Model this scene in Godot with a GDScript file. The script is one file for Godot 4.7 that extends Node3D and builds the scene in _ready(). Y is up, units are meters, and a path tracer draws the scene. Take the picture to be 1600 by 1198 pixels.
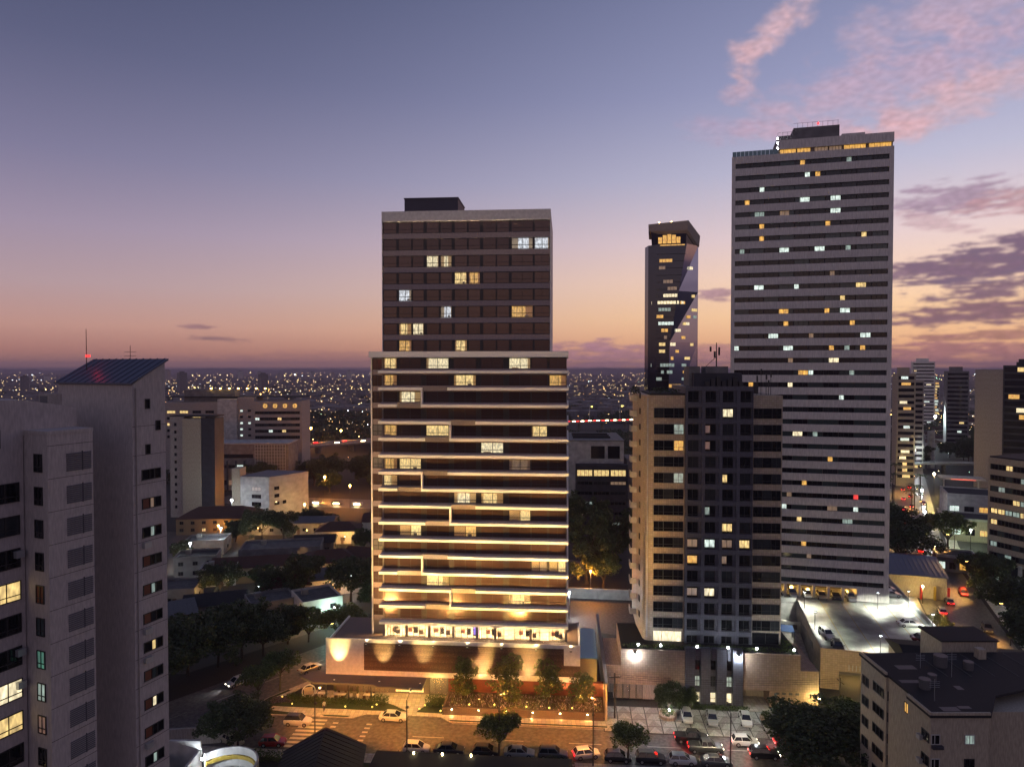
extends Node3D
# ---------------------------------------------------------------- helpers
var taken := {}
var M := {}
var cache := {}
var rng := RandomNumberGenerator.new()
var unit_box := BoxMesh.new()

func numbered(called: String) -> String:
	var n: int = taken.get(called, 0)
	taken[called] = n + 1
	return called if n == 0 else "%s_%03d" % [called, n]

func thing(called: String, label: String, category: String, at := Vector3.ZERO, turn := 0.0, group := "") -> Node3D:
	var o := Node3D.new()
	o.name = numbered(called)
	add_child(o)
	o.position = at
	o.rotation.y = turn
	tag(o, label, category, group)
	return o

func tag(o: Node3D, label: String, category: String, group := "") -> void:
	o.set_meta("label", label)
	o.set_meta("category", category)
	if group != "":
		o.set_meta("group", group)

func stuff(o: Node3D) -> Node3D:
	o.set_meta("kind", "stuff")
	return o

class MB:
	var v := PackedVector3Array()
	var n := PackedVector3Array()
	var c := PackedColorArray()
	var i := PackedInt32Array()
	var tint := Color(1, 1, 1)
	var colored := false
	func quad(a: Vector3, b: Vector3, d: Vector3, e: Vector3) -> void:
		var nn := (e - a).cross(d - a) if a.is_equal_approx(b) else (d - a).cross(b - a)
		nn = nn.normalized()
		var k := v.size()
		v.append_array([a, b, d, e])
		n.append_array([nn, nn, nn, nn])
		if colored:
			c.append_array([tint, tint, tint, tint])
		i.append_array([k, k + 1, k + 2, k, k + 2, k + 3])
	func tri(a: Vector3, b: Vector3, d: Vector3) -> void:
		var nn := (d - a).cross(b - a).normalized()
		var k := v.size()
		v.append_array([a, b, d])
		n.append_array([nn, nn, nn])
		if colored:
			c.append_array([tint, tint, tint])
		i.append_array([k, k + 1, k + 2])
	func box(p: Vector3, s: Vector3, t := Basis()) -> void:
		var x := t.x * s.x * 0.5
		var y := t.y * s.y * 0.5
		var z := t.z * s.z * 0.5
		hexa([p - x - y - z, p + x - y - z, p + x - y + z, p - x - y + z, p - x + y - z, p + x + y - z, p + x + y + z, p - x + y + z])
	# eight corners: bottom back-left, back-right, front-right, front-left, then the same on top
	func hexa(q: Array) -> void:
		quad(q[3], q[7], q[6], q[2])
		quad(q[1], q[5], q[4], q[0])
		quad(q[2], q[6], q[5], q[1])
		quad(q[0], q[4], q[7], q[3])
		quad(q[7], q[4], q[5], q[6])
		quad(q[0], q[3], q[2], q[1])
	func bounds(x0: float, x1: float, y0: float, y1: float, z0: float, z1: float) -> void:
		box(Vector3((x0 + x1) / 2, (y0 + y1) / 2, (z0 + z1) / 2), Vector3(absf(x1 - x0), absf(y1 - y0), absf(z1 - z0)))
	# plan outline (x, z), any winding, from y0 to y1
	func prism(outline: Array, y0: float, y1: float) -> void:
		var p := PackedVector2Array(outline)
		var area := 0.0
		for k in p.size():
			area += p[k].cross(p[(k + 1) % p.size()])
		if area < 0:
			p.reverse()
		for k in p.size():
			var a := p[k]
			var b := p[(k + 1) % p.size()]
			quad(Vector3(a.x, y0, a.y), Vector3(b.x, y0, b.y), Vector3(b.x, y1, b.y), Vector3(a.x, y1, a.y))
		var t := Geometry2D.triangulate_polygon(p)
		for m in range(0, t.size(), 3):
			for top in [true, false]:
				var yy := y1 if top else y0
				facing(Vector3(p[t[m]].x, yy, p[t[m]].y), Vector3(p[t[m + 1]].x, yy, p[t[m + 1]].y), Vector3(p[t[m + 2]].x, yy, p[t[m + 2]].y), Vector3.UP if top else Vector3.DOWN)
	func facing(a: Vector3, b: Vector3, d: Vector3, way: Vector3) -> void:
		if (d - a).cross(b - a).dot(way) >= 0:
			tri(a, b, d)
		else:
			tri(a, d, b)
	func tube(a: Vector3, b: Vector3, r0: float, r1: float, sides := 8, caps := true) -> void:
		var d := (b - a).normalized()
		var s := d.cross(Vector3.UP if absf(d.y) < 0.95 else Vector3.RIGHT).normalized()
		var u := s.cross(d).normalized()
		var k := v.size()
		for j in sides + 1:
			var g := TAU * j / sides
			var o := s * cos(g) + u * sin(g)
			v.append_array([a + o * r0, b + o * r1])
			n.append_array([o, o])
			if colored:
				c.append_array([tint, tint])
		for j in sides:
			i.append_array([k + j * 2, k + j * 2 + 2, k + j * 2 + 1, k + j * 2 + 1, k + j * 2 + 2, k + j * 2 + 3])
		if caps:
			for e in [[a, r0, -d], [b, r1, d]]:
				if e[1] < 0.004:
					continue
				var k2 := v.size()
				for j in sides:
					var g := TAU * j / sides
					v.append(e[0] + (s * cos(g) + u * sin(g)) * e[1])
					n.append(e[2])
					if colored:
						c.append(tint)
				for j in range(1, sides - 1):
					i.append_array([k2, k2 + j, k2 + j + 1] if e[2] == d else [k2, k2 + j + 1, k2 + j])
	# rings of points, joined in order; closed round
	func loft(rings: Array, cap0 := true, cap1 := true) -> void:
		var mid := []
		for p in rings:
			var q := Vector3.ZERO
			for w in p:
				q += w
			mid.append(q / p.size())
		for r in rings.size() - 1:
			var p: Array = rings[r]
			var q: Array = rings[r + 1]
			for j in p.size():
				var j2 := (j + 1) % p.size()
				var way: Vector3 = (p[j] + p[j2] + q[j] + q[j2]) / 4.0 - (mid[r] + mid[r + 1]) / 2.0
				if (q[j2] - p[j]).cross(q[j] - p[j]).dot(way) + (p[j2] - p[j]).cross(q[j2] - p[j]).dot(way) >= 0:
					quad(p[j], q[j], q[j2], p[j2])
				else:
					quad(p[j], p[j2], q[j2], q[j])
		for e in [[cap0, 0, 1], [cap1, rings.size() - 1, rings.size() - 2]]:
			if e[0]:
				var p: Array = rings[e[1]]
				for j in range(1, p.size() - 1):
					facing(p[0], p[j], p[j + 1], mid[e[1]] - mid[e[2]])
	func mesh() -> ArrayMesh:
		var arr := []
		arr.resize(Mesh.ARRAY_MAX)
		arr[Mesh.ARRAY_VERTEX] = v
		arr[Mesh.ARRAY_NORMAL] = n
		if colored:
			arr[Mesh.ARRAY_COLOR] = c
		arr[Mesh.ARRAY_INDEX] = i
		var m := ArrayMesh.new()
		m.add_surface_from_arrays(Mesh.PRIMITIVE_TRIANGLES, arr)
		return m

func put(parent: Node, called: String, mesh: Mesh, m: Material, at := Transform3D()) -> MeshInstance3D:
	var o := MeshInstance3D.new()
	o.name = called
	o.mesh = mesh
	o.material_override = m
	o.transform = at
	if parent == self:
		o.name = numbered(called)
		add_child(o)
	else:
		parent.add_child(o, true)
	return o

func part(parent: Node, called: String, b: MB, m: Material) -> MeshInstance3D:
	return put(parent, called, b.mesh(), m)

func struct(called: String, b: MB, m: Material) -> MeshInstance3D:
	var o := put(self, called, b.mesh(), m)
	o.set_meta("kind", "structure")
	return o

# a box part: all alike boxes share one mesh
func bx(parent: Node, called: String, c: Vector3, s: Vector3, m: Material, t := Basis()) -> MeshInstance3D:
	return put(parent, called, unit_box, m, Transform3D(t * Basis.from_scale(s), c))

func bb(parent: Node, called: String, x0: float, x1: float, y0: float, y1: float, z0: float, z1: float, m: Material) -> MeshInstance3D:
	return bx(parent, called, Vector3((x0 + x1) / 2, (y0 + y1) / 2, (z0 + z1) / 2), Vector3(absf(x1 - x0), absf(y1 - y0), absf(z1 - z0)), m)

# child boxes of a scaled part would be scaled too, so parts with sub-parts get their own mesh
func solid(parent: Node, called: String, x0: float, x1: float, y0: float, y1: float, z0: float, z1: float, m: Material) -> MeshInstance3D:
	var b := MB.new()
	b.bounds(x0, x1, y0, y1, z0, z1)
	return part(parent, called, b, m)

# a window frame w by h in the xy plane round the origin, with nx by ny lights; the pane lies a little behind
func frame_mesh(w: float, h: float, xs: Array, ys: Array, bar: float, deep: float) -> ArrayMesh:
	var key := "f%.2f_%.2f_%s_%s_%.2f" % [w, h, xs, ys, bar]
	if not cache.has(key):
		var b := MB.new()
		b.bounds(-w / 2, w / 2, -h / 2, -h / 2 + bar, -deep / 2, deep / 2)
		b.bounds(-w / 2, w / 2, h / 2 - bar, h / 2, -deep / 2, deep / 2)
		b.bounds(-w / 2, -w / 2 + bar, -h / 2 + bar, h / 2 - bar, -deep / 2, deep / 2)
		b.bounds(w / 2 - bar, w / 2, -h / 2 + bar, h / 2 - bar, -deep / 2, deep / 2)
		for x in xs:
			b.bounds(-w / 2 + w * x - bar / 2, -w / 2 + w * x + bar / 2, -h / 2 + bar, h / 2 - bar, -deep * 0.4, deep * 0.4)
		for y in ys:
			b.bounds(-w / 2 + bar, w / 2 - bar, -h / 2 + h * y - bar / 2, -h / 2 + h * y + bar / 2, -deep * 0.45, deep * 0.45)
		cache[key] = b.mesh()
	return cache[key]

# window: its frame is the part, the pane a sub-part
func window(parent: Node, c: Vector3, w: float, h: float, frame: Material, pane: Material, xs := [0.5], ys := [], turn := 0.0, bar := 0.07, called := "window") -> MeshInstance3D:
	var o := put(parent, called, frame_mesh(w, h, xs, ys, bar, 0.1), frame, Transform3D(Basis(Vector3.UP, turn), c))
	bx(o, "pane", Vector3(0, 0, -0.03), Vector3(w - bar, h - bar, 0.02), pane)
	return o

func omni(parent: Node, at: Vector3, color: Color, energy: float, size := 0.15) -> void:
	var l := OmniLight3D.new()
	l.name = "lamp_light"
	l.light_color = color
	l.light_energy = energy
	l.light_size = size
	l.omni_range = 90.0
	l.omni_attenuation = 2.0
	l.shadow_enabled = true
	parent.add_child(l, true)
	l.position = at

func spot(parent: Node, at: Vector3, towards: Vector3, color: Color, energy: float, angle: float, soft := 0.6, size := 0.12) -> void:
	var l := SpotLight3D.new()
	l.name = "lamp_light"
	l.light_color = color
	l.light_energy = energy
	l.light_size = size
	l.spot_angle = angle
	l.spot_range = 90.0
	l.spot_attenuation = 2.0
	l.spot_angle_attenuation = soft
	l.shadow_enabled = true
	parent.add_child(l, true)
	var up := Vector3.UP if absf(towards.normalized().y) < 0.95 else Vector3.FORWARD
	l.transform = Transform3D(Basis.looking_at(towards, up), at)

# ---------------------------------------------------------------- materials (albedo given as linear reflectance)
func mat(key: String, r: float, g: float, b: float, rough := 0.8, metal := 0.0, spec := 0.5) -> StandardMaterial3D:
	var m := StandardMaterial3D.new()
	m.resource_name = key
	m.albedo_color = Color(r, g, b).linear_to_srgb()
	m.roughness = rough
	m.metallic = metal
	m.metallic_specular = spec
	M[key] = m
	return m

func glow(key: String, c: Color, energy: float) -> StandardMaterial3D:
	var m := mat(key, 0.5, 0.5, 0.5, 0.6)
	m.emission_enabled = true
	m.emission = c
	m.emission_energy_multiplier = energy
	return m

func noise_tex(seed_: int, freq: float, lo: float, hi: float, octaves := 4, size := 512, kind := FastNoiseLite.TYPE_SIMPLEX_SMOOTH) -> NoiseTexture2D:
	var n := FastNoiseLite.new()
	n.seed = seed_
	n.noise_type = kind
	n.frequency = freq
	n.fractal_octaves = octaves
	var t := NoiseTexture2D.new()
	t.width = size
	t.height = size
	t.seamless = true
	t.noise = n
	var g := Gradient.new()
	g.set_color(0, Color(lo, lo, lo))
	g.set_color(1, Color(hi, hi, hi))
	t.color_ramp = g
	return t

# uneven tone over the whole surface, in world size; scale = repeats per metre
func rough_up(m: StandardMaterial3D, t: Texture2D, scale: float, bump: Texture2D = null, depth := 1.0) -> StandardMaterial3D:
	m.albedo_texture = t
	m.uv1_triplanar = true
	m.uv1_world_triplanar = true
	m.uv1_scale = Vector3.ONE * scale
	if bump:
		m.heightmap_enabled = true
		m.heightmap_texture = bump
		m.heightmap_scale = depth
	return m

func grid_tex(nx: int, ny: int, cell: int, joint: int, spread: float, seed_: int, offset := false) -> ImageTexture:
	var r := RandomNumberGenerator.new()
	r.seed = seed_
	var im := Image.create(nx * cell, ny * cell, false, Image.FORMAT_RGB8)
	im.fill(Color(0.62, 0.6, 0.58))
	for y in ny:
		for x in nx:
			var k := 1.0 - spread * r.randf()
			var tone := Color(k, k * (1.0 - 0.03 * r.randf()), k * (1.0 - 0.06 * r.randf()))
			var sh := cell / 2 if offset and y % 2 == 1 else 0
			for half in [0, -nx * cell]:
				im.fill_rect(Rect2i(x * cell + sh + half, y * cell, cell - joint, cell - joint), tone)
	return ImageTexture.create_from_image(im)

func _ready() -> void:
	rng.seed = 20240611
	# camera: a drone 58 m up, tilted slightly down
	var cam := Camera3D.new()
	cam.name = "camera"
	cam.fov = 58.62
	cam.near = 0.5
	cam.far = 20000.0
	add_child(cam)
	cam.position = Vector3(0, 58, 0)
	cam.rotation_degrees = Vector3(-1.342, 0, 0)
	cam.current = true
	var we := WorldEnvironment.new()
	we.name = "environment"
	var env := Environment.new()
	env.background_mode = Environment.BG_SKY
	env.sky = Sky.new()
	env.sky.sky_material = dusk_sky()
	env.background_energy_multiplier = 1.0
	env.tonemap_mode = Environment.TONE_MAPPER_LINEAR
	env.tonemap_exposure = 1.08
	env.sdfgi_enabled = true
	env.ssao_enabled = true
	env.ssil_enabled = true
	env.fog_enabled = true
	env.fog_density = 0.00011
	env.fog_light_color = Color(0.92, 0.86, 0.95)
	we.environment = env
	add_child(we)
	# the afterglow: the sun is just below the horizon behind the right edge of the view
	var sun := DirectionalLight3D.new()
	sun.name = "afterglow"
	sun.light_color = Color(1.0, 0.62, 0.42)
	sun.light_energy = 0.06
	sun.light_angular_distance = 25.0
	sun.shadow_enabled = true
	add_child(sun)
	sun.rotation_degrees = Vector3(-6, 180 - 42, 0)
	make_materials()
	build_ground()
	build_far_city()
	build_main_tower()
	build_forecourt()
	build_beige_tower()
	build_white_tower()
	build_glass_tower()
	build_left_tower()
	build_left_midground()
	build_middle_gap()
	build_right_side()
	build_foreground()
	build_traffic()
	build_trees()
	build_lamps()

# ---------------------------------------------------------------- sky at dusk, computed; azimuth 0 is straight ahead, positive to the right
func stops(s: Array, e: float) -> Vector3:
	for k in s.size() - 1:
		if e <= s[k + 1][0]:
			var t := clampf((e - s[k][0]) / (s[k + 1][0] - s[k][0]), 0, 1)
			return (s[k][1] as Vector3).lerp(s[k + 1][1], t)
	return s[s.size() - 1][1]

func dusk_sky() -> PanoramaSkyMaterial:
	var near := [[0.0, Vector3(222, 154, 122)], [1.5, Vector3(243, 182, 136)], [4.0, Vector3(254, 208, 160)], [7.0, Vector3(249, 213, 188)], [10.0, Vector3(230, 206, 206)], [15.0, Vector3(188, 186, 208)], [21.0, Vector3(153, 156, 190)], [30.0, Vector3(120, 126, 161)], [60.0, Vector3(92, 100, 134)], [90.0, Vector3(78, 86, 118)]]
	var side := [[0.0, Vector3(150, 108, 104)], [1.2, Vector3(174, 123, 114)], [3.0, Vector3(191, 146, 136)], [6.0, Vector3(177, 151, 157)], [10.0, Vector3(156, 141, 162)], [15.0, Vector3(124, 120, 149)], [22.0, Vector3(91, 94, 124)], [30.0, Vector3(67, 73, 102)], [60.0, Vector3(68, 76, 106)], [90.0, Vector3(78, 86, 118)]]
	var back := [[0.0, Vector3(154, 122, 116)], [4.0, Vector3(198, 164, 150)], [9.0, Vector3(186, 162, 164)], [16.0, Vector3(154, 144, 158)], [26.0, Vector3(120, 120, 144)], [40.0, Vector3(98, 102, 132)], [60.0, Vector3(84, 91, 124)], [90.0, Vector3(78, 86, 118)]]
	# clouds: azimuth, elevation, half width, half height (degrees), strength, colour, tilt
	var clouds := [
		[21.6, 25.0, 2.5, 1.4, 0.8, Vector3(222, 178, 182), -0.5], [18.6, 22.7, 1.2, 1.5, 0.78, Vector3(220, 174, 178), 0.3], [18.0, 20.7, 1.6, 0.8, 0.6, Vector3(210, 168, 178), 0.0],
		[29.0, 20.0, 9.5, 2.2, 0.6, Vector3(202, 164, 180), -0.14], [34.0, 18.4, 6.5, 1.5, 0.66, Vector3(216, 172, 176), -0.2], [34.0, 23.8, 8.0, 2.2, 0.6, Vector3(206, 170, 184), -0.1], [25.0, 17.3, 7.0, 0.9, 0.42, Vector3(202, 164, 180), 0.06], [17.0, 18.2, 3.4, 1.0, 0.38, Vector3(194, 158, 180), 0.1],
		[27.5, 16.6, 4.6, 0.8, 0.55, Vector3(224, 174, 176), 0.0],
		[33.0, 11.7, 3.8, 1.1, 0.75, Vector3(156, 130, 152), 0.0], [37.0, 11.0, 4.2, 0.8, 0.75, Vector3(186, 144, 150), 0.0], [31.5, 10.2, 2.6, 0.6, 0.5, Vector3(188, 152, 160), 0.3],
		[36.5, 7.4, 7.0, 1.6, 1.0, Vector3(120, 97, 117), -0.1], [33.0, 6.9, 4.5, 0.7, 0.9, Vector3(128, 102, 120), 0.0], [37.5, 5.5, 6.0, 0.7, 0.95, Vector3(132, 104, 118), -0.1], [34.5, 3.8, 7.0, 0.85, 1.0, Vector3(140, 106, 114), -0.03], [34.0, 2.2, 4.8, 0.35, 0.8, Vector3(166, 118, 110), 0.0], [39.0, 2.5, 3.5, 0.3, 0.75, Vector3(160, 114, 108), 0.0],
		[33.0, 0.9, 8.0, 1.1, 0.85, Vector3(164, 112, 116), 0.0], [8.0, 0.9, 7.0, 1.15, 0.8, Vector3(168, 122, 136), 0.0], [7.4, 1.7, 1.5, 0.8, 0.8, Vector3(172, 126, 140), 0.0], [16.0, 1.0, 5.0, 0.9, 0.7, Vector3(170, 120, 128), 0.0],
		[16.6, 5.8, 1.7, 0.5, 0.75, Vector3(160, 124, 140), 0.0], [-23.0, 2.15, 2.3, 0.2, 0.75, Vector3(128, 98, 106), 0.05], [-24.4, 3.1, 1.3, 0.14, 0.7, Vector3(140, 106, 116), 0.0], [-15.0, 0.7, 9.0, 0.6, 0.35, Vector3(150, 106, 112), 0.0],
		[52.0, 7.5, 7.0, 1.6, 0.9, Vector3(140, 104, 112), 0.0], [58.0, 14.0, 9.0, 2.0, 0.6, Vector3(190, 146, 156), 0.1], [66.0, 4.5, 8.0, 1.0, 0.8, Vector3(150, 108, 112), 0.0], [50.0, 24.0, 9.0, 3.0, 0.5, Vector3(190, 150, 168), -0.1], [84.0, 10.0, 10.0, 2.0, 0.5, Vector3(130, 104, 124), 0.0], [70.0, 27.0, 10.0, 2.5, 0.4, Vector3(150, 128, 156), 0.0], [110.0, 6.0, 12.0, 1.4, 0.4, Vector3(104, 90, 112), 0.0], [-70.0, 5.0, 9.0, 0.8, 0.3, Vector3(110, 92, 112), 0.0]]
	var n1 := FastNoiseLite.new()
	n1.seed = 5
	n1.frequency = 0.16
	n1.fractal_octaves = 5
	n1.fractal_gain = 0.55
	var w := 3072
	var h := 1536
	var rows := []
	# base gradient on a coarse grid of azimuths
	var im := Image.create(w, h, false, Image.FORMAT_RGB8)
	var low := Color8(64, 54, 62)
	im.fill(low)
	var cols := 96
	for y in h / 2 + 2:
		var e := 90.0 - (y + 0.5) / h * 180.0
		e = maxf(e, 0.0)
		var a := stops(near, e)
		var b := stops(side, e)
		var c := stops(back, e)
		var line := []
		for k in cols + 1:
			var az := float(k) / cols * 360.0 - 180.0
			var d := absf(wrapf(az - 36.0, -180, 180))
			var t := clampf(d / 78.0, 0, 1)
			t = t * t * (3 - 2 * t) if d < 78 else 1.0
			var u := clampf((d - 78.0) / 90.0, 0, 1)
			line.append(a.lerp(b, t).lerp(c, u))
		rows.append(line)
		for k in w:
			var f := (k + 0.5) / w * cols
			var q: Vector3 = (line[int(f)] as Vector3).lerp(line[mini(int(f) + 1, cols)], f - int(f))
			im.set_pixel((k + w / 2) % w, y, Color(q.x / 255.0, q.y / 255.0, q.z / 255.0))
	for cl in clouds:
		var sx: float = cl[2] * 1.9
		var sy: float = cl[3] * 2.0 + absf(cl[6]) * cl[2] * 1.2
		var x0 := int((cl[0] - sx + 180.0) / 360.0 * w)
		var x1 := int((cl[0] + sx + 180.0) / 360.0 * w)
		var y0 := int((90.0 - cl[1] - sy) / 180.0 * h)
		var y1 := mini(int((90.0 - cl[1] + sy) / 180.0 * h), h / 2)
		for y in range(y0, y1 + 1):
			var e := 90.0 - (y + 0.5) / h * 180.0
			for x in range(x0, x1 + 1):
				var az := (x + 0.5) / w * 360.0 - 180.0
				var dx: float = az - cl[0]
				var dy: float = e - cl[1] + dx * cl[6]
				var r: float = (dx / cl[2]) * (dx / cl[2]) + (dy / cl[3]) * (dy / cl[3])
				if r > 3.6:
					continue
				var high: bool = cl[1] > 16.0
				var nn: float
				if high:
					# thin veils drawn out by the wind
					var wx := n1.get_noise_2d(az * 0.9, e * 1.4) * 3.0
					nn = n1.get_noise_2d(az * 1.3 + wx, (e + az * 0.25) * 3.4 + wx) * 0.95 + n1.get_noise_2d(az * 4.0, (e + az * 0.3) * 10.0) * 0.28
				else:
					nn = n1.get_noise_2d(az * 1.5, e * 12.0 + cl[0] * 3.0) * 1.1 + n1.get_noise_2d(az * 5.0 + 50.0, e * 26.0) * 0.34
				var cover: float = smoothstep(-0.45 if high else -0.25, 0.85 if high else 0.5, 0.6 - r * 0.62 + nn * (0.8 if high else 0.95)) * cl[4]
				if cover <= 0.004:
					continue
				var col: Vector3 = cl[5]
				# sides of the cloud that the low sun still reaches are brighter
				col *= 1.0 + 0.16 * n1.get_noise_2d(az * 6.0 + 9.0, (e + 0.6) * 18.0)
				var old := im.get_pixel(posmod(x + w / 2, w), y)
				im.set_pixel(posmod(x + w / 2, w), y, old.lerp(Color(col.x / 255.0, col.y / 255.0, col.z / 255.0), cover))
	var s := PanoramaSkyMaterial.new()
	s.panorama = ImageTexture.create_from_image(im)
	s.energy_multiplier = 1.0
	return s

func make_materials() -> void:
	var fine := noise_tex(3, 0.02, 0.88, 1.0, 5)
	var broad := noise_tex(8, 0.006, 0.78, 1.0, 4)
	var grit := noise_tex(11, 0.12, 0.55, 1.0, 3)
	var bump := noise_tex(12, 0.08, 0.0, 1.0, 4, 256)
	var streak := noise_tex(14, 0.03, 0.8, 1.0, 5)
	var tiles := grid_tex(16, 16, 32, 2, 0.12, 4)
	# ground and roads
	rough_up(mat("earth", 0.06, 0.055, 0.05, 0.95), grit, 0.07)
	rough_up(mat("lot", 0.16, 0.14, 0.12, 0.95), grit, 0.09)
	rough_up(mat("asphalt", 0.14, 0.125, 0.115, 0.5), noise_tex(21, 0.035, 0.5, 1.0, 5), 0.06)
	rough_up(mat("old_asphalt", 0.10, 0.095, 0.09, 0.7), noise_tex(22, 0.03, 0.5, 1.0, 5), 0.08)
	rough_up(mat("pavement", 0.52, 0.48, 0.43, 0.8), grid_tex(12, 12, 40, 2, 0.16, 9), 0.12)
	rough_up(mat("kerb", 0.38, 0.36, 0.33, 0.85), fine, 0.4)
	rough_up(mat("deck", 0.46, 0.45, 0.41, 0.45), noise_tex(23, 0.012, 0.55, 1.0, 5), 0.03)
	rough_up(mat("paint_white", 0.7, 0.68, 0.62, 0.7), grit, 0.5)
	rough_up(mat("paint_yellow", 0.6, 0.42, 0.06, 0.7), grit, 0.5)
	rough_up(mat("grass", 0.05, 0.075, 0.02, 0.95), grit, 0.6)
	rough_up(mat("soil", 0.16, 0.11, 0.075, 0.95), grit, 0.8)
	# main tower
	rough_up(mat("white_render", 0.80, 0.77, 0.73, 0.7), fine, 0.12)
	mat("white_band", 0.84, 0.82, 0.78, 0.6)
	rough_up(mat("grey_band", 0.36, 0.31, 0.28, 0.7), fine, 0.3)
	rough_up(mat("spandrel", 0.36, 0.29, 0.29, 0.5), fine, 0.2)
	mat("core_dark", 0.24, 0.22, 0.205, 0.8)
	mat("mullion", 0.03, 0.025, 0.025, 0.4)
	mat("glass_bronze", 0.125, 0.08, 0.068, 0.12, 0.4)
	mat("glass_bronze_b", 0.10, 0.064, 0.055, 0.09, 0.4)
	var clear := mat("glass_clear", 0.7, 0.75, 0.75, 0.04)
	clear.transparency = BaseMaterial3D.TRANSPARENCY_ALPHA
	clear.albedo_color.a = 0.12
	rough_up(mat("wood_a", 0.17, 0.098, 0.066, 0.55), noise_tex(31, 0.02, 0.6, 1.0, 4), 0.3)
	rough_up(mat("wood_b", 0.145, 0.082, 0.055, 0.55), M.wood_a.albedo_texture, 0.33)
	rough_up(mat("wood_c", 0.195, 0.115, 0.078, 0.55), M.wood_a.albedo_texture, 0.28)
	rough_up(mat("red_wall", 0.26, 0.075, 0.045, 0.7), fine, 0.3)
	rough_up(mat("stone", 0.22, 0.17, 0.13, 0.9), grit, 0.7)
	mat("soffit", 0.12, 0.10, 0.09, 0.7)
	mat("penthouse", 0.07, 0.06, 0.075, 0.7)
	rough_up(mat("terrace", 0.16, 0.10, 0.07, 0.6), fine, 0.4)
	# other towers
	rough_up(mat("white_tile", 0.82, 0.775, 0.73, 0.55), streak, 0.1)
	M.white_tile.uv1_scale = Vector3(0.19, 0.025, 0.19)
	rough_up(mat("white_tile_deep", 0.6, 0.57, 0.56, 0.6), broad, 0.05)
	rough_up(mat("beige_tile", 0.50, 0.425, 0.325, 0.6), tiles, 0.16)
	rough_up(mat("grey_tile", 0.10, 0.105, 0.14, 0.5), tiles, 0.16)
	rough_up(mat("stone_tile", 0.42, 0.31, 0.24, 0.6), tiles, 0.16)
	rough_up(mat("left_wall", 0.56, 0.505, 0.485, 0.8), streak, 0.1)
	M.left_wall.uv1_scale = Vector3(0.3, 0.05, 0.3)
	rough_up(mat("left_dark", 0.05, 0.045, 0.042, 0.8), fine, 0.15)
	rough_up(mat("plain_wall", 0.42, 0.375, 0.345, 0.85), streak, 0.09)
	M.plain_wall.uv1_scale = Vector3(0.2, 0.04, 0.2)
	rough_up(mat("cream_wall", 0.50, 0.435, 0.33, 0.85), streak, 0.11)
	M.cream_wall.uv1_scale = Vector3(0.24, 0.05, 0.24)
	rough_up(mat("grey_wall", 0.22, 0.21, 0.21, 0.85), broad, 0.10)
	rough_up(mat("dark_wall", 0.045, 0.045, 0.06, 0.6), broad, 0.10)
	rough_up(mat("pale_wall", 0.55, 0.54, 0.52, 0.8), broad, 0.12)
	rough_up(mat("ochre_wall", 0.24, 0.19, 0.12, 0.85), grit, 0.25)
	rough_up(mat("roof_tile", 0.13, 0.06, 0.04, 0.9), grit, 0.5)
	rough_up(mat("roof_dark", 0.035, 0.033, 0.034, 0.9), grit, 0.4)
	rough_up(mat("roof_blue", 0.09, 0.10, 0.15, 0.45), fine, 0.5)
	rough_up(mat("roof_slab", 0.11, 0.105, 0.10, 0.9), broad, 0.2)
	rough_up(mat("roof_sheet", 0.17, 0.17, 0.175, 0.6), grit, 0.3)
	rough_up(mat("concrete", 0.26, 0.25, 0.23, 0.85), broad, 0.2)
	mat("glass_dark", 0.010, 0.011, 0.013, 0.06, 0.0, 0.5)
	mat("glass_mid", 0.035, 0.04, 0.045, 0.08, 0.1, 0.5)
	mat("glass_green", 0.06, 0.085, 0.085, 0.10, 0.1, 0.5)
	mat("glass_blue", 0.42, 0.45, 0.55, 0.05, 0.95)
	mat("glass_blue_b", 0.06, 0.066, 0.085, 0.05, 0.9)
	mat("frame_dark", 0.025, 0.025, 0.025, 0.5)
	mat("frame_light", 0.45, 0.44, 0.42, 0.5)
	mat("louvre", 0.11, 0.105, 0.115, 0.6)
	mat("shutter_brown", 0.16, 0.05, 0.025, 0.7)
	mat("metal_dark", 0.05, 0.05, 0.05, 0.5, 0.5)
	mat("metal_pale", 0.45, 0.46, 0.47, 0.4, 0.5)
	mat("rail_glass", 0.16, 0.26, 0.28, 0.08, 0.2)
	mat("bark", 0.06, 0.045, 0.032, 0.95)
	mat("black_matt", 0.012, 0.012, 0.012, 0.9)
	mat("tarp_blue", 0.03, 0.08, 0.25, 0.6)
	mat("sign_red", 0.4, 0.02, 0.015, 0.5)
	# leaves take their colour leaf by leaf
	var leaf := mat("leaf", 1, 1, 1, 0.65)
	leaf.vertex_color_use_as_albedo = true
	leaf.backlight_enabled = true
	leaf.backlight = Color(0.45, 0.5, 0.25)
	var body := mat("body_coloured", 1, 1, 1, 0.7)
	body.vertex_color_use_as_albedo = true
	# lit windows and lamps
	glow("lit_warm", Color(1.0, 0.85, 0.52), 1.1)
	glow("lit_amber", Color(1.0, 0.74, 0.28), 1.0)
	glow("lit_cream", Color(1.0, 0.93, 0.74), 1.3)
	glow("lit_white", Color(0.92, 1.0, 0.95), 1.1)
	glow("lit_green", Color(0.80, 0.93, 0.86), 0.4)
	glow("lit_dim", Color(1.0, 0.78, 0.5), 0.2)
	glow("lit_brown", Color(1.0, 0.66, 0.42), 0.12)
	glow("lit_red", Color(1.0, 0.16, 0.06), 0.9)
	glow("lit_teal", Color(0.3, 0.75, 0.6), 0.25)
	glow("lit_violet", Color(0.5, 0.4, 1.0), 1.1)
	# curtains and furnishings make every lit window uneven
	var drape := noise_tex(71, 0.035, 0.42, 1.0, 3, 256)
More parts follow.
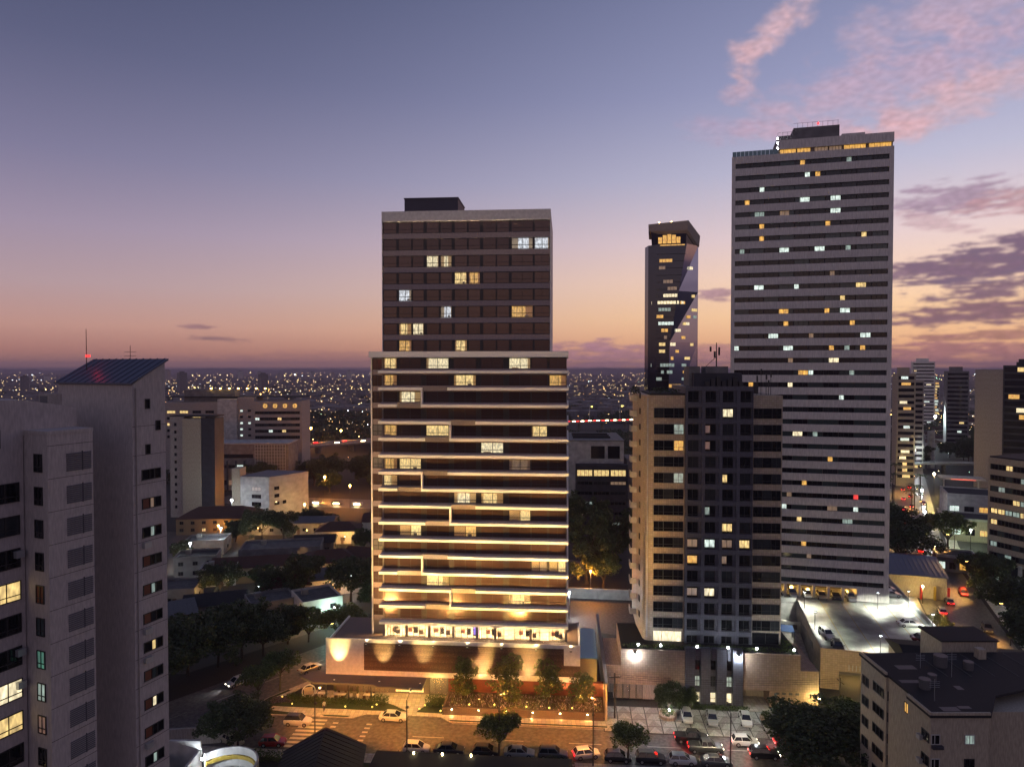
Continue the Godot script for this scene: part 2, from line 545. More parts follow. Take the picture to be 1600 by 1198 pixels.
	for k in ["lit_warm", "lit_amber", "lit_cream", "lit_white", "lit_green", "lit_dim", "lit_brown", "lit_teal"]:
		var m: StandardMaterial3D = M[k]
		m.emission_operator = BaseMaterial3D.EMISSION_OP_MULTIPLY
		m.emission_texture = drape
		m.emission_energy_multiplier *= 1.5
		m.uv1_triplanar = true
		m.uv1_world_triplanar = true
		m.uv1_scale = Vector3(0.21, 0.07, 0.21)
	# what shows in a lit room: patches of wall, curtain and furniture, all lit from inside
	for k in [["room_warm", Color(1.0, 0.86, 0.56), 1.9], ["room_cream", Color(1.0, 0.93, 0.74), 1.9], ["room_white", Color(0.94, 0.97, 1.0), 1.6], ["room_amber", Color(1.0, 0.77, 0.38), 1.4]]:
		var m := glow(k[0], k[1], k[2])
		m.emission_operator = BaseMaterial3D.EMISSION_OP_MULTIPLY
		m.emission_texture = drape
		m.uv1_triplanar = true
		m.uv1_world_triplanar = true
		m.uv1_scale = Vector3(0.3, 0.11, 0.3)
	glow("bulb_white", Color(0.94, 0.97, 1.0), 30.0)
	glow("bulb_warm", Color(1.0, 0.9, 0.66), 30.0)
	glow("bulb_sodium", Color(1.0, 0.8, 0.42), 25.0)
	glow("bulb_yellow", Color(1.0, 0.93, 0.45), 2.6)
	glow("bulb_red", Color(1.0, 0.05, 0.02), 8.0)
	glow("head_light", Color(1.0, 0.96, 0.85), 12.0)
	glow("tail_light", Color(1.0, 0.03, 0.015), 5.0)
	glow("flood_lens", Color(1.0, 0.92, 0.75), 0.3)
	mat("tail_off", 0.25, 0.01, 0.01, 0.2)
	mat("head_off", 0.5, 0.5, 0.5, 0.1)
	mat("curtain", 0.55, 0.48, 0.38, 0.9)
	M.curtain.backlight_enabled = true
	M.curtain.backlight = Color(0.8, 0.7, 0.55)
	# car paints
	for k in [["car_white", 0.62, 0.62, 0.6], ["car_silver", 0.34, 0.35, 0.36], ["car_black", 0.012, 0.012, 0.014], ["car_grey", 0.09, 0.095, 0.1], ["car_red", 0.35, 0.015, 0.012], ["car_blue", 0.02, 0.04, 0.12], ["car_beige", 0.42, 0.37, 0.27]]:
		var m := mat(k[0], k[1], k[2], k[3], 0.3, 0.2)
		m.clearcoat_enabled = true
		m.clearcoat = 1.0
		m.clearcoat_roughness = 0.05
	mat("car_glass", 0.015, 0.017, 0.02, 0.04, 0.0, 0.9)
	mat("tyre", 0.015, 0.015, 0.015, 0.9)
	mat("rim", 0.35, 0.35, 0.36, 0.35, 0.7)

# ---------------------------------------------------------------- the lit tower on its podium
const TOWER_AT := Vector3(-33.1, 0, -120.1)
const TOWER_TURN := -0.0785

# what a lit room shows: a bright room behind clear glass, drawn curtains, sometimes something dark in front
func lit_bay(parent: Node, c: Vector3, w: float, h: float, room: String, curtain_left: float, curtain_right: float, xs: Array, ys: Array, turn := 0.0) -> void:
	var o := window(parent, c, w, h, M.mullion, M.glass_clear, xs, ys, turn, 0.09)
	bx(o, "room_window_glow", Vector3(0, 0, -0.42), Vector3(w - 0.02, h, 0.03), M[room])
	for side in [[-1, curtain_left], [1, curtain_right]]:
		if side[1] > 0.02:
			var cw: float = w * side[1]
			var b := MB.new()
			var folds := maxi(3, int(cw / 0.16))
			for k in folds:
				var x0 := cw * k / folds
				var x1 := cw * (k + 1) / folds
				var xm := (x0 + x1) / 2
				b.quad(Vector3(x0, -h / 2, 0), Vector3(x0, h / 2, 0), Vector3(xm, h / 2, 0.07), Vector3(xm, -h / 2, 0.07))
				b.quad(Vector3(xm, -h / 2, 0.07), Vector3(xm, h / 2, 0.07), Vector3(x1, h / 2, 0), Vector3(x1, -h / 2, 0))
			var p := part(o, "curtain", b, M.curtain)
			p.position = Vector3(-w / 2 + 0.03 if side[0] < 0 else w / 2 - cw - 0.03, 0, -0.26)
	# a bed head or a low cabinet against the light
	var k := absi(int(c.x * 31.0 + c.y * 17.0)) % 4
	if k == 1:
		bx(o, "furniture", Vector3(-w * 0.22, -h * 0.42, -0.33), Vector3(w * 0.3, h * 0.12, 0.1), M.curtain)
	elif k == 2:
		bx(o, "furniture", Vector3(w * 0.2, -h * 0.4, -0.33), Vector3(w * 0.16, h * 0.18, 0.1), M.wood_c)

func dark_bay(parent: Node, c: Vector3, w: float, h: float, xs: Array, ys: Array) -> void:
	var o := put(parent, "window", frame_mesh(w, h, xs, ys, 0.05, 0.1), M.mullion, Transform3D(Basis(), c))
	# each sheet of glass sits a hair out of true, so that each mirrors a slightly different piece of sky
	var t := Basis.from_euler(Vector3(rng.randf_range(-0.006, 0.006), rng.randf_range(-0.006, 0.006), 0))
	var g: Material = [M.glass_bronze, M.glass_bronze, M.glass_bronze_b, M.glass_bronze_b][rng.randi() % 4]
	bx(o, "pane", Vector3(0, 0, -0.03), Vector3(w - 0.05, h - 0.05, 0.02), g, t)

func build_main_tower() -> void:
	var t := thing("apartment_tower", "slab tower with white staggered bands and dark glass above a white and wood podium", "tower", TOWER_AT, TOWER_TURN)
	# cores behind the glass
	solid(t, "core", 9.25, 42.6, 12.2, 60.0, -24.0, -4.1, M.core_dark)
	solid(t, "upper_core", 10.0, 39.3, 60.3, 85.0, -23.0, -4.1, M.core_dark)
	solid(t, "side_core", 7.15, 9.2, 9.1, 59.8, -23.0, -5.4, M.core_dark)
	# ---- upper block
	var ux := func(z: float) -> float: return 9.72 + (z - 137.0) * 0.03333
	solid(t, "roof_fascia", 9.6, 39.75, 83.95, 85.75, -23.5, -3.1, M.white_render)
	solid(t, "side_fin", 9.6, 9.72, 60.9, 83.95, -23.4, -3.15, M.white_render)
	solid(t, "side_fin", 39.63, 39.75, 60.9, 83.95, -23.4, -3.15, M.white_render)
	var pent := solid(t, "plant_room", 12.6, 22.6, 85.75, 89.1, -16.0, -8.0, M.penthouse)
	bb(pent, "roof_edge", 12.5, 22.7, 89.1, 89.3, -16.1, -7.9, M.penthouse)
	var ubays := [[139, 212], [222, 293], [298, 360], [374, 442], [449, 512], [525, 594], [600, 664], [678, 748], [752, 818], [830, 945], [952, 1033]]
	var ulit := {1: {9: "room_white", 10: "room_white"}, 2: {3: "room_cream", 4: "room_cream"}, 3: {5: "room_warm", 6: "room_amber"}, 4: {1: "room_white"}, 5: {4: "room_white", 9: "room_amber"}, 6: {1: "room_warm", 2: "room_cream"}, 7: {1: "room_amber", 5: "room_warm"}}
	for r in 8:
		var y1 := 83.9 - 3.003 * r
		solid(t, "spandrel", 9.72, 39.63, y1 - 3.003 + 0.03, y1 - 2.03, -4.1, -3.38, M.spandrel)
		for k in ubays.size():
			var x0: float = ux.call(ubays[k][0])
			var x1: float = ux.call(ubays[k][1])
			var c := Vector3((x0 + x1) / 2, y1 - 1.0, -3.5)
			var xs := [0.5] if x1 - x0 > 2.6 else []
			if ulit.get(r, {}).has(k):
				lit_bay(t, c, x1 - x0, 1.95, ulit[r][k], [0.0, 0.12, 0.3][rng.randi() % 3], [0.12, 0.2, 0.35][rng.randi() % 3], [0.5], [0.36])
			else:
				dark_bay(t, c, x1 - x0, 1.95, xs, [0.36])
		for k in ubays.size() - 1:
			bb(t, "mullion", ux.call(ubays[k][1]), ux.call(ubays[k + 1][0]), y1 - 2.03, y1 + 0.03, -4.0, -3.46, M.mullion)
	# ---- lower block
	solid(t, "parapet", 7.3, 42.9, 59.8, 60.85, -24.3, -2.5, M.white_band)
	var lx := func(z: float) -> float: return 9.2 + (z / 3.153 + 560.0 - 592.0) * 0.1146
	var bays := [[114, 184], [193, 303], [328, 442], [465, 578], [600, 712], [738, 845], [848, 926], [935, 1018]]
	var lit := {0: {0: "room_warm", 2: "room_cream", 5: "room_cream"}, 1: {0: "room_amber", 3: "room_warm", 7: "room_amber"}, 2: {1: "room_cream"}, 4: {0: "room_amber", 2: "room_warm", 6: "room_warm"}, 5: {4: "room_cream"}, 6: {0: "room_amber", 1: "room_warm", 5: "lit_dim"}, 7: {0: "room_warm"}, 8: {3: "room_cream", 4: "room_warm"}, 9: {5: "room_warm"}, 10: {1: "room_warm", 3: "room_amber"}, 12: {7: "room_warm", 6: "lit_dim"}, 13: {2: "room_warm"}, 14: {5: "room_warm"}}
	var half := {5: [0.0, 0.0], 7: [0.0, 0.45], 9: [0.52, 0.0], 10: [0.5, 0.0], 12: [0.55, 0.0]}
	for r in 16:
		var yb := 57.2 - 3.006 * (r - 1) if r > 0 else 60.2
		var yn := 57.2 - 3.006 * r
		var top := yb - 0.5
		var bottom := yn + 0.56
		solid(t, "spandrel", 9.2, 42.7, yn - 0.5, bottom, -4.1, -3.45, M.spandrel)
		for k in bays.size():
			var x0: float = lx.call(bays[k][0])
			var x1: float = lx.call(bays[k][1])
			var c := Vector3((x0 + x1) / 2, (top + bottom) / 2, -3.55)
			var xs := [0.5] if x1 - x0 > 2.9 else []
			if lit.get(r, {}).has(k):
				var hv: Array = half.get(r, [[0.0, 0.1, 0.16][rng.randi() % 3], [0.0, 0.14, 0.3][rng.randi() % 3]])
				lit_bay(t, c, x1 - x0, top - bottom, lit[r][k], hv[0], hv[1], [0.52], [0.3])
			else:
				dark_bay(t, c, x1 - x0, top - bottom, xs, [0.3])
			if k < 7:
				bb(t, "mullion", x1, lx.call(bays[k + 1][0]), bottom, top, -4.1, -3.52, M.mullion)
		# the recessed strip at the left end
		var ly := yb - 1.6
		var room := "room_cream" if r in [4, 6] else "room_warm" if r == 11 else ""
		if room != "":
			lit_bay(t, Vector3(8.15, ly, -5.25), 1.95, 2.0, room, 0.0, 0.0, [0.5], [0.4])
		else:
			dark_bay(t, Vector3(8.15, ly, -5.25), 1.95, 2.0, [0.5], [0.4])
		bb(t, "side_panel", 7.15, 9.2, ly - 1.95, ly - 1.0, -5.4, -5.2, M.spandrel)
	solid(t, "edge_fin", 6.95, 7.15, 8.0, 60.2, -23.0, -4.9, M.white_band)
	# white bands: most run the whole width, others step down a floor at a white upright
	for k in range(1, 17):
		var y := 57.2 - 3.006 * (k - 1)
		var cuts: Array = [[], [17.0, 21.5, true], [12.4, 16.75, false], [22.1, 26.5, true], [17.45, 21.85, false]][(k - 1) % 5]
		if cuts.is_empty():
			solid(t, "band", 9.0, 42.95, y - 0.24, y + 0.24, -3.45, -2.35, M.white_band)
		else:
			solid(t, "band", 9.0, cuts[0], y - 0.24, y + 0.24, -3.45, -2.35, M.white_band)
			solid(t, "band", cuts[1], 42.95, y - 0.24, y + 0.24, -3.45, -2.35, M.white_band)
			solid(t, "infill_band", cuts[0] + 0.003, cuts[1] - 0.003, y - 0.38, y + 0.44, -3.45, -2.75, M.grey_band)
			if cuts[2]:
				solid(t, "upright", cuts[0] - 0.26, cuts[0], y - 2.766, y - 0.24, -3.45, -2.35, M.white_band)
		solid(t, "band_return", 42.7, 42.95, y - 0.24, y + 0.24, -20.0, -3.45, M.white_band)
	# ---- the lounge floor behind the terrace
	solid(t, "lounge_back", 9.3, 42.6, 9.1, 12.2, -24.0, -8.0, M.pale_wall)
	solid(t, "lounge_floor", 9.2, 42.7, 9.05, 9.1, -8.0, -4.15, M.pavement)
	for b in [[125, 190], [198, 318], [330, 457], [468, 592], [598, 714], [762, 892], [934, 1014]]:
		var x0: float = lx.call(b[0])
		var x1: float = lx.call(b[1])
		window(t, Vector3((x0 + x1) / 2, 10.5, -4.2), x1 - x0, 2.7, M.mullion, M.glass_clear, [0.25, 0.5, 0.75], [], 0.0, 0.08)
		var lamp := solid(t, "ceiling_light", x0 + 0.5, x1 - 0.5, 11.93, 12.0, -6.6, -5.6, M.lit_cream)
		omni(lamp, Vector3((x0 + x1) / 2, 11.6, -6.1), Color(1.0, 0.83, 0.58), 75.0, 0.5)
		for q in 3:
			var fx := lerpf(x0 + 0.5, x1 - 0.5, (q + 0.5) / 3.0)
			bb(t, "lounge_chair", fx - 0.35, fx + 0.35, 9.12, 9.12 + 0.75 + 0.35 * (q % 2), -6.9 + q * 0.5, -6.3 + q * 0.5, [M.red_wall, M.black_matt, M.wood_b][q])
	bb(t, "lounge_screen", lx.call(556), lx.call(586), 9.6, 11.6, -4.7, -4.6, M.lit_violet)
	for x in [9.2, 13.4, 17.6, 22.0, 26.3, 29.6, 36.0, 42.3]:
		solid(t, "column", x, x + 0.45, 9.0, 12.0, -4.6, -4.1, M.core_dark)
	# ---- podium
	solid(t, "podium_body", 0.3, 44.8, 3.6, 9.0, -13.0, -0.35, M.white_render)
	solid(t, "ground_floor", 1.0, 44.8, 0.0, 3.6, -13.0, -1.0, M.soffit)
	solid(t, "terrace_floor", 0.35, 44.7, 9.0, 9.05, -12.9, -0.3, M.terrace)
	solid(t, "podium_wall", 0.0, 6.9, 3.6, 10.0, -0.34, 0.0, M.white_render)
	solid(t, "podium_wall", 6.9, 45.0, 9.4, 10.0, -0.34, 0.0, M.white_render)
	solid(t, "podium_wall", 6.9, 45.0, 3.6, 4.5, -0.34, 0.0, M.white_render)
	solid(t, "podium_wall", 42.2, 45.0, 6.5, 9.4, -0.34, 0.0, M.white_render)
	solid(t, "side_wall", -0.02, 0.3, 3.6, 9.3, -13.0, -0.35, M.white_render)
	solid(t, "side_wall", 44.75, 45.0, 3.6, 9.3, -13.0, -0.35, M.white_render)
	for k in 14:
		var x1 := 42.2 if k >= 6 else 45.0
		bb(t, "board", 6.9, x1, 4.5 + 0.35 * k, 4.5 + 0.35 * k + 0.335, -0.33, -0.05 - 0.012 * (k % 3), [M.wood_a, M.wood_b, M.wood_c][(k * 7) % 3])
	# glass balustrade along the terrace
	for k in 16:
		bb(t, "balustrade_pane", 8.0 + k * 2.2, 8.0 + k * 2.2 + 2.14, 9.06, 10.15, -1.12, -1.08, M.glass_clear)
	# entrance canopy, shop glass and the red wall
	var can := MB.new()
	can.prism([Vector2(-3.2, 0.0), Vector2(-4.2, 1.2), Vector2(-1.0, 3.3), Vector2(9.6, 3.3), Vector2(10.6, 4.0), Vector2(18.2, 4.2), Vector2(18.2, -0.9), Vector2(-3.2, -0.9)], 3.25, 3.57)
	part(t, "canopy", can, M.soffit)
	for x in [1.0, 5.0, 9.0]:
		bb(t, "canopy_post", x - 0.1, x + 0.1, 0.0, 3.25, 2.7, 2.9, M.mullion)
	for k in 4:
		window(t, Vector3(4.6 + k * 1.95, 1.6, -0.85), 1.9, 3.1, M.mullion, M.glass_clear, [0.5], [], 0.0, 0.07)
	bb(t, "shop_back", 3.4, 11.8, 0.05, 3.2, -3.2, -3.0, M.cream_wall)
	for x in [5.2, 7.8, 10.4]:
		var lamp := bb(t, "shop_light", x - 0.5, x + 0.5, 3.12, 3.2, -2.2, -1.6, M.lit_cream)
	var shop := bb(t, "shop_lamp", 3.6, 3.7, 3.0, 3.1, -2.0, -1.9, M.lit_cream)
	for x in [5.2, 7.8, 10.4]:
		omni(t, Vector3(x, 2.7, -1.9), Color(1.0, 0.8, 0.5), 30.0, 0.4)
	for x in [12.6, 16.4]:
		omni(t, Vector3(x, 2.9, 2.2), Color(1.0, 0.78, 0.45), 8.0, 0.3)
	bb(t, "garage_light", 12.4, 17.4, 0.5, 1.3, -0.95, -0.9, M.lit_warm)
	window(t, Vector3(20.2, 1.9, -0.7), 3.4, 3.4, M.mullion, M.glass_clear, [0.33, 0.66], [], 0.0, 0.08)
	bb(t, "entrance_back", 18.4, 22.0, 0.1, 3.5, -3.4, -3.2, M.cream_wall)
	var el := bb(t, "entrance_light", 18.8, 21.6, 3.42, 3.5, -2.4, -1.2, M.lit_cream)
	omni(t, Vector3(20.2, 3.0, -1.8), Color(1.0, 0.78, 0.42), 30.0, 0.5)
	omni(t, Vector3(20.2, 3.2, 0.8), Color(1.0, 0.78, 0.42), 4.0, 0.3)
	bb(t, "red_wall", 22.0, 49.0, 0.0, 3.57, -0.95, -0.1, M.red_wall)
	for k in 9:
		bb(t, "wall_pilaster", 23.6 + k * 2.8, 23.72 + k * 2.8, 1.4, 3.55, -0.1, -0.06, M.red_wall)
	# side wing and boundary wall on the right
	solid(t, "side_wing", 45.02, 47.9, 3.0, 7.6, -14.0, -0.6, M.ochre_wall)
	bb(t, "side_wing_roof", 45.02, 48.0, 7.6, 7.75, -14.1, -0.5, M.rail_glass)

func build_forecourt() -> void:
	var at := Transform3D(Basis(Vector3.UP, TOWER_TURN), TOWER_AT)
	var w := thing("boundary_wall", "tall cream boundary wall beside the podium's right end, lit from below", "wall", TOWER_AT, TOWER_TURN)
	solid(w, "wall", 49.0, 49.35, 0.0, 6.2, -26.0, 5.6, M.cream_wall)
	bb(w, "coping", 48.9, 49.45, 6.2, 6.3, -26.05, 5.65, M.kerb)
	# raised bed with its stone wall: every stone block of the face is a piece
	var bed := thing("planter_wall", "low rough stone retaining wall along the pavement under the red wall", "wall", TOWER_AT, TOWER_TURN)
	solid(bed, "wall_core", 22.3, 48.9, 0.0, 1.38, 5.3, 5.62, M.soil)
	rng.seed = 77
	for row in 4:
		var x := 22.3
		while x < 48.7:
			var l := minf(rng.randf_range(0.7, 1.3), 48.9 - x)
			bx(bed, "stone", Vector3(x + l / 2, 0.18 + 0.35 * row, 5.64), Vector3(l - 0.03, 0.32, 0.22 + rng.randf() * 0.06), M.stone)
			x += l
	solid(bed, "bed_soil", 22.3, 48.9, 0.0, 1.3, -0.05, 5.3, M.soil)
	solid(bed, "end_wall", 22.0, 22.28, 0.0, 1.42, 0.2, 5.75, M.stone)
	# garden on the left, its beds edged by the pavement
	var gb := MB.new()
	gb.prism([Vector2(-9.0, 2.6), Vector2(-8.9, 4.2), Vector2(-7.6, 5.2), Vector2(10.6, 5.4), Vector2(15.8, 5.3), Vector2(12.6, 3.2), Vector2(9.6, 2.2), Vector2(-2.0, 2.4), Vector2(-3.8, 0.4)], 0.10, 0.24)
	var garden := put(self, "lawn", gb.mesh(), M.grass, at)
	garden.set_meta("kind", "structure")
	var g2 := MB.new()
	g2.prism([Vector2(18.6, 3.2), Vector2(17.6, 5.3), Vector2(21.9, 5.5), Vector2(21.9, 0.4), Vector2(19.6, 0.6)], 0.10, 0.24)
	var lawn2 := put(self, "lawn", g2.mesh(), M.grass, at)
	lawn2.set_meta("kind", "structure")
	# patio in front of the shop
	var pv := MB.new()
	pv.prism([Vector2(-3.0, 0.2), Vector2(-2.6, 2.3), Vector2(9.4, 2.15), Vector2(13.0, 3.1), Vector2(16.2, 5.4), Vector2(17.5, 5.4), Vector2(18.4, 3.2), Vector2(19.4, 0.3), Vector2(21.9, 0.3), Vector2(21.9, -1.0), Vector2(-3.0, -1.0)], 0.06, 0.16)
	var patio := put(self, "patio", pv.mesh(), M.pavement, at)
	patio.set_meta("kind", "structure")
	# patio furniture
	var spots := [[-0.4, 1.5], [8.2, 1.4], [3.2, 1.6]]
	for k in 3:
		var tb := thing("patio_table", ["white patio table by the swing chair", "long white patio table near the shop's right end", "white patio table between the potted cypresses"][k], "table", at * Vector3(spots[k][0], 0.16, spots[k][1]), TOWER_TURN, "tables on the shop patio")
		bb(tb, "table_top", -0.95, 0.95, 0.70, 0.76, -0.4, 0.4, M.white_band)
		for sx in [-0.8, 0.8]:
			for sz in [-0.3, 0.3]:
				bb(tb, "leg", sx - 0.04, sx + 0.04, 0.0, 0.70, sz - 0.04, sz + 0.04, M.metal_dark)
		for q in 4:
			var ch := thing("patio_chair", "dark chair pulled up to a white patio table", "chair", at * Vector3(spots[k][0] - 0.6 + 1.2 * (q % 2), 0.16, spots[k][1] + (0.72 if q < 2 else -0.72)), TOWER_TURN + (0.0 if q < 2 else PI), "chairs round the patio tables")
			bb(ch, "seat", -0.22, 0.22, 0.42, 0.47, -0.22, 0.22, M.wood_b)
			bb(ch, "backrest", -0.22, 0.22, 0.47, 0.88, 0.18, 0.23, M.wood_b)
			for sx in [-0.19, 0.19]:
				for sz in [-0.19, 0.19]:
					bb(ch, "leg", sx - 0.02, sx + 0.02, 0.0, 0.42, sz - 0.02, sz + 0.02, M.metal_dark)
	# a round hanging chair in its white hoop
	var hc := thing("hanging_chair", "round white hoop swing chair at the patio's left end", "chair", at * Vector3(-2.4, 0.2, 2.0), TOWER_TURN + 0.5)
	var hoop := MB.new()
	for k in 20:
		var a0 := TAU * k / 20.0
		var a1 := TAU * (k + 1) / 20.0
		hoop.tube(Vector3(cos(a0) * 1.1, 1.15 + sin(a0) * 1.1, 0), Vector3(cos(a1) * 1.1, 1.15 + sin(a1) * 1.1, 0), 0.09, 0.09, 6, false)
	part(hc, "hoop", hoop, M.white_band)
	var seat := MB.new()
	seat.loft([[Vector3(-0.7, 0.7, -0.3), Vector3(0.7, 0.7, -0.3), Vector3(0.7, 0.7, 0.4), Vector3(-0.7, 0.7, 0.4)], [Vector3(-0.8, 0.9, -0.4), Vector3(0.8, 0.9, -0.4), Vector3(0.8, 0.85, 0.5), Vector3(-0.8, 0.85, 0.5)]])
	part(hc, "cushion", seat, M.curtain)
	bb(hc, "backrest", -0.75, 0.75, 0.9, 1.7, -0.45, -0.3, M.curtain)
	for x in [4.9, 6.1, 2.0]:
		var pot := thing("potted_cypress", ["slim clipped shrub in a white pot near the shop door", "slim clipped shrub in a white pot between the patio tables", "slim clipped shrub in a white pot left of the shop glass"][[4.9, 6.1, 2.0].find(x)], "potted plant", at * Vector3(x, 0.16, 1.0), 0.0, "potted shrubs on the patio")
		var pb := MB.new()
		pb.tube(Vector3(0, 0, 0), Vector3(0, 0.55, 0), 0.2, 0.28, 10)
		part(pot, "pot", pb, M.white_band)
		part(pot, "foliage", leaf_cloud(x * 10, [[Vector3(0, 1.25, 0), Vector3(0.28, 0.75, 0.28)]], 120, 0.14, 1), M.leaf)
	# hedges and ground cover in the beds
	shrub("clipped_hedge", "long dark hedge between the patio and the pavement", "hedge", at * Vector3(3.4, 0.2, 3.4), TOWER_TURN, Vector3(6.4, 0.75, 1.2), 2600, 3)
	shrub("garden_hedge", "hedge bed at the left tip of the patio garden", "hedge", at * Vector3(-3.6, 0.2, 3.0), TOWER_TURN - 0.3, Vector3(2.6, 0.9, 1.3), 1200, 4)
	shrub("garden_shrub", "rounded dark shrub left of the driveway", "shrub", at * Vector3(10.6, 0.2, 3.4), 0.0, Vector3(1.5, 1.5, 1.2), 900, 5)
	shrub("garden_shrub", "rounded dark shrub right of the driveway", "shrub", at * Vector3(20.4, 0.2, 2.8), 0.0, Vector3(1.7, 1.7, 1.6), 1100, 6)
	shrub("heather_bed", "purplish ground cover in the garden's rounded corner", "plants", at * Vector3(-6.6, 0.2, 3.4), 0.1, Vector3(1.7, 0.35, 1.4), 700, 17, true)
	var bedcover := MB.new()
	bedcover.colored = true
	rng.seed = 99
	for k in 2400:
		var p := Vector3(rng.randf_range(22.6, 48.6), 1.3, rng.randf_range(0.6, 5.2))
		var h := rng.randf_range(0.12, 0.42)
		bedcover.tint = Color(0.11, 0.14, 0.05) if rng.randf() < 0.55 else Color(0.34, 0.25, 0.3)
		var a := rng.randf() * TAU
		var s := Vector3(cos(a), 0, sin(a)) * 0.06
		var lean := Vector3(rng.randf_range(-0.2, 0.2), h, rng.randf_range(-0.2, 0.2))
		bedcover.tri(p - s, p + s, p + lean)
	var bc := put(self, "bed_grasses", bedcover.mesh(), M.leaf, at)
	tag(bc, "low feathery grasses covering the raised bed below the red wall", "grasses")
	stuff(bc)
	# uplights against the podium and the boundary wall, and along the beds
	var ups := [[2.4, 3.58, 2.6, "on the canopy's left half"], [10.4, 3.58, 2.6, "on the canopy over the shop"], [17.6, 3.58, 2.8, "on the canopy's right end"], [27.8, 1.35, 3.0, "between the first and second bed trees"], [36.0, 1.35, 3.4, "between the second and third bed trees"]]
	for u in ups:
		var p := thing("wall_washer", "ground floodlight aimed at the podium wall, " + u[3], "light", at * Vector3(u[0], u[1], u[2]), TOWER_TURN, "floodlights washing the podium")
		var lb := MB.new()
		lb.tube(Vector3(0, 0, 0), Vector3(0, 0.22, 0), 0.16, 0.2, 10)
		part(p, "lamp_housing", lb, M.metal_dark)
		var lens := MB.new()
		lens.tube(Vector3(0, 0.225, 0), Vector3(0, 0.25, 0), 0.17, 0.17, 10)
		part(p, "lamp_lens", lens, M.flood_lens)
		spot(p, Vector3(0, 0.32, -0.02), Vector3(0, 4.6, -2.7), Color(1.0, 0.82, 0.5), 190.0 if u[1] > 2.0 else 420.0, 24.0, 1.0, 0.12)
	var lefts := [[24.4, 0.9], [31.2, 0.8], [33.8, 0.8], [38.6, 0.8], [42.6, 0.8], [46.4, 0.8]]
	for k in lefts.size():
		var p := thing("bed_spotlight", "small spotlight at the red wall's foot, %s from the entrance" % ["first", "second", "third", "fourth", "fifth", "sixth"][k], "light", at * Vector3(lefts[k][0], 1.3, lefts[k][1]), TOWER_TURN, "spotlights along the red wall")
		var lb := MB.new()
		lb.tube(Vector3(0, 0, 0), Vector3(0, 0.16, 0), 0.08, 0.1, 8)
		part(p, "lamp_housing", lb, M.metal_dark)
		var lens := MB.new()
		lens.tube(Vector3(0, 0.165, 0), Vector3(0, 0.18, 0), 0.08, 0.08, 8)
		part(p, "lamp_lens", lens, M.flood_lens)
		spot(p, Vector3(0, 0.25, 0), Vector3(0, 3.0, -0.55), Color(1.0, 0.72, 0.45), 30.0, 38.0, 0.8, 0.05)
	for k in 4:
		var p := thing("tree_spotlight", "spotlight under the %s uplit bed tree from the entrance" % ["first", "second", "third", "last"][k], "light", at * Vector3([24.2, 32.0, 38.7, 44.8][k], 1.3, 4.4), TOWER_TURN, "spotlights under the bed trees")
		var lb := MB.new()
		lb.tube(Vector3(0, 0, 0), Vector3(0, 0.16, 0), 0.08, 0.1, 8)
		part(p, "lamp_housing", lb, M.metal_dark)
		var lens := MB.new()
		lens.tube(Vector3(0, 0.165, 0), Vector3(0, 0.18, 0), 0.08, 0.08, 8)
		part(p, "lamp_lens", lens, M.flood_lens)
		spot(p, Vector3(0, 0.25, 0), Vector3(0.12, 1.0, -0.34), Color(1.0, 0.88, 0.5), 60.0, 30.0, 0.8, 0.06)
	var p2 := thing("wall_washer", "ground floodlight at the foot of the cream boundary wall", "light", at * Vector3(48.2, 1.3, 3.2), TOWER_TURN, "floodlights washing the podium")
	var lb2 := MB.new()
	lb2.tube(Vector3(0, 0, 0), Vector3(0, 0.2, 0), 0.12, 0.16, 10)
	part(p2, "lamp_housing", lb2, M.metal_dark)
	spot(p2, Vector3(0, 0.3, 0), Vector3(0.45, 3.0, -2.2), Color(1.0, 0.86, 0.5), 60.0, 40.0, 0.9, 0.1)
	# glowing garden globes
	var globes := [[-6.9, 0.25, 2.6], [-4.2, 0.25, 4.9], [1.4, 0.25, 5.1], [5.2, 0.25, 5.1], [9.8, 0.25, 4.9], [10.3, 0.25, 4.0], [17.9, 0.25, 4.9], [18.6, 0.25, 3.6], [21.6, 0.25, 5.3], [21.7, 0.25, 3.4], [26.4, 1.32, 4.9], [30.6, 1.32, 4.6], [36.0, 1.32, 4.9], [39.8, 1.32, 5.0], [43.6, 1.32, 4.8]]
	var words := ["in the garden's rounded corner", "at the left end of the hedge by the pavement", "below the hedge, behind the walking person", "below the hedge's right half", "left of the driveway by the pavement", "left of the driveway, inner one", "right of the driveway by the pavement", "right of the driveway, inner one", "at the corner of the stone wall", "beside the entrance shrub", "in the raised bed, first from the entrance", "in the raised bed, second from the entrance", "in the raised bed, third from the entrance", "in the raised bed, fourth from the entrance", "in the raised bed, last before the boundary wall"]
	for k in globes.size():
		var p := thing("garden_light", "small glowing yellow garden light " + words[k], "light", at * Vector3(globes[k][0], globes[k][1], globes[k][2]), 0.0, "yellow garden lights")
		var gl := SphereMesh.new()
		gl.radius = 0.13
		gl.height = 0.26
		gl.radial_segments = 12
		gl.rings = 6
		bx(p, "stake", Vector3(0, 0.06, 0), Vector3(0.04, 0.14, 0.04), M.metal_dark)
		put(p, "lamp_globe", gl, M.bulb_yellow, Transform3D(Basis(), Vector3(0, 0.24, 0)))
		omni(p, Vector3(0, 0.24, 0), Color(1.0, 0.92, 0.45), 5.0, 0.12)
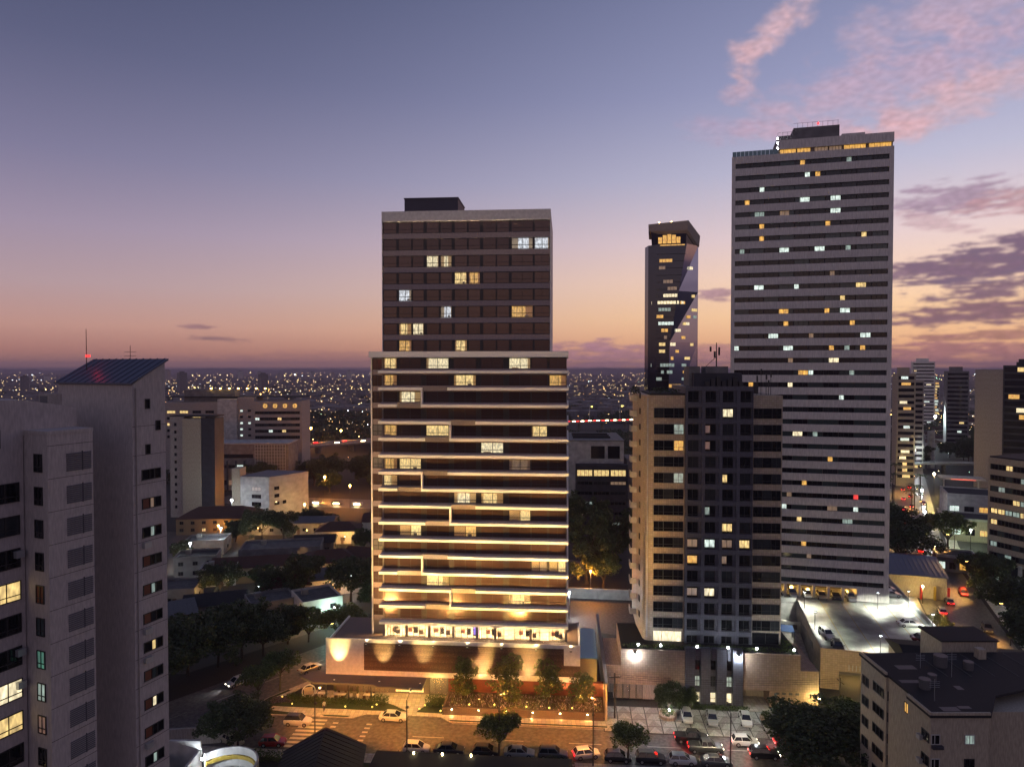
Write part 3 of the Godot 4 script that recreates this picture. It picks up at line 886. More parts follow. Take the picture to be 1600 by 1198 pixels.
	# wall lights in the stone face
	for k in 6:
		var p := thing("step_light", "recessed light in the stone wall shining on the pavement, %s from the left" % ["first", "second", "third", "fourth", "fifth", "sixth"][k], "light", at * Vector3(23.6 + k * 4.5, 1.1, 5.86), TOWER_TURN, "lights in the stone wall")
		bx(p, "lamp_face", Vector3(0, 0, 0), Vector3(0.22, 0.1, 0.06), M.bulb_warm)
		spot(p, Vector3(0, -0.05, 0.1), Vector3(0, -1, 0.16), Color(1.0, 0.85, 0.5), 5.0, 40.0, 0.7, 0.05)
	# floodlights on the terrace shine up the tower
	for k in 7:
		var p := thing("terrace_floodlight", "floodlight on the podium edge shining up the tower, %s from the left" % ["first", "second", "third", "fourth", "fifth", "sixth", "seventh"][k], "light", at * Vector3(7.4 + k * 6.0, 9.1, 0.42), TOWER_TURN, "floodlights on the podium roof")
		bx(p, "bracket", Vector3(0, 0.05, -0.25), Vector3(0.1, 0.1, 0.4), M.metal_dark)
		bx(p, "lamp_housing", Vector3(0, 0.1, 0), Vector3(0.4, 0.2, 0.25), M.metal_dark)
		bx(p, "lamp_lens", Vector3(0, 0.21, -0.02), Vector3(0.3, 0.02, 0.16), M.flood_lens)
		spot(p, Vector3(0, 0.3, -0.05), Vector3(0, 10.0, -0.95), Color(1.0, 0.84, 0.62), 90.0, 36.0, 1.0, 0.2)
		spot(p, Vector3(0, 0.3, 0.12), Vector3(0, 34.0, -2.9), Color(1.0, 0.86, 0.68), 1500.0, 15.0, 1.0, 0.2)
	# service pole with a cross arm
	var pole := thing("utility_pole", "wooden utility pole with a cross arm beside the boundary wall", "pole", at * Vector3(50.6, 0, 4.6), 0.1)
	var pbm := MB.new()
	pbm.tube(Vector3(0, 0, 0), Vector3(0, 7.6, 0), 0.15, 0.1, 8)
	part(pole, "post", pbm, M.bark)
	bx(pole, "cross_arm", Vector3(0, 6.9, 0), Vector3(1.9, 0.14, 0.12), M.bark)
	for s in [-0.8, 0.0, 0.8]:
		bx(pole, "insulator", Vector3(s, 7.04, 0), Vector3(0.1, 0.16, 0.1), M.metal_pale)
	var wire := thing("power_cables", "thin power cables sagging from the utility pole along the stone podium", "cable", at * Vector3(50.6, 0, 4.6), TOWER_TURN)
	for q in [-0.8, 0.0, 0.8]:
		var cb := MB.new()
		for k in 12:
			var u0 := k / 12.0
			var u1 := (k + 1) / 12.0
			var f := func(u: float) -> Vector3: return Vector3(u * 37.0 + q * 0.2, 7.12 - 0.6 * u - 1.5 * 4.0 * u * (1.0 - u) * 0.5, q * 0.9 - u * 2.5)
			cb.tube(f.call(u0), f.call(u1), 0.022, 0.022, 4, false)
		part(wire, "cable", cb, M.black_matt)
	var pole2 := thing("utility_pole", "second utility pole at the right end of the stone podium", "pole", at * Vector3(87.6, 0, 2.1), 0.1)
	var pb2 := MB.new()
	pb2.tube(Vector3(0, 0, 0), Vector3(0, 7.0, 0), 0.15, 0.1, 8)
	part(pole2, "post", pb2, M.bark)
	bx(pole2, "cross_arm", Vector3(0, 6.4, 0), Vector3(0.12, 0.14, 1.9), M.bark)

# ---------------------------------------------------------------- ground, roads and the far city
func sheet(called: String, outline: Array, y: float, m: Material, at := Transform3D()) -> MeshInstance3D:
	var b := MB.new()
	b.prism(outline, y - 0.3, y)
	var o := put(self, called, b.mesh(), m, at)
	o.set_meta("kind", "structure")
	return o

# a strip of road along a line of points (x, z)
func road(called: String, line: Array, half: float, y: float, m: Material) -> MeshInstance3D:
	var left := []
	var right := []
	for k in line.size():
		var d: Vector2 = (line[mini(k + 1, line.size() - 1)] - line[maxi(k - 1, 0)]).normalized()
		var s := Vector2(-d.y, d.x) * half
		left.append(line[k] + s)
		right.append(line[k] - s)
	right.reverse()
	return sheet(called, left + right, y, m)

func build_ground() -> void:
	var g := MB.new()
	g.quad(Vector3(-9500, 0, -9500), Vector3(9500, 0, -9500), Vector3(9500, 0, 4000), Vector3(-9500, 0, 4000))
	g.n.fill(Vector3.UP)
	var o := put(self, "ground", g.mesh(), M.earth)
	o.set_meta("kind", "structure")
	# low hills along the horizon
	var hb := MB.new()
	var n := FastNoiseLite.new()
	n.seed = 4
	n.frequency = 0.0011
	for k in 160:
		var q := []
		for e in 2:
			var x := -9000.0 + (k + e) * 112.5
			var h := 34.0 + 30.0 * n.get_noise_1d(x) + 14.0 * n.get_noise_1d(x * 4.3)
			q.append([x, h])
		hb.quad(Vector3(q[0][0], -1, -7200), Vector3(q[0][0], q[0][1], -8200), Vector3(q[1][0], q[1][1], -8200), Vector3(q[1][0], -1, -7200))
	struct("hills", hb, M.earth)
	var at := Transform3D(Basis(Vector3.UP, TOWER_TURN), TOWER_AT)
	# block interiors
	sheet("block_ground", [Vector2(-120, -128), Vector2(-62, -128), Vector2(-26, -168), Vector2(-30, -235), Vector2(-125, -240)], 0.008, M.lot)
	sheet("near_lots", [Vector2(-70, -97), Vector2(60, -93), Vector2(60, -60), Vector2(-70, -60)], 0.01, M.grass)
	# avenue with its drop-off bay
	sheet("avenue", [Vector2(-26, 8.0), Vector2(7.4, 8.0), Vector2(9.2, 6.6), Vector2(21.8, 6.6), Vector2(23.6, 8.0), Vector2(120, 7.0), Vector2(120, 18.0), Vector2(-26, 18.0)], 0.024, M.asphalt, at)
	road("cross_street", [Vector2(-92, -69), Vector2(-46, -124), Vector2(-8, -169.5), Vector2(20, -203)], 6.0, 0.016, M.asphalt)
	sheet("pavement", [Vector2(49.4, 5.85), Vector2(49.4, 8.0), Vector2(23.6, 8.0), Vector2(21.8, 6.6), Vector2(9.2, 6.6), Vector2(7.4, 8.0), Vector2(-6.5, 8.0), Vector2(-8.6, 7.4), Vector2(-9.9, 6.0), Vector2(-10.2, 4.2), Vector2(-9.6, 2.4), Vector2(-8.3, 0.55), Vector2(9.0, -24.0), Vector2(12, -24), Vector2(-2.8, -6.6), Vector2(-6.4, 1.1), Vector2(-8.3, 3.4), Vector2(-8.2, 4.3), Vector2(-7.0, 5.2), Vector2(21.9, 5.2), Vector2(21.9, 5.85)], 0.15, M.pavement, at)
	sheet("verge", [Vector2(49.2, 7.45), Vector2(49.2, 7.85), Vector2(23.8, 7.85), Vector2(23.2, 7.45)], 0.155, M.grass, at)
	sheet("verge", [Vector2(6.9, 7.4), Vector2(6.4, 7.85), Vector2(2.6, 7.85), Vector2(1.8, 7.4)], 0.155, M.grass, at)
	sheet("verge", [Vector2(-2.4, 7.85), Vector2(-6.4, 7.85), Vector2(-8.5, 7.2), Vector2(-9.75, 5.9), Vector2(-10.0, 4.2), Vector2(-9.4, 2.4), Vector2(-7.2, -0.8), Vector2(-6.6, -0.4), Vector2(-8.7, 2.6), Vector2(-9.1, 4.2), Vector2(-8.8, 5.4), Vector2(-7.8, 6.5), Vector2(-3.4, 7.1)], 0.155, M.grass, at)
	# near pavement
	sheet("near_pavement", [Vector2(4, 18.0), Vector2(120, 18.0), Vector2(120, 20.4), Vector2(4, 20.4)], 0.14, M.pavement, at)
	sheet("near_verge", [Vector2(4, 20.4), Vector2(120, 20.4), Vector2(120, 21.6), Vector2(4, 21.6)], 0.12, M.grass, at)
	sheet("near_pavement", [Vector2(-24, 18.0), Vector2(-6, 18.0), Vector2(4, 18.0), Vector2(4, 20.0), Vector2(-24, 20.0)], 0.14, M.pavement, at)
	# painted markings
	for k in 8:
		var b := MB.new()
		b.bounds(-0.6, 3.4, 0.0, 0.03, 8.7 + k * 1.12, 9.25 + k * 1.12)
		var s := put(self, "crossing_stripe", b.mesh(), M.paint_white, at)
		s.set_meta("kind", "structure")
	for k in 6:
		for e in 2:
			var b := MB.new()
			b.bounds(4.6 + e * 5.6, 5.5 + e * 5.6, 0.0, 0.03, 9.4 + k * 1.2, 9.85 + k * 1.2)
			var s := put(self, "road_marking", b.mesh(), M.paint_white, at)
			s.set_meta("kind", "structure")
	for x in [18.5, 31.0, 43.0, 55.0, 67.0]:
		var b := MB.new()
		b.bounds(x, x + 5.0, 0.0, 0.03, 12.6, 12.75)
		var s := put(self, "lane_line", b.mesh(), M.paint_white, at)
		s.set_meta("kind", "structure")
	var eb := MB.new()
	eb.bounds(24, 70, 0.0, 0.03, 8.25, 8.37)
	put(self, "edge_line", eb.mesh(), M.paint_white, at).set_meta("kind", "structure")
	var d := Vector2(0.64, -0.768)
	var turn := atan2(0.768, 0.64)
	for k in range(-3, 8):
		var p := Vector2(-50.5, -118.6) + d * (k * 9.0)
		var b := MB.new()
		b.bounds(-2.4, 2.4, 0.0, 0.024, -0.07, 0.07)
		put(self, "lane_line", b.mesh(), M.paint_white, Transform3D(Basis(Vector3.UP, turn), Vector3(p.x, 0, p.y))).set_meta("kind", "structure")
	# the street on the right that runs away from us, and a lane behind the houses on the left
	road("side_street", [Vector2(76, -84), Vector2(93, -131), Vector2(106, -161), Vector2(134, -224), Vector2(168, -284), Vector2(205, -350), Vector2(260, -450)], 7.0, 0.02, M.asphalt)
	road("side_pavement", [Vector2(67, -84), Vector2(84.0, -131), Vector2(97, -163), Vector2(125, -227), Vector2(159, -288), Vector2(196, -354)], 1.6, 0.13, M.pavement)
	road("side_pavement", [Vector2(102, -128), Vector2(115, -158), Vector2(143, -220), Vector2(177, -280)], 1.6, 0.13, M.pavement)
	road("back_street", [Vector2(-150, -196), Vector2(-93, -214), Vector2(-60, -222), Vector2(-20, -232)], 4.5, 0.018, M.old_asphalt)
	road("back_avenue", [Vector2(-130, -300), Vector2(-80, -292), Vector2(-40, -285), Vector2(10, -275)], 9.0, 0.018, M.asphalt)
	sheet("yard", [Vector2(14, -150), Vector2(40, -140), Vector2(42, -165), Vector2(12, -176)], 0.014, M.old_asphalt)

func copies(called: String, label: String, category: String, mesh: Mesh, m: Material, places: Array) -> void:
	var mm := MultiMesh.new()
	mm.transform_format = MultiMesh.TRANSFORM_3D
	mm.mesh = mesh
	mm.instance_count = places.size()
	for k in places.size():
		mm.set_instance_transform(k, places[k])
	var o := MultiMeshInstance3D.new()
	o.name = numbered(called)
	o.multimesh = mm
	o.material_override = m
	add_child(o)
	tag(o, label, category)
	stuff(o)

func build_far_city() -> void:
	var r := RandomNumberGenerator.new()
	r.seed = 314
	# houses one can still tell apart
	var walls := [M.plain_wall, M.grey_wall, M.cream_wall, M.pale_wall]
	var kit := []
	for k in 6:
		var w := r.randf_range(8, 15)
		var dd := r.randf_range(8, 14)
		var h := r.randf_range(3.2, 7.5)
		var wb := MB.new()
		wb.bounds(-w / 2, w / 2, -0.5, h, -dd / 2, dd / 2)
		var rb := MB.new()
		if k % 3 != 2:
			var rise := r.randf_range(1.2, 2.4)
			var a := [Vector3(-w / 2 - 0.4, h, -dd / 2 - 0.4), Vector3(w / 2 + 0.4, h, -dd / 2 - 0.4), Vector3(w / 2 + 0.4, h, dd / 2 + 0.4), Vector3(-w / 2 - 0.4, h, dd / 2 + 0.4)]
			var e := [Vector3(-w / 2 + 1, h + rise, -0.05), Vector3(w / 2 - 1, h + rise, -0.05), Vector3(w / 2 - 1, h + rise, 0.05), Vector3(-w / 2 + 1, h + rise, 0.05)]
			rb.loft([a, e])
		else:
			rb.bounds(-w / 2 - 0.2, w / 2 + 0.2, h, h + 0.5, -dd / 2 - 0.2, dd / 2 + 0.2)
		kit.append([wb.mesh(), rb.mesh()])
	var placed := 0
	for tries in 2000:
		if placed >= 230:
			break
		var z := 1.0 / lerpf(1.0 / 330.0, 1.0 / 1000.0, r.randf())
		var u := r.randf_range(-0.74, -0.19) if r.randf() < 0.72 else r.randf_range(0.56, 0.75)
		# keep clear of the highway, the offices and the right-hand street
		if (u < 0 and z < 520 and u > -0.36) or (u < 0 and z < 420) or (u > 0 and z < 480):
			continue
		var h := thing("far_house", "small far-off house among the night lights", "house", Vector3(u * z, 0, -z), r.randf() * PI, "houses of the far city")
		var q: Array = kit[r.randi() % 6]
		put(h, "wall", q[0], walls[r.randi() % 4])
		put(h, "roof", q[1], [M.roof_tile, M.roof_dark, M.roof_sheet, M.roof_slab][r.randi() % 4])
		placed += 1
	# beyond them only a mass of roofs
	var cube := BoxMesh.new()
	var far := []
	for k in 3600:
		var z := 1.0 / lerpf(1.0 / 800.0, 1.0 / 6800.0, r.randf())
		var u := r.randf_range(-0.82, 0.82)
		var h := r.randf_range(4, 11)
		far.append(Transform3D(Basis(Vector3.UP, r.randf() * PI) * Basis.from_scale(Vector3(r.randf_range(10, 26), h, r.randf_range(9, 20))), Vector3(u * z, h / 2, -z)))
	copies("far_rooftops", "mass of far rooftops spreading to the horizon", "rooftops", cube, M.grey_wall, far)
	# tower blocks standing out of it
	for k in 22:
		var z := r.randf_range(1300, 3600)
		var u := r.randf_range(-0.72, -0.22) if k < 17 else r.randf_range(0.57, 0.74)
		var h := r.randf_range(24, 50)
		var tb := thing("far_tower_block", "faint tower block far off below the horizon", "tower", Vector3(u * z, 0, -z), r.randf() * PI, "far tower blocks")
		bb(tb, "wall", -9, 9, 0, h, -8, 8, [M.pale_wall, M.plain_wall, M.grey_wall][k % 3])
		bb(tb, "roof", -5, 5, h, h + 3, -4, 4, M.grey_wall)
	# dark tree masses
	var clump := leaf_cloud(3, [[Vector3(0, 3.6, 0), Vector3(4.4, 3.0, 4.4)], [Vector3(3, 2.8, 1), Vector3(3, 2.4, 3)], [Vector3(-2.6, 3, -1.4), Vector3(3, 2.6, 3)]], 420, 1.3, 0).mesh()
	var woods := []
	for k in 2600:
		var z := 1.0 / lerpf(1.0 / 330.0, 1.0 / 3500.0, r.randf())
		var u := r.randf_range(-0.8, 0.8)
		if u > 0.2 and u < 0.55 and z < 900:
			continue
		if u > -0.52 and u < -0.2 and z < 520:
			continue
		if u > 0.54 and z < 560:
			continue
		if u > 0.04 and u < 0.22 and (z < 700 and z > 560 or z < 330):
			continue
		var s := r.randf_range(0.8, 2.0)
		woods.append(Transform3D(Basis(Vector3.UP, r.randf() * TAU) * Basis.from_scale(Vector3(s, s * 0.9, s)), Vector3(u * z, -0.5, -z)))
	for k in 420:
		# the wood between the highway and the far city
		var z := r.randf_range(500, 760)
		woods.append(Transform3D(Basis(Vector3.UP, r.randf() * TAU) * Basis.from_scale(Vector3.ONE * r.randf_range(1.0, 2.0)), Vector3(r.randf_range(-0.42, -0.14) * z, -0.5, -z)))
	copies("far_wood", "dark tree cover between the far houses", "trees", clump, M.leaf, woods)
	# the lights of the far city: street lamps and windows too small to tell apart
	var bead := SphereMesh.new()
	bead.radius = 1.0
	bead.height = 2.0
	bead.radial_segments = 6
	bead.rings = 3
	var sets := [[], [], [], [], []]
	# strings of lamps along streets, loose lights between them, a few floodlit places
	var dens := FastNoiseLite.new()
	dens.seed = 21
	dens.frequency = 0.0016
	for k in 1250:
		var z := 1.0 / lerpf(1.0 / 560.0, 1.0 / 6900.0, pow(r.randf(), 0.8))
		var u := r.randf_range(-0.8, 0.8)
		if k > 1170:
			z = -r.randf_range(300, 1800)
			u = r.randf_range(-1.2, 1.2)
		if u > 0.04 and u < 0.2 and z < 1100 and z > 0:
			continue
		if dens.get_noise_2d(u * absf(z), z) < r.randf_range(-0.45, 0.1):
			continue
		var v := r.randf()
		var which := 0 if v < 0.6 else 1 if v < 0.72 else 2 if v < 0.97 else 3
		var bright := pow(r.randf(), 3.0)
		var at := Vector3(u * absf(z), r.randf_range(5, 10), -z)
		var dir := Vector3(cos(0.5 + (PI / 2 if r.randf() < 0.5 else 0.0)), 0, sin(0.5 + (PI / 2 if r.randf() < 0.5 else 0.0)))
		dir = dir.rotated(Vector3.UP, r.randfn() * 0.15)
		var row := 1 if r.randf() < 0.55 else 3 + r.randi() % 12
		var gap := r.randf_range(18, 36) * (1.0 + absf(z) / 4000.0)
		for j in row:
			var s := absf(z) * (0.00036 if z > 0 else 0.0002) * (0.45 + 1.7 * bright * (1.0 if row == 1 else 0.4)) * r.randf_range(0.7, 1.25)
			sets[which if r.randf() < 0.85 else r.randi() % 3].append(Transform3D(Basis.from_scale(Vector3.ONE * s), at + dir * gap * j + Vector3(r.randfn(), r.randfn() * 0.6, r.randfn()) * 3.0))
	for k in 2600:
		# single windows and porches
		var z := 1.0 / lerpf(1.0 / 480.0, 1.0 / 6000.0, pow(r.randf(), 0.75))
		var u := r.randf_range(-0.8, 0.8)
		if u > 0.04 and u < 0.2 and z < 1100:
			continue
		var s := absf(z) * 0.00030 * r.randf_range(0.5, 1.2)
		sets[4].append(Transform3D(Basis.from_scale(Vector3.ONE * s), Vector3(u * z, r.randf_range(3, 14), -z)))
	glow("far_warm", Color(1.0, 0.86, 0.58), 16.0)
	glow("far_white", Color(0.92, 0.96, 1.0), 16.0)
	glow("far_orange", Color(1.0, 0.74, 0.4), 14.0)
	glow("far_green", Color(0.7, 1.0, 0.8), 12.0)
	copies("far_warm_lights", "scatter of warm street lights across the far city", "lights", bead, M.far_warm, sets[0])
	copies("far_white_lights", "scatter of white lights across the far city", "lights", bead, M.far_white, sets[1])
	copies("far_orange_lights", "scatter of orange lights across the far city", "lights", bead, M.far_orange, sets[2])
	glow("far_dim", Color(1.0, 0.84, 0.6), 5.0)
	copies("far_dim_lights", "faint windows and porches glimmering between the far roofs", "lights", bead, M.far_dim, sets[4])
	copies("far_green_lights", "scatter of greenish lights across the far city", "lights", bead, M.far_green, sets[3])

# ---------------------------------------------------------------- beige and grey tower with its stone podium
const BEIGE_AT := Vector3(16.7, 0, -117.3)
const BEIGE_TURN := -0.0873

func build_beige_tower() -> void:
	var t := thing("residential_tower", "beige and slate-grey apartment tower on a stone-tiled podium", "tower", BEIGE_AT, BEIGE_TURN)
	# podium
	solid(t, "podium_wall", 2.2, 13.1, 3.2, 9.3, -12.0, 0.0, M.stone_tile)
	solid(t, "podium_wall", -0.4, 2.2, 3.2, 6.4, -12.0, 0.0, M.stone_tile)
	solid(t, "podium_wall", 22.9, 32.3, 3.0, 9.3, -12.0, 0.0, M.stone_tile)
	solid(t, "podium_wall", 32.3, 35.4, 3.0, 6.6, -12.0, 0.0, M.stone_tile)
	solid(t, "podium_base", 1.0, 13.1, 0.0, 3.2, -12.0, -1.4, M.plain_wall)
	solid(t, "podium_base", 27.4, 35.4, 0.0, 3.0, -12.0, -0.5, M.stone_tile)
	solid(t, "garage_back", 22.9, 27.4, 0.0, 3.0, -12.0, -4.0, M.cream_wall)
	solid(t, "garage_ramp", 23.0, 27.3, 0.0, 0.12, -4.0, 1.6, M.pavement)
	solid(t, "podium_roof", 2.3, 32.2, 9.3, 9.36, -12.0, -0.3, M.roof_dark)
	for k in 4:
		bb(t, "vent", 28.4 + k * 1.1, 29.0 + k * 1.1, 2.2, 2.55, -0.5, -0.44, M.louvre)
	# glass doors under the left wall
	for k in 5:
		window(t, Vector3(0.9 + k * 1.15, 1.55, -1.3), 1.1, 3.0, M.frame_dark, M.glass_clear, [], [], 0.0, 0.07)
	bb(t, "shop_back", 0.2, 6.2, 0.05, 3.1, -3.6, -3.5, M.pale_wall)
	bb(t, "shop_light", 1.0, 5.6, 3.0, 3.1, -3.0, -2.4, M.lit_white)
	omni(t, Vector3(3.4, 2.7, -2.4), Color(0.95, 1.0, 0.92), 16.0, 0.4)
	# slate-grey middle of the podium: four piers, three bays of windows
	solid(t, "grey_back", 13.1, 22.9, 0.0, 9.3, -12.0, -0.7, M.grey_tile)
	for x in [13.1, 15.7, 18.4, 21.1]:
		solid(t, "pier", x, x + 1.65, 0.0, 9.9, -0.7, 0.35, M.grey_tile)
	for k in 3:
		var x := 15.2 + k * 2.7
		solid(t, "beam", x - 0.35 + 0.0, x + 0.55, 7.9, 9.9, -0.7, 0.1, M.grey_tile)
		window(t, Vector3(x + 0.02, 6.9, -0.62), 1.0, 1.9, M.frame_dark, M.glass_dark, [], [])
		window(t, Vector3(x + 0.02, 4.0, -0.62), 1.0, 1.8, M.frame_dark, [M.lit_green, M.glass_mid, M.lit_green][k], [0.5], [0.5])
		window(t, Vector3(x + 0.02, 1.2, -0.62), 1.0, 1.7, M.frame_light, M.lit_cream, [], [0.4])
	# tower: beige wings, slate middle, rounded left corner
	solid(t, "wing", 7.4, 13.5, 9.3, 53.1, -20.0, -4.0, M.beige_tile)
	solid(t, "wing", 25.0, 30.2, 9.3, 53.1, -20.0, -4.0, M.beige_tile)
	solid(t, "grey_middle", 13.5, 25.0, 9.3, 54.6, -20.0, -3.6, M.grey_tile)
	var corner := MB.new()
	corner.prism([Vector2(7.4, -4.0), Vector2(6.7, -4.25), Vector2(6.35, -5.0), Vector2(5.8, -11.5), Vector2(5.8, -20), Vector2(7.4, -20)], 9.3, 53.1)
	part(t, "corner", corner, M.beige_tile)
	bb(t, "corner_strip", 6.95, 7.15, 10.0, 52.6, -4.16, -4.06, M.pale_wall)
	var lit := {1: {2: "lit_cream"}, 2: {1: "lit_brown"}, 3: {1: "lit_brown"}, 5: {2: "lit_warm"}, 7: {1: "lit_green"}, 8: {2: "lit_warm"}, 9: {0: "lit_dim", 1: "lit_white", 2: "lit_dim", 3: "lit_warm"}, 10: {0: "lit_amber", 2: "lit_dim"}, 12: {0: "lit_dim", 1: "lit_cream"}, 14: {}}  # the upper lit_brown pane is an orange reflection painted as a glow
	var half := [[5, 2], [10, 2], [7, 1], [2, 1], [3, 1]]
	for k in 15:
		var y := 53.8 - 2.87 * k - 0.9
		for c in 4:
			var x := 14.78 + c * 2.98
			var key: String = lit.get(k, {}).get(c, "")
			# real recess: a dark reveal in the slate frame
			bb(t, "reveal", x - 1.03, x + 1.03, y - 1.0, y + 1.0, -3.62, -3.585, M.grey_tile)
			var glass: Material = M.glass_mid if rng.randf() < 0.25 else M.glass_dark
			var o := window(t, Vector3(x, y, -3.54), 1.98, 1.9, M.frame_dark, glass, [0.5], [0.18], 0.0, 0.07)
			if key != "":
				var hw := 0.42 if [k, c] in half else 0.86
				bx(o, "window_glow", Vector3(-0.44 if hw < 0.8 else 0.0, 0.0, -0.015), Vector3(hw * 2.0 - (0.0 if hw > 0.8 else 0.05), 1.35, 0.02), M[key])
		if k > 0:
			for side in 2:
				var x0 := 8.1 if side == 0 else 25.3
				var wd := 5.2 if side == 0 else 4.7
				bb(t, "reveal", x0 - 0.05, x0 + wd + 0.05, y - 0.95, y + 0.85, -4.03, -3.985, M.beige_tile)
				for q in 3:
					var ww := wd / 3.0
					var key := ""
					if side == 0 and q == 2:
						key = {2: "lit_green", 3: "lit_amber", 5: "lit_green"}.get(k, "")
					window(t, Vector3(x0 + ww * (q + 0.5), y - 0.05, -3.94), ww - 0.02, 1.78, M.frame_dark, M[key] if key != "" else [M.glass_dark, M.glass_dark, M.glass_mid][rng.randi() % 3], [0.5] if q != 1 else [], [0.32], 0.0, 0.05)
		# small side windows and little balconies on the left flank
		var turn := -atan2(6.5, 0.55)
		window(t, Vector3(6.06, y, -8.0), 1.0, 1.1, M.frame_dark, M.lit_amber if k == 7 else M.glass_dark, [0.5], [], turn)
		var bal := solid(t, "balcony", 4.7, 5.9, y - 1.2, y - 1.0, -13.4, -11.0, M.pale_wall)
		bb(bal, "balcony_front", 4.6, 4.75, y - 1.2, y - 0.1, -13.4, -11.0, M.pale_wall)
		bb(bal, "balcony_side", 4.75, 5.8, y - 1.0, y - 0.1, -11.0, -10.9, M.pale_wall)
	for k in 16:
		bb(t, "ledge", 13.5, 25.0, 53.8 - 2.87 * k + 0.12, 53.8 - 2.87 * k + 0.92, -3.6, -3.3, M.grey_tile)
	for c in 5:
		bb(t, "mullion_pier", 13.5 + c * 2.98 - (0.2 if c == 4 else 0.0) - (0.16 if c > 0 else 0.0), minf(13.5 + c * 2.98 + 0.42, 25.0), 9.4, 54.6, -3.6, -3.28, M.grey_tile)
	# lobby storey
	window(t, Vector3(10.6, 10.3, -3.95), 5.0, 1.9, M.frame_light, M.lit_cream, [0.3, 0.75], [], 0.0, 0.07)
	window(t, Vector3(27.6, 10.4, -3.95), 4.6, 2.0, M.frame_dark, M.glass_dark, [0.5], [])
	for c in 4:
		window(t, Vector3(14.78 + c * 2.98, 10.5, -3.54), 1.9, 2.1, M.frame_dark, M.glass_dark, [0.5], [0.6])
	# roof: plant rooms, tanks, masts
	solid(t, "roof_parapet", 7.4, 13.5, 53.1, 53.4, -19.5, -4.05, M.roof_dark)
	solid(t, "plant_room", 15.5, 24.0, 54.6, 57.0, -14.0, -7.0, M.dark_wall)
	solid(t, "plant_room", 15.0, 17.0, 54.6, 58.2, -15.0, -9.0, M.concrete)
	solid(t, "plant_room", 18.0, 22.0, 57.0, 58.2, -13.5, -9.0, M.grey_wall)
	for k in 7:
		bb(t, "air_unit", 17.2 + k * 0.95, 17.9 + k * 0.95, 54.6, 55.5 + 0.4 * (k % 3), -5.6, -4.8, M.metal_dark)
	var mast := MB.new()
	mast.tube(Vector3(20.3, 58.2, -11), Vector3(20.3, 62.6, -11), 0.13, 0.08, 6)
	mast.tube(Vector3(20.3, 60.0, -11), Vector3(18.4, 58.2, -11), 0.05, 0.05, 5)
	mast.tube(Vector3(16.8, 58.2, -11), Vector3(16.8, 61.6, -11), 0.05, 0.03, 5)
	part(t, "mast", mast, M.metal_dark)
	for q in [[20.75, 61.0, 1.5], [19.95, 60.4, 1.2], [19.2, 61.4, 0.9]]:
		bb(t, "antenna_panel", q[0] - 0.16, q[0] + 0.16, q[1] - q[2] / 2, q[1] + q[2] / 2, -10.95, -10.75, M.metal_dark)
	var mast2 := MB.new()
	for q in [[26.6, 3.4], [27.3, 4.6], [28.2, 3.8], [29.0, 4.2], [28.6, 2.6]]:
		mast2.tube(Vector3(q[0], 53.1, -7.0), Vector3(q[0], 53.1 + q[1], -7.0), 0.06, 0.04, 5)
		mast2.box(Vector3(q[0], 53.1 + q[1] - 0.5, -6.9), Vector3(0.26, 1.1, 0.14))
	mast2.box(Vector3(27.8, 54.6, -7.0), Vector3(2.8, 0.06, 0.06))
	mast2.box(Vector3(26.3, 54.3, -6.6), Vector3(0.7, 1.9, 0.6))
	part(t, "antenna_frame", mast2, M.metal_dark)
	part(t, "roof_garden", leaf_cloud(12, [[Vector3(9.0, 53.9, -6), Vector3(1.8, 0.6, 0.9)], [Vector3(5.5, 53.8, -12), Vector3(1.0, 0.8, 2.0)], [Vector3(11.5, 53.8, -6), Vector3(1.6, 0.45, 0.9)]], 500, 0.3, 0), M.leaf)
	# planting along the podium edge
	part(t, "podium_planting", leaf_cloud(19, [[Vector3(5, 9.6, -0.9), Vector3(3.0, 0.5, 0.6)], [Vector3(10, 9.6, -0.9), Vector3(3.2, 0.5, 0.6)], [Vector3(16, 9.7, -0.9), Vector3(3.5, 0.5, 0.5)], [Vector3(21, 9.7, -0.9), Vector3(3.5, 0.5, 0.5)], [Vector3(27, 9.6, -0.9), Vector3(4.5, 0.55, 0.6)], [Vector3(31, 9.5, -3), Vector3(1.4, 0.6, 3.0)]], 2200, 0.28, 1), M.leaf)
	# lamps on the podium edge
	var at := Transform3D(Basis(Vector3.UP, BEIGE_TURN), BEIGE_AT)
	var names := ["leftmost, above the glass doors", "second from the left, under the lit lobby", "third from the left, over the slate piers", "fourth from the left, over the slate piers", "fifth from the left, over the right stone wall", "rightmost, at the podium's sloping end"]
	var xs := [5.2, 9.0, 15.2, 20.4, 25.2, 31.4]
	for k in 6:
		var p := thing("podium_lamp", "white lamp on the stone podium, " + names[k], "light", at * Vector3(xs[k], 9.4, -0.4), BEIGE_TURN, "lamps on the stone podium")
		bx(p, "lamp_post", Vector3(0, 0.25, 0), Vector3(0.07, 0.5, 0.07), M.metal_dark)
		lamp_globe(p, Vector3(0, 0.62, 0), 0.19, M.bulb_white)
		omni(p, Vector3(0, 0.62, 0), Color(0.95, 0.97, 1.0), 7.0, 0.2)
	for q in [[4.6, 9.0, "on the left stone wall"], [22.0, 9.3, "on the last slate pier"]]:
		var p := thing("wall_lamp", "bright wall floodlight high " + q[2], "light", at * Vector3(q[0], q[1] - 0.4, 0.55 if q[0] > 20 else 0.3), BEIGE_TURN, "wall floodlights of the podium")
		bx(p, "lamp_housing", Vector3(0, 0.12, 0), Vector3(0.4, 0.12, 0.5), M.metal_dark)
		bx(p, "lamp_lens", Vector3(0, 0.03, 0.0), Vector3(0.34, 0.05, 0.4), M.bulb_white)
		omni(p, Vector3(0, -0.15, 0.25), Color(0.94, 0.98, 1.0), 26.0, 0.2)
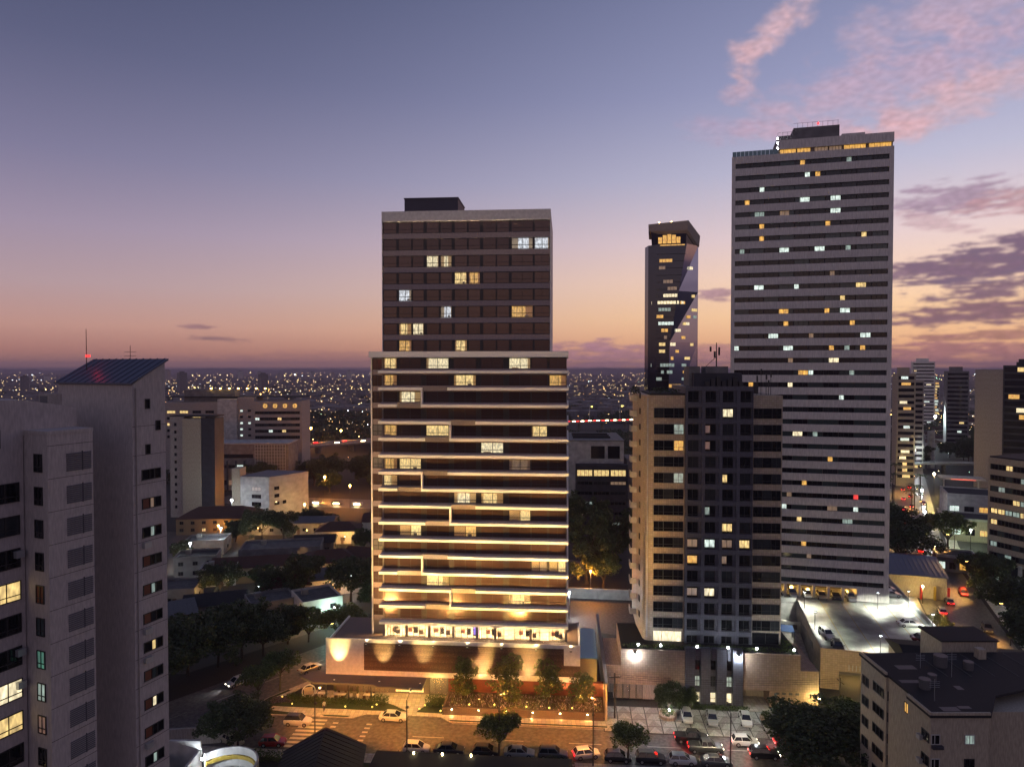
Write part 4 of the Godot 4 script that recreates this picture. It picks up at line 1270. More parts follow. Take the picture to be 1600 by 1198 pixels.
	# forecourt paving: slabs split corner to corner in two tones
	var tri := [MB.new(), MB.new()]
	tri[0].prism([Vector2(-1.08, 0.95), Vector2(1.08, 0.95), Vector2(0, -0.95)], 0.0, 0.06)
	tri[1].prism([Vector2(-1.08, 0.93), Vector2(-0.02, -0.95), Vector2(-1.08, -0.95)], 0.0, 0.055)
	var tb2 := MB.new()
	tb2.prism([Vector2(1.08, 0.93), Vector2(0.02, -0.95), Vector2(1.08, -0.95)], 0.0, 0.055)
	var m0: Mesh = tri[0].mesh()
	var m1: Mesh = tri[1].mesh()
	var m2: Mesh = tb2.mesh()
	rough_up(mat("slab_pale", 0.52, 0.51, 0.48, 0.7), noise_tex(61, 0.03, 0.7, 1.0), 0.2)
	rough_up(mat("slab_dark", 0.36, 0.34, 0.315, 0.7), noise_tex(62, 0.03, 0.7, 1.0), 0.2)
	var plaza := sheet("forecourt", [Vector2(-1.2, 1.6), Vector2(30.0, 1.6), Vector2(30.0, 10.0), Vector2(-1.2, 10.0)], 0.09, M.old_asphalt, at)
	for i in 13:
		for j in 4:
			var c := Vector3(0.1 + i * 2.32, 0.09, 2.75 + j * 2.08)
			put(plaza, "slab", m0, M.slab_pale if (i + j) % 2 == 0 else M.slab_dark, Transform3D(Basis(), c))
			put(plaza, "slab", m1, M.slab_dark if (i + j) % 2 == 0 else M.slab_pale, Transform3D(Basis(), c))
			put(plaza, "slab", m2, M.slab_dark if (i * 3 + j) % 4 < 2 else M.slab_pale, Transform3D(Basis(), c))
	# round planters and the hedge in front of the piers
	shrub("forecourt_hedge", "long clipped hedge in front of the slate piers", "hedge", at * Vector3(18.6, 0.1, 1.6), BEIGE_TURN, Vector3(5.2, 0.8, 0.6), 1800, 31)
	for q in [[9.6, 4.6, 1.5, "planter bed with a lamp at the forecourt's left tree"], [25.6, 4.0, 1.0, "round stone planter with a clipped bush on the forecourt"]]:
		var p := thing("forecourt_planter", q[3], "planter", at * Vector3(q[0], 0.1, q[1]), BEIGE_TURN)
		var pb := MB.new()
		pb.tube(Vector3.ZERO, Vector3(0, 0.55, 0), q[2], q[2], 16)
		part(p, "bowl", pb, M.stone_tile)
		part(p, "foliage", leaf_cloud(q[0], [[Vector3(0, 0.8, 0), Vector3(q[2] * 0.85, 0.5, q[2] * 0.85)]], 500, 0.2, 1), M.leaf)
	var pl := thing("planter_lamp", "white lamp in the planter bed on the forecourt", "light", at * Vector3(9.8, 0.7, 4.9), 0.0)
	bx(pl, "lamp_post", Vector3(0, 0.3, 0), Vector3(0.06, 0.6, 0.06), M.metal_dark)
	lamp_globe(pl, Vector3(0, 0.7, 0), 0.17, M.bulb_white)
	omni(pl, Vector3(0, 0.75, 0), Color(0.95, 0.98, 1.0), 14.0, 0.2)
	var bedr := thing("raised_hedge_bed", "raised stone bed with a flat hedge right of the garage door", "planter", at * Vector3(31.5, 0, 3.6), BEIGE_TURN)
	solid(bedr, "wall", -2.9, 2.9, 0.0, 1.9, -1.4, 1.4, M.stone_tile)
	part(bedr, "foliage", leaf_cloud(41, [[Vector3(0, 2.05, 0), Vector3(2.7, 0.4, 1.25)]], 900, 0.22, 1), M.leaf)
	var pw := thing("wall_lamp", "bright lamp at the right end of the stone podium's foot", "light", at * Vector3(35.2, 2.3, 0.6), 0.0, "wall floodlights of the podium")
	bx(pw, "lamp_housing", Vector3(0, 0.2, 0), Vector3(0.3, 0.1, 0.3), M.metal_dark)
	lamp_globe(pw, Vector3(0, 0, 0), 0.2, M.bulb_warm)
	omni(pw, Vector3(0, 0, 0.1), Color(1.0, 0.88, 0.55), 26.0, 0.25)

func lamp_globe(parent: Node, at: Vector3, r: float, m: Material) -> void:
	var key := "globe%.2f" % r
	if not cache.has(key):
		var g := SphereMesh.new()
		g.radius = r
		g.height = r * 2
		g.radial_segments = 12
		g.rings = 6
		cache[key] = g
	put(parent, "lamp_globe", cache[key], m, Transform3D(Basis(), at))

# ---------------------------------------------------------------- tall white slab with its parking deck
const WHITE_AT := Vector3(50, 0, -156.1)
const WHITE_TURN := -0.246

func build_white_tower() -> void:
	var t := thing("white_tower", "tallest white slab tower with thin dark window rows across its face", "tower", WHITE_AT, WHITE_TURN)
	var top := 105.7
	var cb := MB.new()
	cb.prism([Vector2(0.4, -0.75), Vector2(32.9, -0.75), Vector2(32.9, -15.6), Vector2(1.9, -15.6)], 9.2, top - 0.2)
	part(t, "core", cb, M.core_dark)
	# white strips of wall between the rows of windows
	var y0 := 9.2
	for k in 35:
		var y := 10.2 + 2.745 * k
		solid(t, "wall_strip", 0.0, 33.3, y0, y - 0.55, -0.75, 0.0, M.white_tile)
		y0 = y + 0.55
		bb(t, "end_pier", 0.0, 0.75, y - 0.55, y + 0.55, -0.75, -0.003, M.white_tile)
		bb(t, "end_pier", 32.4, 33.3, y - 0.55, y + 0.55, -0.75, -0.003, M.white_tile)
	solid(t, "wall_strip", 0.0, 33.3, y0, top, -0.75, 0.0, M.white_tile)
	solid(t, "side_wall", 32.9, 33.3, 9.2, top, -15.8, -0.75, M.white_tile_deep)
	var sw := MB.new()
	sw.prism([Vector2(0.0, -0.75), Vector2(0.4, -0.75), Vector2(1.9, -15.8), Vector2(1.5, -15.8)], 9.2, top)
	part(t, "side_wall", sw, M.white_tile_deep)
	solid(t, "rear_wall", 1.5, 33.3, 9.2, top, -16.2, -15.8, M.white_tile_deep)
	# window units, ten to a row; lit ones as in the photograph: row from the top -> {unit: light}
	var lit := {0: {4: "lit_amber", 7: "lit_green"}, 1: {4: "lit_white", 5: "lit_amber"}, 2: {1: "lit_white"}, 3: {0: "lit_amber", 4: "lit_white", 6: "lit_white"}, 4: {1: "lit_green", 3: "lit_dim", 6: "lit_white"}, 5: {1: "lit_amber", 6: "lit_amber"}, 6: {1: "lit_amber", 8: "lit_warm"}, 7: {0: "lit_green", 3: "lit_white", 5: "lit_white", 7: "lit_green"}, 9: {6: "lit_dim"}, 10: {1: "lit_white", 4: "lit_white", 8: "lit_warm"}, 11: {7: "lit_warm"}, 12: {3: "lit_amber", 6: "lit_amber", 7: "lit_white"}, 13: {3: "lit_amber", 7: "lit_amber"}, 14: {2: "lit_white", 5: "lit_dim", 8: "lit_white"}, 15: {0: "lit_white", 3: "lit_white", 6: "lit_amber", 7: "lit_green", 8: "lit_amber"}, 16: {3: "lit_dim", 6: "lit_cream"}, 17: {4: "lit_amber", 5: "lit_white", 7: "lit_green"}, 18: {1: "lit_amber", 3: "lit_cream"}, 19: {7: "lit_white"}, 22: {4: "lit_cream", 5: "lit_green"}, 24: {6: "lit_amber"}, 26: {4: "lit_amber"}, 27: {3: "lit_dim", 8: "lit_red"}, 28: {3: "lit_white", 6: "lit_dim", 8: "lit_white"}, 29: {4: "lit_warm", 7: "lit_green"}, 31: {4: "lit_amber"}, 32: {5: "lit_dim"}}
	rng.seed = 515
	var fm := frame_mesh(3.1, 1.1, [0.33, 0.66], [], 0.05, 0.1)
	for r in 35:
		var y := 10.2 + 2.745 * (34 - r)
		for u in 10:
			# behind the beige tower nothing of the lower left can be seen
			if r > 19 and u < (3 if r < 30 else 3):
				continue
			var c := Vector3(0.75 + 3.165 * (u + 0.5), y, -0.42)
			var o := put(t, "window", fm, M.frame_dark, Transform3D(Basis(), c))
			var v := rng.randf()
			bx(o, "pane", Vector3(0, 0, -0.03), Vector3(3.06, 1.04, 0.02), M.glass_dark if v < 0.5 else M.glass_mid if v < 0.75 else M.glass_green)
			var key: String = lit.get(r, {}).get(u, "")
			if key != "":
				var n := [1, 1, 1, 2, 2][rng.randi() % 5] as int
				var s := rng.randi() % (4 - n)
				bx(o, "window_glow", Vector3(-1.02 + s * 1.02 + (n - 1) * 0.51, 0, -0.012), Vector3(n * 1.0 - 0.02, 0.94, 0.015), M[key])
	# pilotis at the foot with lit ceilings over the parked cars
	for k in 11:
		solid(t, "column", 3.0 + k * 3.0, 3.45 + k * 3.0, 6.5, 9.2, -1.4, -0.05, M.white_tile)
	solid(t, "parking_back", 0.4, 30.0, 6.5, 9.2, -8.6, -8.4, M.ochre_wall)
	solid(t, "end_wall", 27.2, 33.3, 6.5, 9.2, -15.0, -0.1, M.white_tile)
	for k in 6:
		var x := 6.0 + k * 3.6
		bb(t, "ceiling_light", x, x + 1.4, 9.08, 9.16, -3.4, -3.2, M.lit_warm)
		omni(t, Vector3(x + 0.7, 8.8, -3.3), Color(1.0, 0.78, 0.4), 9.0, 0.3)
	# roof: low terrace on the left with a glass rail, taller right half with a lit top floor
	for k in 11:
		bb(t, "rail_pane", 0.1 + k * 0.88, 0.1 + k * 0.88 + 0.84, top, top + 1.15, -0.25, -0.2, M.rail_glass)
	solid(t, "top_storey", 9.9, 33.3, top + 1.0, top + 3.0, -14.0, -0.05, M.white_tile)
	solid(t, "top_base", 9.9, 33.3, top, top + 0.0 + 0.02, -14.0, -0.05, M.white_tile)
	var segs := [[10.2, 13.6, "lit_amber"], [13.8, 16.6, "lit_amber"], [17.4, 20.2, "lit_dim"], [20.4, 23.0, "lit_dim"], [23.4, 27.8, "lit_amber"], [28.4, 32.9, "lit_amber"]]
	solid(t, "top_core", 10.0, 33.2, top + 0.02, top + 1.0, -13.0, -0.7, M.core_dark)
	for s in segs:
		window(t, Vector3((s[0] + s[1]) / 2, top + 0.52, -0.5), s[1] - s[0], 0.96, M.frame_dark, M[s[2]], [0.25, 0.5, 0.75], [], 0.0, 0.05)
	solid(t, "plant_room", 13.4, 23.0, top + 3.0, top + 6.4, -12.0, -3.0, M.grey_wall)
	solid(t, "stair_box", 10.0, 14.0, top + 3.0, top + 4.6, -11.0, -2.2, M.grey_wall)
	solid(t, "parapet_step", 23.0, 27.6, top + 3.0, top + 3.5, -10.0, -0.4, M.white_tile)
	var rail := MB.new()
	for k in 13:
		rail.tube(Vector3(10.1 + k * 1.05, top + (4.6 if k < 4 else 6.4), -3.1), Vector3(10.1 + k * 1.05, top + (5.7 if k < 4 else 7.5), -3.1), 0.04, 0.04, 5)
	rail.tube(Vector3(13.4, top + 7.45, -3.1), Vector3(22.9, top + 7.45, -3.1), 0.035, 0.035, 5)
	rail.tube(Vector3(10.1, top + 5.65, -3.1), Vector3(13.3, top + 5.65, -3.1), 0.035, 0.035, 5)
	part(t, "roof_rail", rail, M.metal_pale)
	var rl := bx(t, "beacon_light", Vector3(18.9, top + 7.7, -5.0), Vector3(0.3, 0.4, 0.3), M.bulb_red)
	for y in [1.4, 2.6, 3.6]:
		bx(t, "roof_light", Vector3(9.75, top + y, -0.6), Vector3(0.22, 0.35, 0.22), M.bulb_white)
	# ---- parking deck
	var at := Transform3D(Basis(Vector3.UP, WHITE_TURN), WHITE_AT)
	var d := thing("parking_deck", "raised concrete parking deck in front of the white tower", "car park", WHITE_AT, WHITE_TURN)
	solid(d, "deck_slab", 14.2, 37.5, 6.1, 6.5, -18.0, 31.0, M.deck)
	solid(d, "deck_slab", 3.0, 14.2, 6.1, 6.5, -12.0, 4.0, M.deck)
	solid(d, "side_wall", 13.9, 14.2, 0.0, 7.4, 4.0, 31.0, M.concrete)
	solid(d, "side_wall", 3.0, 13.9, 0.0, 7.4, 3.75, 4.0, M.pale_wall)
	solid(d, "side_wall", 37.5, 37.8, 0.0, 7.5, -18.0, 31.0, M.pale_wall)
	solid(d, "front_wall", 13.9, 37.8, 3.4, 7.3, 31.0, 31.35, M.stone_tile)
	solid(d, "front_wall_left", 13.9, 17.0, 0.0, 3.4, 31.0, 31.35, M.stone_tile)
	solid(d, "ground_room", 14.2, 37.4, 0.0, 6.1, -10.0, 24.0, M.cream_wall)
	solid(d, "lintel", 17.0, 37.8, 2.9, 3.4, 29.5, 31.5, M.soffit)
	for k in 3:
		bb(d, "opening_shade_sheet", 13.86, 13.9, 4.2, 5.4, 9.0 + k * 6.0, 11.6 + k * 6.0, M.louvre)  # dark sheets painted for the shade inside the wall openings
	for k in 9:
		bb(d, "grille_bar", 18.6 + k * 0.6, 18.7 + k * 0.6, 3.7, 4.7, 31.36, 31.42, M.metal_pale)
	bb(d, "garage_light", 18.0, 22.0, 2.8, 2.88, 27.0, 28.0, M.lit_warm)
	omni(d, Vector3(20.0, 2.4, 27.5), Color(1.0, 0.82, 0.5), 24.0, 0.4)
	for k in 5:
		bb(d, "bay_line", 19.0 + k * 4.4, 19.12 + k * 4.4, 6.503, 6.512, 2.0, 30.0, M.paint_yellow)
	# lower yard between the towers: ramp walls and a blue sheet over a stall
	var y1 := thing("ramp_yard", "pale ramp walls and drive between the beige and white towers", "ramp", WHITE_AT, WHITE_TURN)
	solid(y1, "wall", 5.4, 5.7, 0.0, 5.0, 4.0, 30.0, M.plain_wall)
	solid(y1, "wall", 8.2, 13.8, 0.0, 4.2, 9.8, 10.1, M.pale_wall)
	for k in 2:
		bb(y1, "opening_shade_sheet", 9.0 + k * 2.4, 10.8 + k * 2.4, 2.6, 3.6, 10.08, 10.12, M.louvre)  # the ramp wall's shaded openings, painted as dark sheets
	var rmp := MB.new()
	rmp.hexa([Vector3(5.7, 0, 4), Vector3(13.8, 0, 4), Vector3(13.8, 0, 30), Vector3(5.7, 0, 30), Vector3(5.7, 2.4, 4), Vector3(13.8, 2.4, 4), Vector3(13.8, 0.1, 30), Vector3(5.7, 0.1, 30)])
	part(y1, "drive", rmp, M.pavement)
	var tarp := thing("blue_sheet", "blue sheet stretched over a stall below the deck's left wall", "canopy", at * Vector3(9.6, 2.0, 13.5), WHITE_TURN)
	var tp := MB.new()
	tp.hexa([Vector3(-2.4, 2.1, -1.4), Vector3(2.4, 2.1, -1.4), Vector3(2.4, 1.7, 1.4), Vector3(-2.4, 1.7, 1.4), Vector3(-2.4, 2.16, -1.4), Vector3(2.4, 2.16, -1.4), Vector3(2.4, 1.76, 1.4), Vector3(-2.4, 1.76, 1.4)])
	part(tarp, "sheet", tp, M.tarp_blue)
	for sx in [-2.3, 2.3]:
		for sz in [-1.3, 1.3]:
			bb(tarp, "post", sx - 0.05, sx + 0.05, -0.6, 1.9 - sz * 0.14, sz - 0.05, sz + 0.05, M.metal_dark)
	# pole lamps round the deck
	var spots := [[14.9, 8.0, "by the deck's left wall, far end"], [14.9, 20.0, "by the deck's left wall, near end"], [36.6, 2.0, "by the deck's right wall, far end"], [36.8, 16.0, "by the deck's right wall, near end"], [30.0, 4.6, "before the white tower's end wall"], [24.0, 30.2, "at the deck's near edge"]]
	for s in spots:
		var p := thing("deck_lamp", "slim pole lamp " + s[2], "light", at * Vector3(s[0], 6.5, s[1]), WHITE_TURN, "lamps of the parking deck")
		var pb := MB.new()
		pb.tube(Vector3.ZERO, Vector3(0, 3.6, 0), 0.06, 0.05, 6)
		part(p, "lamp_post", pb, M.metal_dark)
		bx(p, "lamp_head", Vector3(0, 3.66, 0), Vector3(0.6, 0.1, 0.4), M.metal_dark)
		bx(p, "lamp_lens", Vector3(0, 3.59, 0), Vector3(0.5, 0.03, 0.32), M.bulb_white)
		spot(p, Vector3(0, 3.5, 0), Vector3(0, -1, 0), Color(0.98, 1.0, 0.93), 130.0, 72.0, 0.5, 0.2)

# ---------------------------------------------------------------- faceted glass tower behind
func build_glass_tower() -> void:
	var t := thing("glass_tower", "dark faceted glass office tower with a glowing crown behind the grey tower", "tower", Vector3(77.3, 0, -332), -0.2)
	var ring := func(y: float) -> Array: return [Vector3(-12.4, y, -12), Vector3(12.4, y, -12), Vector3(12.2, y, 2), Vector3(-6.0, y, 9.0), Vector3(-7.0, y, 9.5), Vector3(-11.0, y, 7.4), Vector3(-12.6, y, 2)]
	var body := MB.new()
	body.loft([ring.call(0.0), ring.call(116.0)])
	part(t, "glass_body", body, M.glass_blue_b)
	# front sheet, wider towards the top, and the folded bright facet beside it
	var ys := [0.0, 30.0, 70.0, 94.0, 116.0]
	var xs := [-2.0, -1.6, -0.9, 3.1, 6.7]
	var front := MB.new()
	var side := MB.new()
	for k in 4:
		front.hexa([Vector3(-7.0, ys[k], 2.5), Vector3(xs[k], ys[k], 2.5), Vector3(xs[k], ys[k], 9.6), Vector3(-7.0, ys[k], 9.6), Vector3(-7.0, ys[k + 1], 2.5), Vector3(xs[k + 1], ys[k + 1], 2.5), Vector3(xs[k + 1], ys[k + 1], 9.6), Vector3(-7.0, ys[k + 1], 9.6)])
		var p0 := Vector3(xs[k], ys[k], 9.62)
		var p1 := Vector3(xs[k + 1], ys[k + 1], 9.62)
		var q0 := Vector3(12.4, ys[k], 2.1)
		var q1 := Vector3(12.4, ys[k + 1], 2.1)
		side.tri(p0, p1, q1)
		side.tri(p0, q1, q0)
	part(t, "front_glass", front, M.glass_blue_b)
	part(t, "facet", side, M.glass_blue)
	var crown := MB.new()
	crown.loft([[Vector3(-9.4, 116, 7.6), Vector3(-9.4, 116, -10), Vector3(11.4, 116, -10), Vector3(11.4, 116, 2.0), Vector3(6.4, 116, 7.6)], [Vector3(-9.8, 122.2, 8.2), Vector3(-9.8, 122.2, -10), Vector3(11.8, 122.2, -10), Vector3(11.8, 121, 2.0), Vector3(6.6, 122.2, 8.2)]])
	part(t, "crown", crown, M.glass_blue_b)
	var cap := MB.new()
	cap.loft([[Vector3(-10.8, 122.4, 9.4), Vector3(-10.8, 122.4, -11), Vector3(12.8, 117.0, -11), Vector3(12.8, 115.6, 2.4), Vector3(7.0, 122.4, 9.4)], [Vector3(-11.0, 125.6, 9.8), Vector3(-11.0, 125.6, -11), Vector3(13.2, 122.0, -11), Vector3(13.2, 120.6, 2.6), Vector3(7.4, 126.8, 9.8)]])
	part(t, "roof_cap", cap, M.plain_wall)
	# the glowing hall in the crown
	var cx := MB.new()
	for k in 5:
		bb(t, "crown_window", -6.4 + k * 2.1, -4.6 + k * 2.1, 116.6, 119.0 + 1.9 * sin(PI * (k + 0.5) / 5.0), 8.24, 8.3, M.lit_amber)
	bb(t, "crown_window", -5.6, 5.8, 115.3, 115.8, 9.65, 9.72, M.lit_amber)
	for x in [-6.0, -0.4, 4.6]:
		bx(t, "roof_light", Vector3(x, 126.4, 9.4), Vector3(0.5, 0.4, 0.5), M.bulb_sodium)
	# rows of panes: dark bands by storey and lit runs
	for k in 32:
		var y := 113.0 - k * 3.3
		var fx := edge_at(y, ys, xs)
		bb(t, "floor_edge", -7.0, fx, y - 1.75, y - 1.5, 9.6, 9.66, M.frame_dark)
	var runs := [[1, -8.8, 0.2, "lit_amber"], [6, -9.2, 2.6, "lit_cream"], [7, -9.4, 3.4, "lit_cream"], [9, -7.0, -2.2, "lit_amber"], [10, -6.2, 2.4, "lit_white"], [11, -6.4, -1.6, "lit_amber"], [13, -5.8, -2.8, "lit_warm"], [13, -0.6, 2.0, "lit_cream"], [14, -5.8, -1.4, "lit_warm"], [14, -9.2, -7.4, "lit_dim"], [16, -9.6, -6.6, "lit_green"], [16, -5.2, 1.4, "lit_green"], [17, -4.8, 0.6, "lit_green"], [19, -1.2, 7.6, "lit_amber"], [20, -8.0, 8.2, "lit_warm"], [21, -5.0, 8.4, "lit_cream"], [18, -7.0, -4.4, "lit_green"], [2, -6.0, -3.0, "lit_dim"], [4, -4.0, 2.0, "lit_dim"], [8, -9.0, 1.0, "lit_green"], [12, -8.0, -2.0, "lit_dim"], [15, -3.0, 1.0, "lit_amber"], [5, -2.0, 2.4, "lit_dim"], [22, -8.0, 6.0, "lit_warm"]]
	for q in runs:
		var y: float = 111.6 - q[0] * 3.28
		var n := maxi(1, int((q[2] - q[1]) / 1.3))
		for j in n:
			if rng.randf() < 0.16:
				continue
			var x0: float = lerpf(q[1], q[2], float(j) / n)
			var x1: float = lerpf(q[1], q[2], float(j + 1) / n) - 0.14
			var fx := edge_at(y, ys, xs)
			var z := 8.3 if x0 < -7.2 else 9.68 if x1 < fx else 10.1 - (x1 - fx) * 7.5 / (12.4 - fx) + 0.2
			bb(t, "window", x0, x1, y - 0.75, y + 0.75, z - 0.8, z, M[q[3]])
	var far := [[7, "lit_cream"], [2, "lit_cream"], [8, "lit_warm"], [12, "lit_amber"], [10, "lit_warm"], [9, "lit_green"], [14, "lit_amber"], [12, "lit_green"], [6, "lit_warm"], [9, "lit_amber"], [16, "lit_green"], [17, "lit_amber"], [13, "lit_warm"], [11, "lit_cream"], [18, "lit_green"], [15, "lit_warm"], [7, "lit_amber"], [10, "lit_cream"]]
	for q in far:
		var y: float = 111.6 - q[0] * 3.28
		var u := rng.randf_range(0.2, 0.9)
		var fe := edge_at(y, ys, xs)
		var p := Vector3(fe, y, 9.62).lerp(Vector3(12.4, y, 2.1), u)
		bx(t, "window", p + Vector3(0.06, 0, 0.06), Vector3(rng.randf_range(1.0, 3.0), 1.3, 0.3), M[q[1]], Basis(Vector3.UP, atan2(7.5, 12.4 - fe)))

# where the front sheet's right edge stands at height y
func edge_at(y: float, ys: Array, xs: Array) -> float:
	for k in ys.size() - 1:
		if y <= ys[k + 1]:
			return lerpf(xs[k], xs[k + 1], (y - ys[k]) / (ys[k + 1] - ys[k]))
	return xs[xs.size() - 1]

# ---------------------------------------------------------------- the near building at the left edge
func build_left_tower() -> void:
	# local frame: x along the front faces to the right, z towards us
	var turn := -atan2(0.374, 0.927)
	var org := Vector3(-36.8, 0, -66.0)
	var t := thing("stepped_tower", "dark stepped apartment block with a sloping blue-grey roof at the left edge", "tower", org, turn)
	# E: stair tower with the shed roof; its right face carries small windows
	var e := MB.new()
	e.loft([[Vector3(-10.5, 0, -3.8), Vector3(0, 0, -3.8), Vector3(0, 0, 0), Vector3(-10.5, 0, 0)], [Vector3(-10.5, 58.6, -3.8), Vector3(0, 58.6, -3.8), Vector3(0, 56.3, 0), Vector3(-10.5, 56.3, 0)]])
	part(t, "stair_tower", e, M.left_wall)
	var rf := MB.new()
	rf.hexa([Vector3(-10.8, 58.72, -4.1), Vector3(0.2, 58.72, -4.1), Vector3(0.2, 56.35, 0.25), Vector3(-10.8, 56.35, 0.25), Vector3(-10.8, 58.9, -4.1), Vector3(0.2, 58.9, -4.1), Vector3(0.2, 56.5, 0.25), Vector3(-10.8, 56.5, 0.25)])
	part(t, "roof", rf, M.roof_blue)
	for k in 11:
		var sx := -10.3 + k * 1.0
		var sb := MB.new()
		sb.hexa([Vector3(sx - 0.04, 58.9, -4.1), Vector3(sx + 0.04, 58.9, -4.1), Vector3(sx + 0.04, 56.5, 0.25), Vector3(sx - 0.04, 56.5, 0.25), Vector3(sx - 0.04, 58.97, -4.1), Vector3(sx + 0.04, 58.97, -4.1), Vector3(sx + 0.04, 56.57, 0.25), Vector3(sx - 0.04, 56.57, 0.25)])
		part(t, "roof_seam", sb, M.roof_blue)
	# right face: windows with a brown shutter, a sash and a dark pair
	for q in [[54.4, -1.7], [52.2, -2.9], [49.9, -1.7]]:
		window(t, Vector3(0.03, q[0], q[1]), 0.55, 1.0, M.frame_dark, M.glass_dark, [], [], PI / 2)
	var looks := ["glass_dark", "lit_dim", "lit_green", "glass_dark", "lit_green", "glass_mid", "lit_warm", "glass_green", "lit_cream", "glass_dark", "lit_green", "lit_green", "glass_green", "lit_warm", "glass_dark", "lit_green"]
	for k in 16:
		var y := 47.4 - 2.86 * k
		if y < 3:
			break
		bb(t, "window_sill", -0.05, 0.09, y - 0.62, y - 0.54, -3.2, -0.9, M.left_wall)
		window(t, Vector3(0.05, y, -2.75), 0.75, 1.05, M.frame_dark, M.glass_dark, [], [], PI / 2)
		window(t, Vector3(0.05, y, -1.4), 0.9, 1.05, M.frame_dark, M.shutter_brown if k > 0 and k % 4 != 2 else M.glass_dark, [], [], PI / 2)
		window(t, Vector3(0.05, y, -2.08), 0.55, 1.05, M.frame_dark, M[looks[k]], [], [], PI / 2)
	# C: louvred block, nearer; world corner about (-38.5, -62.5)
	var inv := Transform3D(Basis(Vector3.UP, turn), org).affine_inverse()
	var c1: Vector3 = inv * Vector3(-38.5, 0, -62.5)
	solid(t, "louvre_block", c1.x - 9.0, c1.x, 0.0, 52.2, c1.z, c1.z + 4.15, M.left_wall)
	bb(t, "parapet", c1.x - 9.0, c1.x + 0.06, 52.2, 52.5, c1.z - 0.02, c1.z + 4.2, M.left_wall)
	for k in 17:
		var y := 49.6 - 2.87 * k
		if y < 2:
			break
		var lv := MB.new()
		for j in 9:
			lv.box(Vector3(0, -0.72 + j * 0.18, 0), Vector3(0.07, 0.12, 2.3), Basis(Vector3.BACK, 0.6))
		var o := part(t, "louvre_window", lv, M.louvre)
		o.position = Vector3(c1.x + 0.03, y, c1.z + 1.35)
		bb(t, "louvre_frame", c1.x - 0.01, c1.x + 0.06, y - 0.85, y + 0.9, c1.z + 0.98, c1.z + 1.06, M.frame_dark)
	# B and A: the nearest faces at the frame's edge
	var b1: Vector3 = inv * Vector3(-40.1, 0, -58.6)
	var a1: Vector3 = inv * Vector3(-42.9, 0, -59.7)
	solid(t, "bay_block", a1.x - 10.0, a1.x, 0.0, 55.2, a1.z, a1.z + 6.0, M.left_wall)
	var par := MB.new()
	par.loft([[Vector3(a1.x - 6, 52.0, a1.z + 0.2), Vector3(a1.x - 0.02, 52.0, a1.z + 0.2), Vector3(a1.x + 0.4, 52.0, a1.z - 4.6), Vector3(a1.x - 6, 52.0, a1.z - 4.6)], [Vector3(a1.x - 6, 55.2, a1.z + 0.2), Vector3(a1.x - 0.02, 55.2, a1.z + 0.2), Vector3(a1.x + 0.4, 54.3, a1.z - 4.6), Vector3(a1.x - 6, 54.3, a1.z - 4.6)]])
	part(t, "roof_wall", par, M.left_wall)
	var blook := ["glass_dark", "glass_dark", "glass_mid", "glass_dark", "shutter_brown", "glass_green", "lit_teal", "lit_green", "lit_brown", "glass_dark", "lit_white", "glass_dark", "glass_mid", "glass_dark", "glass_dark", "glass_dark"]
	var alook := ["glass_dark", "glass_mid", "glass_dark", "lit_warm", "glass_dark", "glass_dark", "lit_cream", "lit_warm", "glass_dark", "lit_warm", "glass_dark", "glass_dark", "glass_mid", "glass_dark", "glass_dark", "glass_dark"]
	for k in 16:
		var y := 49.3 - 2.87 * k
		if y < 2:
			break
		window(t, Vector3((a1.x + b1.x) / 2 + 0.35, y + 0.4, c1.z + 4.2), 1.05, 1.6, M.frame_dark, M[blook[k]], [0.5], [0.3])
		if k > 0:
			window(t, Vector3(a1.x + 0.05, y + 0.75, a1.z + 1.6), 2.4, 1.7, M.frame_dark, M[alook[k - 1]], [0.5], [0.28], PI / 2)
		else:
			window(t, Vector3(a1.x + 0.05, y + 2.6, a1.z + 2.4), 1.0, 1.6, M.frame_dark, M.glass_dark, [], [], PI / 2)
	for k in [2, 5, 6, 9, 11]:
		bb(t, "air_unit", 0.02, 0.4, 47.4 - 2.86 * k - 1.5, 47.4 - 2.86 * k - 0.95, -1.7, -0.9, M.metal_pale)
		bb(t, "air_unit", a1.x + 0.02, a1.x + 0.42, 47.2 - 2.87 * k, 47.8 - 2.87 * k, a1.z + 0.25, a1.z + 0.95, M.metal_pale)
	var pipe := MB.new()
	pipe.tube(Vector3(0.08, 0, -0.35), Vector3(0.08, 56.0, -0.35), 0.06, 0.06, 6)
	part(t, "drain_pipe", pipe, M.plain_wall)
	for k in 18:
		bb(t, "wall_joint", 0.0, 0.012, 3.6 + k * 2.86, 3.64 + k * 2.86, -3.8, 0.0, M.left_dark)
		bb(t, "wall_joint", c1.x, c1.x + 0.012, 2.4 + k * 2.87, 2.44 + k * 2.87, c1.z, c1.z + 4.15, M.left_dark)
	# flue beside the stair tower, its opening's shade painted as a sheet
	solid(t, "flue", c1.x - 4.6, c1.x - 3.2, 52.5, 55.6, c1.z + 0.6, c1.z + 1.8, M.plain_wall)
	bb(t, "flue_shade_sheet", c1.x - 4.4, c1.x - 3.4, 54.6, 55.4, c1.z + 1.78, c1.z + 1.82, M.louvre)
	# roof mast with its red beacon and television aerials
	var ms := MB.new()
	ms.tube(Vector3(-9.0, 55, -2), Vector3(-9.0, 62.0, -2), 0.06, 0.03, 6)
	for q in [[-13.2, 57.0, 1.8], [-7.6, 58.8, 0.9]]:
		ms.tube(Vector3(q[0], 55, -6), Vector3(q[0], q[1] + 1.6, -6), 0.03, 0.03, 5)
		for j in 3:
			ms.tube(Vector3(q[0] - q[2], q[1] + j * 0.45, -6), Vector3(q[0] + q[2], q[1] + j * 0.45, -6), 0.02, 0.02, 4)
	part(t, "roof_mast", ms, M.metal_dark)
